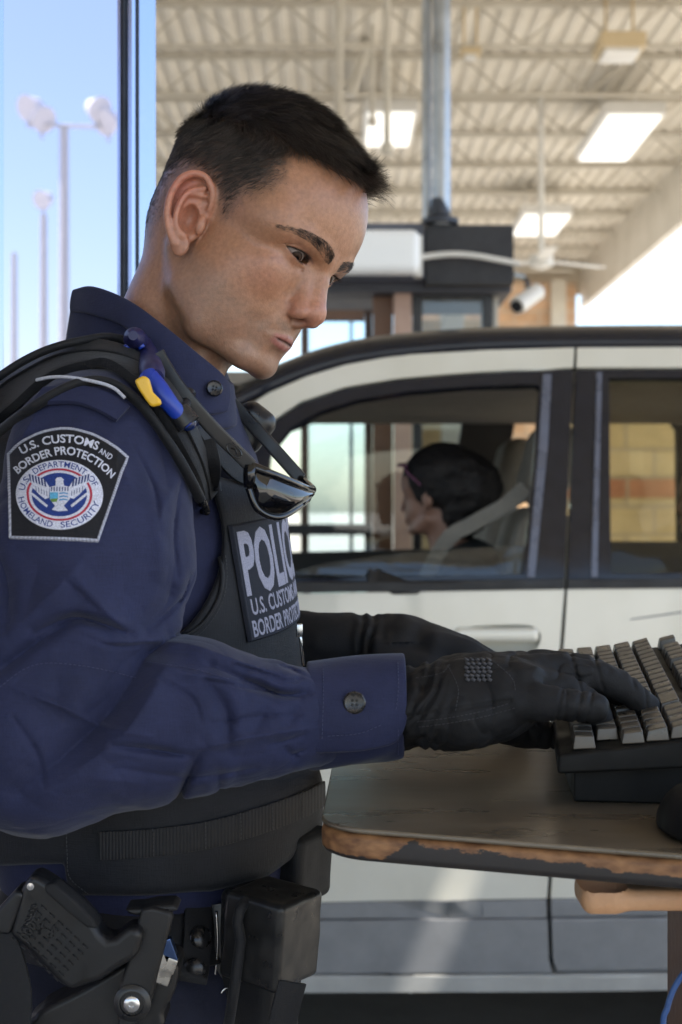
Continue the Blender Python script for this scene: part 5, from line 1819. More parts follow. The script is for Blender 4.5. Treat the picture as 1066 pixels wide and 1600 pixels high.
def ceiling_light(px, py, w, dpt, label, lit=True, h=.12, drop=.46):
    z = CH - drop; d = (z - CZ) * F / (800 - py); c = np.array([(px - 533) / F * d, d, z])
    r = empty('ceiling_light', tuple(c)); tag(r, label, 'ceiling light', 'lights under the canopy')
    mb = MB(); mb.box(c + (0, 0, h / 2 + .012), (w / 2, dpt / 2, h / 2), None, .02)
    for sx in (-1, 1): mb.tube([c + (sx * w * .3, 0, h), c + (sx * w * .3, 0, drop)], .012, 6)
    mb.build('housing', m_white if lit else noise_col('tan housing', (0.55, 0.44, 0.27), (0.62, 0.5, 0.32), 5, .6, .05), r, auto=40)
    MB().box(c, (w / 2 - .04, dpt / 2 - .04, .02), None, .01).build('diffuser', m_lamp if lit else m_white, r, auto=40)
    return r


ceiling_light(966, 217, .56, 1.7, 'large square lit ceiling light at the right of the canopy, above the white fascia')
ceiling_light(608, 203, .50, 1.2, 'lit ceiling light close behind the hanging metal pole, above the officer\'s forehead')
ceiling_light(968, 86, .36, .40, 'small tan box light in the upper right of the canopy', False)
ceiling_light(845, 352, .62, 1.3, 'farthest lit ceiling light, low over the dark booth roof')
ceiling_light(735, 89, .17, .17, 'tiny white round-looking ceiling fitting right of the metal pole', False, .05)

# pipes that hang from the deck
m_galv = plain('galvanised steel', (0.40, 0.42, 0.45), 0.35, 0.85, 0.5, 0.15, 8)
m_cream = noise_col('cream conduit', (0.50, 0.47, 0.41), (0.60, 0.57, 0.50), 5, .5, .05)
DB = 6.8
mp = empty('pipe_mast', tuple(W(680, 345, DB)))
tag(mp, 'tall galvanised twin pipe mast rising from the dark booth roof to the ceiling', 'pipe')
MB().tube([W(690, 352, DB), W(690, -560, DB)], .043, 18).build('pipe', m_galv, mp, auto=40)
MB().tube([W(667, 352, DB + .05), W(667, -560, DB + .05)], .022, 12).build('pipe', m_galv, mp, auto=40)
MB().lathe([(.09, 0), (.09, .02), (.05, .04), (.043, .12)], W(688, 350, DB), (0, 0, 1), 20).build('flange', plain('dark steel', (0.05, 0.055, 0.07), .5, .5), mp, auto=40)
for px, py0, py1, d, r, lab in ((605, 232, -300, 9.5, .022, 'thin pale conduit dropping from the ceiling just left of the metal mast'),
                               (530, 190, -300, 11, .034, 'pale conduit dropping from the ceiling above the officer\'s head'),
                               (582, 190, -250, 12, .02, 'thinnest conduit between the two pale conduits under the ceiling')):
    o = MB().tube([W(px, py0, d), np.array([(px - 533) / F * d, d, CH])], r, 12).lathe([(r * 1.8, -.03), (r * 1.8, .03)], W(px, py0, d), (0, 0, 1), 12).build('conduit', m_cream, None, auto=40)
    tag(o, lab, 'conduit')
sway = MB(); a = W(545, 60, 12.5); sway.tube([W(548, 150, 12.4), np.array([(575 - 533) / F * 12.4, 12.4, CH])], .05, 10)
tag(sway.build('duct_pipe', m_cream, None, auto=40), 'sloping cream pipe brace under the ceiling above the officer\'s hair', 'pipe')

# ---- reflective glass wall at the left
gw = empty('glass_wall', tuple(W(100, 1500, 1.7) * (1, 1, 0)))
tag(gw, 'tall blue reflective glass wall panel with a pale metal frame behind the officer', 'window')
ga = R(26); gd = np.array([math.sin(ga), math.cos(ga), 0]); gn = np.array([math.cos(ga), -math.sin(ga), 0])
p1 = W(190, 800, 1.813); p1[2] = 0
m_glass, nt, b = nodes('coated glass')
b.inputs['Base Color'].default_value = (0.51, 0.49, 0.585, 1); b.inputs['Metallic'].default_value = 1.0; b.inputs['Roughness'].default_value = 0.012
tc = N(nt, 'ShaderNodeTexCoord'); mpn = N(nt, 'ShaderNodeMapping'); mpn.inputs['Scale'].default_value = (9, 9, .4)
nz = N(nt, 'ShaderNodeTexNoise'); nz.inputs['Scale'].default_value = 2.2; nz.inputs['Detail'].default_value = 2
nt.links.new(tc.outputs['Object'], mpn.inputs[0]); nt.links.new(mpn.outputs[0], nz.inputs['Vector'])
bp = N(nt, 'ShaderNodeBump'); bp.inputs['Strength'].default_value = .02; bp.inputs['Distance'].default_value = .0004
nt.links.new(nz.outputs[0], bp.inputs['Height']); nt.links.new(bp.outputs[0], b.inputs['Normal'])
GM = np.stack([gd, gn, (0, 0, 1.0)], 1)


def gbox(s0, s1, n0, n1, z0, z1, name, mat, bev=.002):
    c = p1 + gd * (s0 + s1) / 2 + gn * (n0 + n1) / 2 + np.array([0, 0, (z0 + z1) / 2])
    o = MB().box(c, (abs(s1 - s0) / 2, abs(n1 - n0) / 2, (z1 - z0) / 2), GM, 0 if name == 'pane' else bev)
    return o.build(name, mat, gw) if name == 'pane' else o.build(name, mat, gw, auto=40)


m_alu, nt, b = nodes('bright anodised frame')
b.inputs['Base Color'].default_value = (0.42, 0.47, 0.60, 1); b.inputs['Metallic'].default_value = 1; b.inputs['Roughness'].default_value = .16
gbox(-.246, 0, -.012, 0, .10, 3.3, 'pane', m_glass)
gbox(0, .006, -.02, .003, .10, 3.3, 'gasket', plain('black rubber gasket', (0.004, 0.005, 0.010), .5))
gbox(.006, .062, -.03, .012, 0, 3.3, 'mullion', m_alu, .003)
gbox(.016, .019, .012, .0135, 0, 3.3, 'mullion_groove', plain('grey joint', (0.05, 0.06, 0.09), .5))
gbox(-.31, -.246, -.03, .014, 0, 3.3, 'mullion', m_alu, .003)
gbox(-1.3, -.31, -.012, 0, .10, 3.3, 'pane', m_glass)
gbox(-1.3, .062, -.03, .012, 0, .10, 'sill_rail', m_alu)


def gpoint(px, py, s):
    """place something seen in the glass at reflected distance s"""
    d = W(px, py, 1.0) - np.array([0, 0, CZ]); d /= np.linalg.norm(d)
    o = np.array([0, 0, CZ]); t = ((p1 - o) @ gn) / (d @ gn); h = o + d * t
    r = d - 2 * (d @ gn) * gn
    return h + r * s


# ---- flood-light posts across the yard (seen in the glass)
m_pole = plain('grey lamp post', (0.62, 0.61, 0.58), .55)
m_flood = plain('white flood lamp', (0.78, 0.78, 0.78), .4)
def lamp_post(px, pyt, s, heads, label):
    t = gpoint(px, pyt, s); base = np.array([t[0], t[1], 0]); hgt = t[2]
    r = empty('lamp_post', tuple(base)); tag(r, label, 'lamp post', 'flood light posts across the yard')
    MB().tube([base, base + (0, 0, hgt)], [.14, .09], 12).build('pole', m_pole, r, auto=40)
    ax = np.array([-t[1], t[0], 0]); ax /= np.linalg.norm(ax); fr = np.array([-t[0], -t[1], 0]); fr /= np.linalg.norm(fr)
    if heads > 1: MB().tube([base - ax * .75 + (0, 0, hgt + .05), base + ax * .75 + (0, 0, hgt + .05)], .04, 8).build('crossarm', m_pole, r, auto=40)
    for k in range(heads):
        s_ = (-.68, .68, .9, -.45)[k] if heads > 1 else 0
        c = base + ax * s_ + np.array([0, 0, hgt + (.40, .42, .16, .18)[k]])
        dr = fr * .6 + ax * (.5 if k % 2 else -.5) - np.array([0, 0, .35])
        MB().lathe([(.08, -.3), (.16, -.24), (.26, .08), (.28, .1), (.25, .11), (.01, .1)], c, dr, 18).build('flood_lamp', m_flood, r, auto=40)
        MB().tube([c - (0, 0, .42), c - (0, 0, .1)], .03, 6).build('bracket', m_pole, r)
lamp_post(100, 200, 29, 4, 'tall post with white flood lamps on a crossarm, reflected in the glass')
lamp_post(68, 335, 38, 1, 'shorter reflected post with a single lamp left of the tall twin flood post')
lamp_post(22, 395, 46, 0, 'thin bare pole at the left of the reflected lamp posts')

# ---- inspection booth of the next lane
bo = empty('inspection_booth', (0.3, 7.2, 0))
tag(bo, 'inspection booth with a dark fascia, brown columns and black framed windows beyond the car', 'booth')
m_fa = noise_col('weathered black fascia', (0.020, 0.021, 0.026), (0.042, 0.043, 0.050), 6, .6, .3)
m_fb = noise_col('bluish lit fascia', (0.075, 0.085, 0.12), (0.11, 0.12, 0.155), 4, .5, .2)  # bluish light on the left fascia face put into its colour
m_brown = noise_col('brown panel', (0.17, 0.095, 0.065), (0.23, 0.135, 0.095), 5, .6, .1)
m_pink = noise_col('pinkish tan column', (0.44, 0.29, 0.23), (0.52, 0.36, 0.29), 5, .6, .1)
m_blackf = plain('black window frame', (0.012, 0.012, 0.016), .4)
m_tan = noise_col('tan board', (0.42, 0.26, 0.12), (0.54, 0.36, 0.18), 3, .7, .1)


def pbox(x0, y0, x1, y1, d, th, name, mat, parent=bo, bev=.004):
    a = W(x0, y1, d); c = W(x1, y0, d)
    return MB().bb((a[0], d, max(a[2], 0.0)), (c[0], d + th, c[2]), bev).build(name, mat, parent, auto=40)


pbox(345, 348, 664, 436, 6.8, .5, 'fascia', m_fb)
pbox(665.5, 351, 803, 443, 6.78, .9, 'fascia', m_fa)
pbox(345, 437.5, 800, 456, 6.9, .8, 'soffit_beam', noise_col('slate beam', (0.05, 0.055, 0.075), (0.075, 0.08, 0.1), 5, .5, .1))
pbox(616, 457, 643, 1240, 6.95, .12, 'column', m_pink)
pbox(583, 457, 614, 1240, 7.05, .10, 'column', m_brown)
pbox(645, 457, 660, 1240, 7.0, .08, 'window_frame', m_blackf); pbox(754, 457, 770, 1240, 7.0, .08, 'window_frame', m_blackf)
pbox(660.5, 457, 753.5, 468, 7.0, .08, 'window_frame', m_blackf); pbox(660.5, 905, 753.5, 920, 7.0, .08, 'window_frame', m_blackf)
pbox(660.5, 920.5, 753.5, 1240, 7.01, .06, 'wall_panel', m_brown)
pbox(771, 462, 779, 1240, 7.05, .05, 'downpipe', m_cream)
pbox(640, 500, 770, 1240, 8.6, .06, 'back_wall', m_tan)
pbox(690, 480, 725, 700, 8.4, .05, 'notice_board', noise_col('pale board', (0.45, 0.38, 0.30), (0.55, 0.47, 0.38), 3))
# window bank at the left: frame and panes
m_clear, nt, b = nodes('clear booth glass')
nt.nodes.remove(b)
tr_ = N(nt, 'ShaderNodeBsdfTransparent'); tr_.inputs[0].default_value = (.84, .90, .93, 1)
gl_ = N(nt, 'ShaderNodeBsdfGlossy'); gl_.inputs['Roughness'].default_value = .02
fr_ = N(nt, 'ShaderNodeFresnel'); fr_.inputs[0].default_value = 1.5
mix_ = N(nt, 'ShaderNodeMixShader')
nt.links.new(fr_.outputs[0], mix_.inputs[0]); nt.links.new(tr_.outputs[0], mix_.inputs[1]); nt.links.new(gl_.outputs[0], mix_.inputs[2])
nt.links.new(mix_.outputs[0], nt.nodes['Material Output'].inputs['Surface'])
for x0, x1 in ((470, 482), (570, 582)): pbox(x0, 484, x1, 1240, 7.1, .07, 'window_frame', noise_col('brown frame', (0.09, 0.06, 0.05), (0.13, 0.09, 0.075), 5))
pbox(482.5, 484, 569.5, 500, 7.1, .07, 'window_frame', m_brown)
pbox(482.5, 910, 569.5, 1240, 7.1, .07, 'wall_panel', m_brown)
pbox(482.5, 500.5, 569.5, 909.5, 7.13, .008, 'pane', m_clear, bev=.001)
pbox(660.5, 468.5, 753.5, 904.5, 7.03, .008, 'pane', m_clear, bev=.001)
pbox(546, 500.5, 552, 909.5, 7.15, .03, 'window_bar', m_galv)
pbox(380, 820, 582, 836, 6.75, .45, 'counter', m_fa)
# fluorescent fitting and conduit
fl = empty('tube_light', tuple(W(600, 395, 6.7))); tag(fl, 'long white plastic tube light on the booth fascia, partly behind the officer\'s forehead', 'light')
a, c = W(440, 362, 6.62), W(655, 428, 6.62)
V, Q = mesh_sdf(lambda P: rbox(P, (a + c) / 2, (abs(c - a)[0] / 2, .07, abs(c - a)[2] / 2), .035), (a + c) / 2 - (.45, .12, .2), (a + c) / 2 + (.45, .12, .2), .012)
m_diff, nt, b = nodes('prismatic diffuser')
b.inputs['Base Color'].default_value = (.80, .82, .84, 1); b.inputs['Roughness'].default_value = .3; b.inputs['Emission Color'].default_value = (.9, .95, 1, 1); b.inputs['Emission Strength'].default_value = .04
np_mesh('diffuser', V, Q, m_diff, fl)
MB().bb((c[0] - .02, 6.68, a[2] if a[2] < c[2] else c[2]), (c[0] + .02, 6.76, max(a[2], c[2])), .01).build('end_cap', m_white, fl, auto=40)
MB().bb((a[0], 6.70, min(a[2], c[2]) + .03), (c[0], 6.785, max(a[2], c[2]) - .03), .01).build('back_tray', m_white, fl, auto=40)
o = MB().tube(catmull([W(655, 402, 6.70), W(700, 397, 6.70), W(740, 399, 6.70), W(775, 405, 6.70), W(812, 412, 6.70)], 6), .014, 10).build('flexible_conduit', m_white, None, auto=40)
tag(o, 'white flexible conduit drooping along the black fascia from the tube light', 'conduit')

# ---- walls beyond
m_bt = brick_mat('tan brick', (0.52, 0.33, 0.20), (0.60, 0.40, 0.26), (0.50, 0.42, 0.33))
o = MB().bb((.9, 23.0, 0), (3.80, 23.35, CH - .40)).build('end_wall', m_bt); tag(o, 'tan brick end wall below the far end of the canopy', 'wall')
m_by = brick_mat('yellow brick', (0.52, 0.42, 0.24), (0.60, 0.50, 0.30), (0.42, 0.36, 0.26))
yw = empty('brick_wall', (2.4, 10, 0)); tag(yw, 'yellow brick yard wall with a red brick band, seen through the rear car window', 'wall')
MB().bb((1.46, 10, 0), (9, 10.25, 1.46)).build('lower_wall', m_by, yw); MB().bb((1.46, 9.99, 1.461), (9, 10.26, 1.60)).build('brick_band', brick_mat('red brick', (0.42, 0.17, 0.09), (0.48, 0.22, 0.12), (0.4, 0.33, 0.25)), yw)
MB().bb((1.46, 10, 1.601), (9, 10.25, 2.36)).build('upper_wall', m_by, yw); MB().bb((1.44, 9.96, 2.361), (9.02, 10.29, 2.43), .01).build('coping', m_conc, yw)
# security camera, and a hanging fan-like fitting
sc_o = empty('security_camera', tuple(W(825, 462, 9))); tag(sc_o, 'white bullet security camera hanging on a bracket by the end wall', 'camera')
d = 9.0
MB().tube([W(808, 478, d - .1), W(840, 455, d + .05)], .055, 16).build('housing', m_white, sc_o, auto=40)
MB().tube([W(806, 479.5, d - .11), W(809, 477.3, d - .095)], .04, 14).build('lens', m_gloss, sc_o, auto=40)
MB().tube([W(826, 458, d), W(824, 440, d), W(818, 432, d), W(800, 428, 7.4)], .016, 8).build('bracket', m_blackf, sc_o, auto=40)
fn = empty('ceiling_fan', tuple(W(848, 410, 14))); tag(fn, 'white ceiling fan with a thin drop rod at the far right of the canopy', 'fan')
MB().tube([np.array([(846 - 533) / F * 14, 14, CH]), W(846, 402, 14)], .03, 8).build('drop_rod', m_white, fn, auto=40)
c = W(846, 408, 14); MB().lathe([(.02, .08), (.11, .06), (.12, -.04), (.03, -.08)], c, (0, 0, 1), 16).build('motor', m_white, fn, auto=40)
for k in range(3):
    a = k * 2.094 + .5; u = np.array([math.cos(a), math.sin(a), 0]); v = np.array([-u[1], u[0], .1])
    MB().box(c + u * .42, (.33, .07, .006), np.stack([u, v, np.cross(u, v)], 1), .003).build('blade', m_white, fn, auto=40)

# ================================================================ CAR
car = empty('car', (0.1, 4.05, 0))
tag(car, 'cream sport utility car with grey lower cladding stopped in the lane, driver window half open', 'car')
CD = 3.2
lean = lambda py: 0.0 if py > 915 else 0.15 * ((915 - py) / 375.0) ** 1.25
bulge = lambda py: 0.05 * max(0.0, (py - 1150) / 400.0) ** 2
Cw = lambda px, py, o=0.0: W(px, py, CD + lean(py) + bulge(py) + o)


def fill2d(outer, holes=(), step=45.0):
    """triangles of a polygon with holes (photograph pixels), edges cut to short pieces"""
    def cut(P):
        o = []
        for i in range(len(P)):
            a, b = np.array(P[i], float), np.array(P[(i + 1) % len(P)], float)
            n = max(1, int(np.linalg.norm(b - a) / step))
            o += [tuple(a + (b - a) * k / n) for k in range(n)]
        return o
    cu = bpy.data.curves.new('f', 'CURVE'); cu.dimensions = '2D'; cu.fill_mode = 'BOTH'
    for P in (outer,) + tuple(holes):
        P = cut(P); s = cu.splines.new('POLY'); s.points.add(len(P) - 1); s.use_cyclic_u = True
        for q, p in zip(s.points, P): q.co = (p[0], p[1], 0, 1)
    o = bpy.data.objects.new('f', cu); COL.objects.link(o)
    dg = bpy.context.evaluated_depsgraph_get(); e = o.evaluated_get(dg); me = e.to_mesh(); me.calc_loop_triangles()
    bm = bmesh.new(); bm.from_mesh(me); bmesh.ops.remove_doubles(bm, verts=bm.verts, dist=.02)
    for _ in range(3):
        es = [x for x in bm.edges if x.calc_length() > step * 1.6]
        if es: bmesh.ops.subdivide_edges(bm, edges=es, cuts=1); bmesh.ops.triangulate(bm, faces=bm.faces)
    v = np.array([p.co[:2] for p in bm.verts]); bm.verts.index_update(); t = [[q.index for q in f.verts] for f in bm.faces]
    bm.free(); e.to_mesh_clear(); bpy.data.objects.remove(o); bpy.data.curves.remove(cu)
    return v, t


def panel(name, outer, holes, mat, parent, off=0.0, th=.02, fn=Cw, step=45, bev=.003):
    v, t = fill2d(outer, holes, step)
    V = [fn(x, y, off) for x, y in v]
    # every face looks toward the lane, so thickness grows inward
    T = np.array(t); e1_ = v[T[:, 1]] - v[T[:, 0]]; e2_ = v[T[:, 2]] - v[T[:, 0]]
    ar = e1_[:, 0] * e2_[:, 1] - e1_[:, 1] * e2_[:, 0]
    T[ar > 0] = T[ar > 0][:, ::-1]
    o = np_mesh(name, np.array(V), T[np.abs(ar) > 1e-3], mat, parent)
    s = o.modifiers.new('thick', 'SOLIDIFY'); s.thickness = th; s.offset = -1
    if bev:
        b = o.modifiers.new('bevel', 'BEVEL'); b.width = bev; b.segments = 2; b.limit_method = 'ANGLE'; b.angle_limit = R(50)
    o.modifiers.new('wn', 'WEIGHTED_NORMAL')
    return o


m_paint, nt, b = nodes('cream car paint')
b.inputs['Base Color'].default_value = (0.56, 0.545, 0.475, 1); b.inputs['Roughness'].default_value = .30; b.inputs['Metallic'].default_value = .15
b.inputs['Coat Weight'].default_value = .8; b.inputs['Coat Roughness'].default_value = .04
tc = N(nt, 'ShaderNodeTexCoord'); nz = N(nt, 'ShaderNodeTexNoise'); nz.inputs['Scale'].default_value = 5; nz.inputs['Detail'].default_value = 9
nt.links.new(tc.outputs['Object'], nz.inputs['Vector'])
rr = N(nt, 'ShaderNodeValToRGB'); rr.color_ramp.elements[0].position = .3; rr.color_ramp.elements[1].position = .7
rr.color_ramp.elements[0].color = (.57, .555, .485, 1); rr.color_ramp.elements[1].color = (.64, .63, .57, 1)
nt.links.new(nz.outputs[0], rr.inputs[0]); nt.links.new(rr.outputs[0], b.inputs['Base Color'])
m_clad = noise_col('grey lower cladding', (0.17, 0.175, 0.185), (0.225, 0.23, 0.24), 7, .42, .15, dist=.001)
m_sill = noise_col('silver sill trim', (0.30, 0.30, 0.29), (0.38, 0.38, 0.37), 7, .38, .1, dist=.001)
m_btrim = plain('gloss black trim', (0.010, 0.011, 0.017), 0.12, 0, 0.35, 0.15, 30, rvar=.05)
m_rub = plain('black rubber', (0.010, 0.010, 0.011), .6)
m_inter = plain('dark interior', (0.035, 0.032, 0.030), .7)
m_beige = fabric('beige interior cloth', (0.22, 0.195, 0.165), .8, 500, .3, .15, .1)


def tint(name, col, ior=1.5):
    m, nt, b = nodes(name); nt.nodes.remove(b)
    t = N(nt, 'ShaderNodeBsdfTransparent'); t.inputs[0].default_value = rgb(*col)
    g = N(nt, 'ShaderNodeBsdfGlossy'); g.inputs['Roughness'].default_value = .015
    f = N(nt, 'ShaderNodeFresnel'); f.inputs[0].default_value = ior; mx = N(nt, 'ShaderNodeMixShader')
    nt.links.new(f.outputs[0], mx.inputs[0]); nt.links.new(t.outputs[0], mx.inputs[1]); nt.links.new(g.outputs[0], mx.inputs[2])
    nt.links.new(mx.outputs[0], nt.nodes['Material Output'].inputs['Surface'])
    return m


m_wglass = tint('driver window glass', (.70, .74, .76)); m_rglass = tint('tinted rear glass', (.82, .79, .70), 1.33)
roof = [(150, 800), (230, 722), (300, 662), (360, 617), (420, 588), (480, 564), (540, 547), (600, 537), (680, 529), (760, 524), (900, 521), (1060, 520), (1300, 522), (1800, 540)]
crt = [(150, 832), (240, 748), (310, 690), (370, 646), (420, 614), (480, 588), (540, 570), (600, 559), (640, 554), (760, 547), (898, 543)]
crb = [(150, 880), (280, 790), (360, 712), (415, 664), (470, 627), (540, 604), (620, 591), (700, 584), (800, 577), (896, 574)]
# roof with side rail (body)
NR = catmull([Cw(*p) for p in roof], 4); BOT = catmull([Cw(p[0], p[1] + 22) for p in roof], 4)
mb = MB(); m_ = len(NR); V = list(BOT) + list(NR)
for k, (dy, dz) in enumerate(((.05, .025), (.25, .05), (.8, .065), (1.35, .05), (1.55, .025), (1.62, 0), (1.62, -.04))):
    V += list(NR * (1, 1, 1) + np.array([0, dy, dz]))
Fc = [[j * m_ + i, j * m_ + i + 1, (j + 1) * m_ + i + 1, (j + 1) * m_ + i] for j in range(8) for i in range(m_ - 1)]
# the part ahead of the header is the windscreen
hx = W(420, 600, CD)[0]
cut = [f for f in Fc if np.mean([V[i][0] for i in f]) < hx and f[0] >= m_]
Fr = [f for f in Fc if f not in cut]
rf = MB().add(V, Fr).build('roof', m_btrim, car, auto=50)
so = rf.modifiers.new('thick', 'SOLIDIFY'); so.thickness = .02; so.offset = -1
MB().add(V, cut).build('windscreen', tint('windscreen glass', (.75, .80, .80)), car, auto=60)

fd = empty('front_door', (0, 0, 0)); keep_parent(fd, car)
rd = empty('rear_door', (0, 0, 0)); keep_parent(rd, car)
gapf = [(882, 922), (877, 985), (868, 1100), (857, 1372), (855, 1404)]
panel('upper_frame', crt + crb[::-1], (), m_paint, fd, 0, .03)
opn = [(424, 706), (455, 668), (500, 642), (560, 624), (640, 611), (740, 603), (838, 600), (843, 604), (836, 700), (822, 850), (817, 897), (440, 905), (418, 760)]
sur = [(250, 850), (300, 788), (362, 716), (418, 668), (472, 631), (540, 607.5), (620, 594.5), (700, 587.5), (800, 580.5), (896, 577.5), (890, 700), (882, 904), (250, 912)]
panel('window_surround', sur, (opn,), m_btrim, fd, .004, .03)
panel('pillar_strip', [(849, 584), (862, 584), (856, 700), (836, 902), (824, 902), (842, 700)], (), plain('blue grey reflection', (0.10, 0.11, 0.15), .3, .2), fd, -.001, .006, bev=.001)  # brighter reflection on the black pillar put into a paler strip
panel('belt_moulding', [(395, 911), (882, 905), (881, 920), (395, 928)], (), m_rub, fd, -.006, .03)
# door skin with a recess for the handle
hrec = [(700 + 16 * math.cos(a) - 0, 0) for a in ()]
rec = catmull([(706, 996), (722, 982), (770, 977), (825, 977), (842, 986), (845, 1000), (838, 1015), (815, 1020), (735, 1020), (708, 1012)], 4, True)
rec = [tuple(p) for p in rec]
low = [(855, 1404), (600, 1408), (395, 1412), (180, 1412)]
panel('door_skin', [(180, 935), (395, 929), (881, 921)] + gapf + low[1:], (rec,), m_paint, fd, 0, .03, bev=.005)
# recess bowl and grip
bowl = MB(); c = np.array([Cw(x, y, .002) for x, y in rec]); ctr = c.mean(0); V = []
for k, (s, dy) in enumerate(((1.0, 0), (.97, .012), (.85, .024), (.5, .030), (.02, .031))): V += list(ctr + (c - ctr) * s + np.array([0, dy, 0]))
n = len(rec); bowl.add(V, [[k * n + i, k * n + (i + 1) % n, (k + 1) * n + (i + 1) % n, (k + 1) * n + i] for k in range(4) for i in range(n)])
bowl.build('handle_recess', m_paint, fd, smooth=True)
hc = Cw(776, 992, -.004); V, Q = mesh_sdf(lambda P: rbox(P, hc, (.094, .012, .0165), .0115), hc - (.12, .03, .04), hc + (.12, .03, .04), .003)
np_mesh('handle', V, Q, m_paint, fd)
panel('cladding', [(180, 1414), (395, 1414), (600, 1410), (854, 1406), (855, 1434), (180, 1437)], (), m_clad, fd, -.004, .035, bev=.004)
panel('cladding', [(180, 1440), (856, 1437), (858, 1500), (863, 1520), (180, 1522)], (), m_clad, fd, -.012, .04, bev=.008)
# driver's window, half lowered
panel('window_glass', [(424, 905), (455, 893), (500, 881), (600, 866), (700, 858), (790, 854), (819, 853), (816, 899)], (), m_wglass, fd, .02, .004, bev=0)

gapr = [(887, 921), (883, 985), (874, 1100), (863, 1372), (861, 1404)]
panel('upper_frame', [(902, 543), (1100, 542), (1300, 545), (1300, 580), (1100, 574), (901, 574)], (), m_paint, rd, 0, .03)
ro = [(952, 590), (1180, 590), (1190, 600), (1200, 880), (1190, 893), (955, 896)]
panel('window_surround', [(901, 578), (1100, 577.5), (1300, 583), (1310, 905), (888, 905), (895, 700)], (ro,), m_btrim, rd, .004, .03)
panel('pillar_strip', [(933, 580), (941, 580), (938, 700), (934, 902), (924, 902), (930, 700)], (), plain('blue grey reflection', (0.10, 0.11, 0.15), .3, .2), rd, -.001, .006, bev=.001)  # same painted reflection repeated on the rear frame
panel('belt_moulding', [(888, 905.5), (1310, 903), (1310, 918), (887, 920)], (), m_rub, rd, -.006, .03)
panel('door_skin', gapr + [(1100, 1402), (1230, 1400), (1260, 1250), (1330, 1160), (1335, 919), (1100, 919)], (), m_paint, rd, 0, .03, bev=.005)
panel('cladding', [(861, 1406), (1240, 1403), (1240, 1430), (861, 1434)], (), m_clad, rd, -.004, .035, bev=.004)
panel('cladding', [(862, 1437), (1240, 1434), (1240, 1515), (870, 1519), (864, 1500)], (), m_clad, rd, -.012, .04, bev=.008)
panel('window_glass', ro, (), m_rglass, rd, .022, .004, bev=0)
panel('sill', [(100, 1527), (870, 1524), (1240, 1519), (1240, 1545), (870, 1550), (100, 1553)], (), m_sill, car, -.016, .06, bev=.008)
panel('door_shadow_line', [(985, 967), (1066, 955), (1066, 958), (985, 969)], (), m_clad, rd, -.0008, .002, bev=0)  # thin dark strip paints the faint shadow line on the door
# rest of the body: fenders, bonnet, tail, underbody, wheels
X0, X1, Y0, Y1 = -2.15, 2.35, CD + .02, CD + 1.75
bm_ = MB()
bm_.bb((-1.02, Y0 + .10, .30), (2.2, Y1 - .1, .40))                        # floor pan
bm_.bb((-2.05, Y0 + .25, .22), (2.2, Y1 - .25, .30)); bm_.build('underbody', m_rub, car)
panel('front_fender', [(176, 936), (176, 890), (140, 880), (60, 905), (-700, 960), (-900, 1010), (-950, 1150), (-940, 1400), (-740, 1400), (-690, 1260), (-560, 1190), (-430, 1190), (-300, 1260), (-250, 1400), (176, 1410)], (), m_paint, car, .0, .03)
panel('rear_quarter', [(1338, 545), (1620, 560), (1780, 640), (1830, 900), (1830, 1400), (1700, 1400), (1660, 1260), (1540, 1180), (1420, 1180), (1340, 1240), (1262, 1400), (1290, 1250), (1338, 1165)], ([(1350, 600), (1600, 612), (1690, 700), (1700, 880), (1350, 890)],), m_paint, car, .0, .03)
MB().add([(-2.05, Y0, .98), (-.55, Y0, 1.19), (-.55, Y1, 1.19), (-2.05, Y1, .98), (-2.15, Y0 + .05, .86), (-2.15, Y1 - .05, .86)], [[0, 1, 2, 3], [4, 0, 3, 5]]).build('bonnet', m_paint, car)
MB().bb((-2.2, Y0 + .03, .35), (-2.06, Y1 - .03, .86), .05).build('front_bumper', m_clad, car, auto=40)
MB().bb((2.0, Y0 + .06, .35), (2.12, Y1 - .03, 1.05), .04).build('tailgate', m_paint, car, auto=40)
for x in (-1.12, 1.50):
    for yy in (Y0 + .03, Y1 - .25):
        w = MB(); w.lathe([(.20, -.11), (.31, -.11), (.345, -.08), (.35, 0), (.345, .08), (.31, .11), (.20, .11)], (x, yy + .11, .35), (0, 1, 0), 40)
        wo = w.build('wheel', m_rub, car, auto=50)
        MB().lathe([(.02, -.09), (.08, -.085), (.19, -.06), (.205, -.10), (.205, .10), (.02, .10)], (x, yy + .11, .35), (0, 1, 0), 30).build('rim', m_galv, wo, auto=50)
# far side with window openings
FD = CD + 1.70
Fw = lambda px, py, o=0.0: W(px, py, FD + o)
f1 = [(330, 700), (470, 652), (560, 646), (690, 643), (712, 646), (722, 655), (722, 668), (712, 720), (690, 858), (330, 866)]
f2 = [(796, 846), (798, 700), (806, 656), (826, 638), (1010, 641), (1044, 650), (1060, 672), (1062, 846)]
panel('far_side', [(100, 845), (250, 720), (420, 610), (560, 560), (1500, 560), (1600, 700), (1640, 1300), (100, 1300)], (f1, f2), m_inter, car, 0, .06, Fw, 60, .004)
for k, f in enumerate((f1, f2)): panel('window_glass', f, (), tint('far window glass', (.86, .88, .85)) if k == 0 else tint('far rear glass', (.96, .94, .88)), car, .03, .004, Fw, 60, 0)
MB().bb((-.6, CD + .15, 1.66), (2.0, FD - .05, 1.69)).build('headliner', m_beige, car)
MB().bb((-.62, CD + .10, .62), (-.28, FD - .1, 1.16), .06).build('dashboard', m_inter, car, auto=40)
st = MB(); sc0 = np.array([-.02, CD + .45, 1.0]); ax = np.array([.42, 0, -.9]); ax /= np.linalg.norm(ax); a1 = np.cross(ax, (0, 1, 0))
ringp = [sc0 + .185 * (math.cos(a) * a1 + math.sin(a) * np.array([0, 1, 0])) for a in np.linspace(0, 2 * math.pi, 33)]
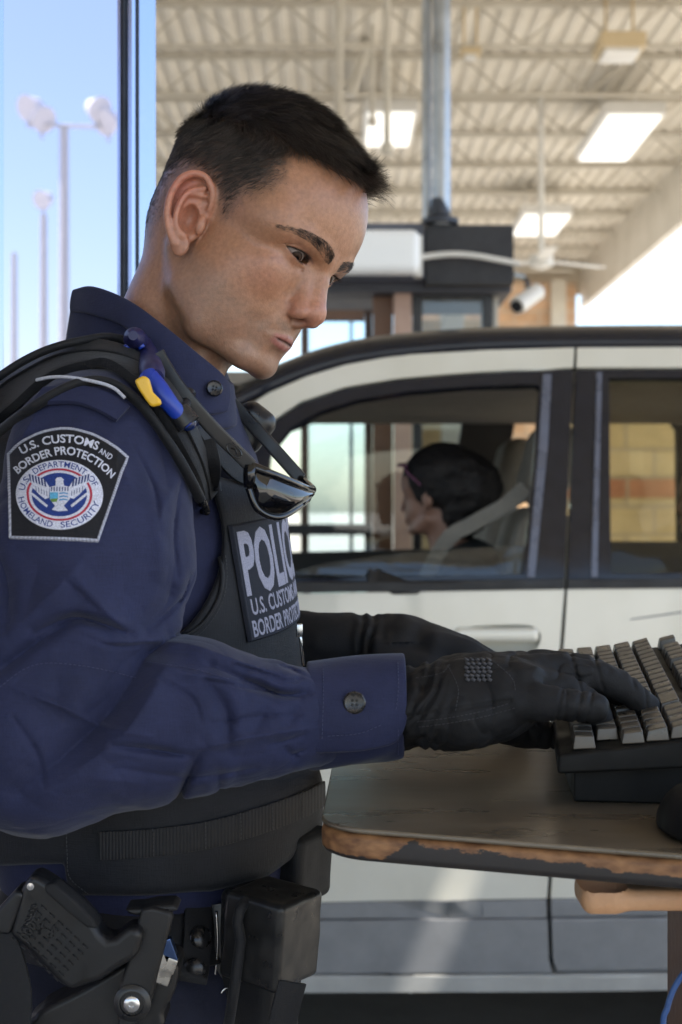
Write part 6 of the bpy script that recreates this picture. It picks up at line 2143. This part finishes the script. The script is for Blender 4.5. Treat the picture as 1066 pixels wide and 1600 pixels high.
st.tube(ringp, .014, 10); st.tube([sc0, sc0 - np.cross(a1, (0, 1, 0)) * .25], .03, 10); st.tube([ringp[0], sc0, ringp[16]], .014, 8); st.build('steering_wheel', m_inter, car, smooth=True)


def seat(x, y, name='seat'):
    s = empty(name, (x, y, .6)); keep_parent(s, car)
    M = np.array(Matrix.Rotation(R(14), 3, 'Y'))
    c = np.array([x + .30, y, 1.02 if name == 'seat' else .86]); V, Q = mesh_sdf(lambda P: smin(rbox(P, c, (.07, .25, .36), .06, M), rbox(P, c + (0.03, 0, .05), (.085, .10, .25), .06, M), .05), c - .55, c + .55, .02)
    np_mesh('backrest', V, Q, m_beige, s)
    c2 = np.array([x, y, .74]); V, Q = mesh_sdf(lambda P: rbox(P, c2, (.27, .25, .09), .07), c2 - .4, c2 + .4, .02); np_mesh('cushion', V, Q, m_beige, s)
    if name == 'rear_seat': return
    c3 = np.array([x + .40, y, 1.48]); V, Q = mesh_sdf(lambda P: rbox(P, c3, (.055, .14, .105), .05, M), c3 - .25, c3 + .25, .012); np_mesh('headrest', V, Q, m_beige, s)
    MB().tube([c3 + (0, .06, -.15), c3 + (0, .06, 0)], .008, 8).tube([c3 + (0, -.06, -.15), c3 + (0, -.06, 0)], .008, 8).build('headrest_post', m_steel, s)


seat(.13, CD + .47); seat(.13, CD + 1.20); seat(1.02, CD + .45, 'rear_seat'); seat(1.02, CD + 1.22, 'rear_seat')

# ---- people in the car
def person(head_c, yaw, pit, sc, label, hairf, shirtc, torso, arms, skinc, hh=3.0):
    """seated figure: torso, arms and head (shared head form) in one skin"""
    M = np.array(Matrix.Rotation(R(yaw), 3, 'Z') @ Matrix.Rotation(R(pit), 3, 'Y'))
    hc = np.asarray(head_c, float)

    def body(P):
        q = (((P - hc) @ M) * (1000.0 / sc)).astype(np.float32)
        d = face_lite(q) * (sc / 1000.0)
        d = smin(d, cap(P, hc + (0.02, 0, -.05), torso[0], .052, .062), .03)
        d = smin(d, chain(P, torso, [.06, .12, .12]), .04)
        for A in arms: d = smin(d, chain(P, A[0], A[1]), .03)
        return d
    lo = np.minimum(np.min([np.min(a[0], 0) for a in arms], 0), np.min(torso, 0)) - .2
    hi = np.maximum(np.maximum(np.max([np.max(a[0], 0) for a in arms], 0), np.max(torso, 0)) + .2, hc + .2)
    V, Q = mesh_sdf(body, lo, hi, .006, newton=1)
    m, nt, b = nodes('skin of a seated person'); at = N(nt, 'ShaderNodeAttribute', attribute_name='tone'); nt.links.new(at.outputs['Color'], b.inputs['Base Color']); b.inputs['Roughness'].default_value = .5
    q = ((V - hc) @ M) * (1000.0 / sc)
    c = np.tile(np.array(skinc), (len(V), 1)); lip = gauss(q, (100, 0, -50), (10, 24, 8)); c = c * (1 - .6 * lip[:, None]) + np.array([.30, .10, .09]) * .6 * lip[:, None]
    o = np_mesh('person', V, Q, m, attrs={'tone': c}); tag(o, label, 'person')

    def hairs(P):
        q = (((P - hc) @ M) * (1000.0 / sc)).astype(np.float32)
        return hairf(q) * (sc / 1000.0)
    V, Q = mesh_sdf(hairs, hc - .3, hc + .3, .006); np_mesh('hair', V, Q, m_dhair, o)

    def cloth(P):
        d = smin(chain(P, [np.asarray(torso[0]) + (0.01, 0, .0)] + list(torso[1:]), [.105, .18, .18]), cap(P, torso[0] + np.array([.01, -.17, -.03]), torso[0] + np.array([.01, .17, -.03]), .085), .06)
        for A in arms: d = smin(d, chain(P, A[0][:2] if len(A[0]) < 3 else [A[0][0], A[0][0] * .35 + A[0][1] * .65], [A[1][0] + .012, A[1][1] + .016]), .03)
        return d + .004 * vnoise(P, 12, 5)
    V, Q = mesh_sdf(cloth, lo, hi, .012); np_mesh('top', V, Q, fabric('top cloth', shirtc, .8, 600, .3, .15, .1), o)
    return o, M, hc


def face_lite(P):
    A = P.copy(); A[:, 1] = np.abs(A[:, 1])
    d = ell(P, (-6, 0, 56), (96, 74, 80)); d = smin(d, ell(P, (35, 0, 48), (64, 64, 60)), 20); d = smin(d, ell(P, (40, 0, -18), (50, 56, 60)), 18)
    d = smin(d, chain(A, [(8, 48, -48), (40, 38, -70), (72, 16, -76)], [14, 14, 12], 8), 16); d = smin(d, ell(P, (62, 0, -40), (35, 34, 28)), 14)
    d = smax(d, -ell(A, (104, 31, 16), (20, 18, 11)), 9); d = smin(d, ell(A, (72, 30, 17), (13, 14, 12)), 5)
    d = smin(d, chain(P, [(90, 0, 24), (98, 0, 8), (106, 0, -12)], [6, 6, 8]), 9); d = smin(d, ell(A, (98, 10, -19), (10, 7, 8)), 5)
    d = smin(d, ell(P, (96, 0, -47), (7, 19, 4)), 4); d = smin(d, ell(P, (94, 0, -55), (7, 17, 5)), 4); d = smax(d, -ell(P, (101, 0, -51), (6, 22, .8)), 2)
    d = smin(d, ell(P, (80, 0, -76), (15, 18, 11)), 12); d = smin(d, ell(A, (-6, 72, 2), (16, 5, 30)), 5)
    return d


m_dhair = plain('black hair', (0.008, 0.0065, 0.0065), .65, 0, .3, .5, 60, 1.0, 160)
hD = W(683, 782, 3.62)


def hairD(q):
    d = ell(q, (-16, 0, 62), (104, 90, 96)); d = smin(d, ell(q, (-104, 0, 24), (84, 86, 98)), 30); d = smin(d, ell(q, (-80, 0, -50), (52, 60, 60)), 30)
    d = smax(d, -ell(q, (92, 0, -8), (64, 100, 92)), 10); d = smax(d, -ell(q, (4, 84, -24), (26, 26, 40)), 8)
    d = smax(d, -ell(q, (4, -84, -24), (26, 26, 40)), 8)
    return d + 5.0 * vnoise(q * np.array([.4, 1, 1], np.float32), .05, 2) + 2.5 * vnoise(q, .14, 8)


sh = hD + np.array([.06, 0, -.20])
drv, MD, hcD = person(hD, 180 - 30, 4, .93, 'woman driver with black hair and pushed-up glasses, facing left in the cream car', hairD, (0.018, 0.022, 0.026),
             [sh + (0, 0, 0.0), sh + (.02, 0, -.16), sh + (.06, 0, -.5)],
             [([sh + (0, -.17, -.04), sh + (-.06, -.22, -.30), sh + (-.32, -.14, -.30)], [.052, .044, .03]), ([sh + (0, .17, -.04), sh + (-.06, .22, -.30), sh + (-.32, .16, -.28)], [.052, .044, .03])], (0.22, 0.12, 0.085))
# glasses pushed up on her head
sgl = MB(); hp = lambda p: hcD + (np.asarray(p, float) * .93 / 1000.0) @ MD.T
sgl.tube([hp((5, -79, 40)), hp((40, -78, 72)), hp((62, -66, 98))], .006, 10, flat=(.018, .005)); sgl.tube([hp((5, 79, 40)), hp((40, 78, 72)), hp((62, 66, 98))], .006, 10, flat=(.018, .005))
sgl.tube(catmull([hp((62, -68, 98)), hp((76, -40, 106)), hp((80, 0, 106)), hp((76, 40, 106)), hp((62, 68, 98))], 5), .01, 10, flat=(.03, .004))
o = sgl.build('sunglasses', plain('pink and blue plastic', (0.16, 0.06, 0.11), .25, 0, .5, .6, 30), None, auto=40); tag(o, 'pink and blue sunglasses pushed up on the woman driver\'s hair', 'sunglasses')
ribb = [W(822, 762, 3.42), W(790, 790, 3.44), W(740, 818, 3.47), W(694, 850, 3.49), W(640, 960, 3.48)]
MB().tube(catmull(ribb, 5), .01, 14, flat=(.040, .004), up=(0.3, -1, .5)).build('seat_belt', fabric('grey belt webbing', (0.20, 0.19, 0.17), .7, 900, .4), car, auto=40)
hP = W(1112, 790, 4.25); sh = hP + np.array([.05, 0, -.2])


def hairP(q):
    d = ell(q, (-12, 0, 58), (98, 82, 88)); return smax(d, -ell(q, (92, 0, -18), (60, 100, 92)), 10)


person(hP, 180, 0, .95, 'rear passenger with dark hair, barely visible at the right edge of the back window', hairP, (0.02, 0.02, 0.022), [sh, sh + (.02, 0, -.16), sh + (.06, 0, -.5)],
       [([sh + (0, -.17, -.04), sh + (-.04, -.2, -.3), sh + (-.25, -.14, -.36)], [.05, .044, .03]), ([sh + (0, .17, -.04), sh + (-.04, .2, -.3), sh + (-.25, .14, -.36)], [.05, .044, .03])], (0.28, 0.16, 0.115))

# ================================================================ DESK, KEYBOARD, MOUSE
DZ = CZ - .23
dk_ = empty('desk', (.3, 1.25, 0)); tag(dk_, 'dark wooden counter top with a worn orange edge where the keyboard stands', 'desk')
fl_, fr2 = np.array([-.0156, 1.045]), np.array([.229, .957]); e1 = (fr2 - fl_) / np.linalg.norm(fr2 - fl_); e2 = np.array([.03, 1.0]); e2 /= np.linalg.norm(e2)
rc = .035
c0 = fl_ + (e1 + e2) * rc
arc = [c0 - e1 * rc * math.cos(a) * 1.0 - e2 * rc * math.sin(a) for a in np.linspace(0, math.pi / 2, 9)]
A = [fl_ + e2 * .47] + arc + [fl_ + e1 * .95, fl_ + e1 * .95 + e2 * .62, fl_ + e2 * .47 + e1 * .2]
A = [tuple(p) for p in A[:-1]]
m_top, nt, b = nodes('dark lacquered top')
tc = N(nt, 'ShaderNodeTexCoord'); mp_ = N(nt, 'ShaderNodeMapping'); mp_.inputs['Scale'].default_value = (2, 9, 9); mp_.inputs['Rotation'].default_value = (0, 0, R(20))
nz = N(nt, 'ShaderNodeTexNoise'); nz.inputs['Scale'].default_value = 4; nz.inputs['Detail'].default_value = 9
nt.links.new(tc.outputs['Object'], mp_.inputs[0]); nt.links.new(mp_.outputs[0], nz.inputs['Vector'])
r = N(nt, 'ShaderNodeValToRGB'); r.color_ramp.elements[0].position = .3; r.color_ramp.elements[1].position = .7; r.color_ramp.elements[0].color = (.105, .086, .063, 1); r.color_ramp.elements[1].color = (.150, .124, .092, 1)
nt.links.new(nz.outputs[0], r.inputs[0]); nt.links.new(r.outputs[0], b.inputs['Base Color'])
rm = N(nt, 'ShaderNodeMapRange'); rm.inputs[1].default_value = .3; rm.inputs[2].default_value = .7; rm.inputs[3].default_value = .24; rm.inputs[4].default_value = .36
nt.links.new(nz.outputs[0], rm.inputs[0]); nt.links.new(rm.outputs[0], b.inputs['Roughness'])
b.inputs['Specular IOR Level'].default_value = .75; b.inputs['Coat Weight'].default_value = .25; b.inputs['Coat Roughness'].default_value = .16; b.inputs['Coat Tint'].default_value = (1, .9, .76, 1)
bp = N(nt, 'ShaderNodeBump'); bp.inputs['Strength'].default_value = .06; bp.inputs['Distance'].default_value = .002; nt.links.new(nz.outputs[0], bp.inputs['Height']); nt.links.new(bp.outputs[0], b.inputs['Normal'])
mb = MB(); mb.prism(A, (0, 0, DZ - .004), (1, 0, 0), (0, 1, 0), (0, 0, .004)); mb.build('tabletop', m_top, dk_, bevel=.0015)
m_edge, nt, b = nodes('worn painted edge')
tc = N(nt, 'ShaderNodeTexCoord'); sp = N(nt, 'ShaderNodeSeparateXYZ'); nt.links.new(tc.outputs['Object'], sp.inputs[0])
mp_ = N(nt, 'ShaderNodeMapping'); mp_.inputs['Scale'].default_value = (26, 26, 60); nt.links.new(tc.outputs['Object'], mp_.inputs[0])
n1 = N(nt, 'ShaderNodeTexNoise'); n1.inputs['Scale'].default_value = 1.6; n1.inputs['Detail'].default_value = 9; n1.inputs['Roughness'].default_value = .75; nt.links.new(mp_.outputs[0], n1.inputs['Vector'])
# paint survives low on the edge and away from the corner
def mr_(i, a0, a1, b0, b1):
    m = N(nt, 'ShaderNodeMapRange'); m.inputs[1].default_value = a0; m.inputs[2].default_value = a1; m.inputs[3].default_value = b0; m.inputs[4].default_value = b1; nt.links.new(i, m.inputs[0]); return m.outputs[0]
zt = mr_(sp.outputs['Z'], DZ - .024, DZ - .006, .52, -.34); xt = mr_(sp.outputs['X'], .030, .050, -.60, 0); xt2 = mr_(sp.outputs['X'], .05, .25, .34, -.10)
def add_(a, c):
    m = N(nt, 'ShaderNodeMath', operation='ADD'); nt.links.new(a, m.inputs[0]); nt.links.new(c, m.inputs[1]); return m.outputs[0]
tot = add_(add_(add_(n1.outputs[0], zt), xt), xt2)
r = N(nt, 'ShaderNodeValToRGB'); r.color_ramp.elements[0].position = .56; r.color_ramp.elements[1].position = .60; nt.links.new(tot, r.inputs[0])
n2 = N(nt, 'ShaderNodeTexNoise'); n2.inputs['Scale'].default_value = 2.5; n2.inputs['Detail'].default_value = 8; nt.links.new(mp_.outputs[0], n2.inputs['Vector'])
r2 = N(nt, 'ShaderNodeValToRGB'); r2.color_ramp.elements[0].position = .3; r2.color_ramp.elements[1].position = .72; r2.color_ramp.elements[0].color = (.12, .050, .020, 1); r2.color_ramp.elements[1].color = (.34, .17, .072, 1); nt.links.new(n2.outputs[0], r2.inputs[0])
mx = N(nt, 'ShaderNodeMix', data_type='RGBA'); nt.links.new(r.outputs[0], mx.inputs[0]); nt.links.new(r2.outputs[0], mx.inputs[6]); mx.inputs[7].default_value = (.022, .018, .017, 1); nt.links.new(mx.outputs[2], b.inputs['Base Color'])
b.inputs['Roughness'].default_value = .55
bp = N(nt, 'ShaderNodeBump'); bp.inputs['Strength'].default_value = .5; bp.inputs['Distance'].default_value = .0006; nt.links.new(tot, bp.inputs['Height']); nt.links.new(bp.outputs[0], b.inputs['Normal'])
mb = MB(); mb.prism(A, (0, 0, DZ - .0245), (1, 0, 0), (0, 1, 0), (0, 0, .0203)); mb.build('edge_board', m_edge, dk_, bevel=.006, seg=4)
m_peach = noise_col('peach painted steel', (0.46, 0.24, 0.12), (0.58, 0.34, 0.19), 14, .5, .2)
V, Q = mesh_sdf(lambda P: smin(rbox(P, W(1150, 1398, 1.02), (.11, .02, .0075), .006), rbox(P, W(935, 1391, 1.02), (.012, .02, .010), .006), .012), W(890, 1450, .97), W(1400, 1350, 1.08), .0025)
np_mesh('bracket', V, Q, m_peach, dk_)
MB().bb((W(1061, 0, 1.06)[0], 1.04, 0), (W(1061, 0, 1.06)[0] + .05, 1.10, DZ - .034), .003).build('post', noise_col('rust brown post', (0.14, 0.075, 0.05), (0.20, 0.11, 0.07), 9, .5, .2), dk_, auto=40)
MB().bb((.18, 1.0, .0), (.45, 1.25, .02), .004).build('foot_plate', m_peach, dk_, auto=40)
o = MB().tube(catmull([W(1110, 1500, 1.03), W(1078, 1512, 1.02), W(1056, 1540, 1.02), W(1043, 1575, 1.02), W(1036, 1625, 1.02), W(1040, 1900, 1.02)], 8), .0022, 10).build('cable', plain('blue cable', (0.02, 0.07, 0.22), .35), None, smooth=True)
tag(o, 'blue cable hanging by the brown desk post at the lower right corner', 'cable')

# ---- keyboard
kb = empty('keyboard', (.2, 1.2, DZ)); tag(kb, 'black keyboard with stepped key rows on the counter, under the gloved hands', 'keyboard')
kN, kF = W(873, 1180, 1.10), W(853, 1031, 1.47)
KV = (kF - kN); KL = np.linalg.norm(KV); KV = KV / KL                 # along a row, away from the camera
KU = np.cross(KV, (0, 0, 1.0)); KU /= np.linalg.norm(KU); KU = KU * np.sign(KU[0]); KU = KU + np.array([0, 0, .07]); KU /= np.linalg.norm(KU)
KW = np.cross(KU, KV); KW = KW / np.linalg.norm(KW); KW = KW if KW[2] > 0 else -KW
KM = np.stack([KU, KV, KW], 1)
kp_ = lambda u, v, w: kN + KU * u + KV * v + KW * w
mb = MB(); ud = .158
mb.add([kp_(0, 0, 0), kp_(ud, 0, .010), kp_(ud, KL, .010), kp_(0, KL, 0), kp_(-.002, -.002, -.015), kp_(ud + .004, -.002, -.015), kp_(ud + .004, KL + .003, -.017), kp_(-.002, KL + .003, -.017)],
       [[0, 1, 2, 3], [4, 7, 6, 5], [0, 4, 5, 1], [1, 5, 6, 2], [2, 6, 7, 3], [3, 7, 4, 0]])
m_kb = plain('black keyboard plastic', (0.005, 0.005, 0.0048), .62, 0, .22, .15, 40, .1, 400)
m_key = plain('worn black keycap', (0.062, 0.053, 0.042), .33, 0, .6, .25, 60, .15, 500)
mb.build('case', m_kb, kb, bevel=.003)
rz = MB(); q = [kp_(u, v, -.0145) for u, v in ((.012, .028), (ud - .004, .028), (ud - .004, KL - .002), (.004, KL - .002))]
rz.add(q + [np.array([p[0], p[1], DZ + .0005]) for p in q], [[0, 1, 2, 3], [7, 6, 5, 4], [0, 4, 5, 1], [1, 5, 6, 2], [2, 6, 7, 3], [3, 7, 4, 0]]).build('added_riser', m_kb, kb, bevel=.002)  # added black wedge, stands in for the dark shadow under the case
pit = .0187
rowsK = [[1, 1, 2, -.3, 1.25, 1.25, 1.25, 1.25, 6.25, 1.25, 1.25, 1.25], [-1, 1, 1, 1, -.3, 2.75, 1, 1, 1, 1, 1, 1, 1, 1, 1, 1, 2.25], [1, 1, 1, 1, -.3, 2.25, 1, 1, 1, 1, 1, 1, 1, 1, 1, 1, 1, 1.75],
         [1, 1, 1, 1, -.3, 1.5, 1, 1, 1, 1, 1, 1, 1, 1, 1, 1, 1, 1, 1.5], [1, 1, 1, 1, -.3, 2, 1, 1, 1, 1, 1, 1, 1, 1, 1, 1, 1, 1, 1], [-4, -.3, 1, 1, 1, 1, -.5, 1, 1, 1, 1, -.5, 1, 1, 1, 1, -1, 1]]
for r_, row in enumerate(rowsK):
    v = .006; u = .011 + pit * r_ + (.008 if r_ == 5 else 0)
    kunit = (KL - .012) / sum(abs(k) for k in row)
    kunit = min(kunit, .0215)
    for w_ in row:
        if w_ > 0:
            L = w_ * kunit; b0 = .0004; h = .0092 + (.0012, .0004, 0, .0006, .0016, .0018)[r_]; tl = (-.05, .0, .05, .10, .14, .12)[r_] * .012
            zb = .001 + .010 * u / ud; tx = .0022; ty = .0018
            V = [kp_(u + b0, v + b0, zb), kp_(u + pit - b0, v + b0, zb), kp_(u + pit - b0, v + L - b0, zb), kp_(u + b0, v + L - b0, zb),
                 kp_(u + b0 + tx, v + b0 + ty, zb + h - tl), kp_(u + pit - b0 - tx * .5, v + b0 + ty, zb + h + tl), kp_(u + pit - b0 - tx * .5, v + L - b0 - ty, zb + h + tl), kp_(u + b0 + tx, v + L - b0 - ty, zb + h - tl)]
            o = MB().add(V, [[4, 5, 6, 7], [0, 3, 2, 1], [0, 1, 5, 4], [1, 2, 6, 5], [2, 3, 7, 6], [3, 0, 4, 7]]).build('key', m_key, kb, bevel=.0012)
        v += abs(w_) * kunit
# ---- mouse
mo = W(1108, 1252, 1.02); mo[2] = DZ + .002
def mouse_sdf(P):
    return smax(ell(P, mo + (0, 0, 0), (.036, .06, .036)), mo[2] - P[:, 2], .004)
V, Q = mesh_sdf(mouse_sdf, mo - .08, mo + .08, .002)
ms = np_mesh('computer_mouse', V, Q, m_kb); tag(ms, 'black computer mouse at the right edge of the counter, nearer than the keyboard', 'computer mouse')
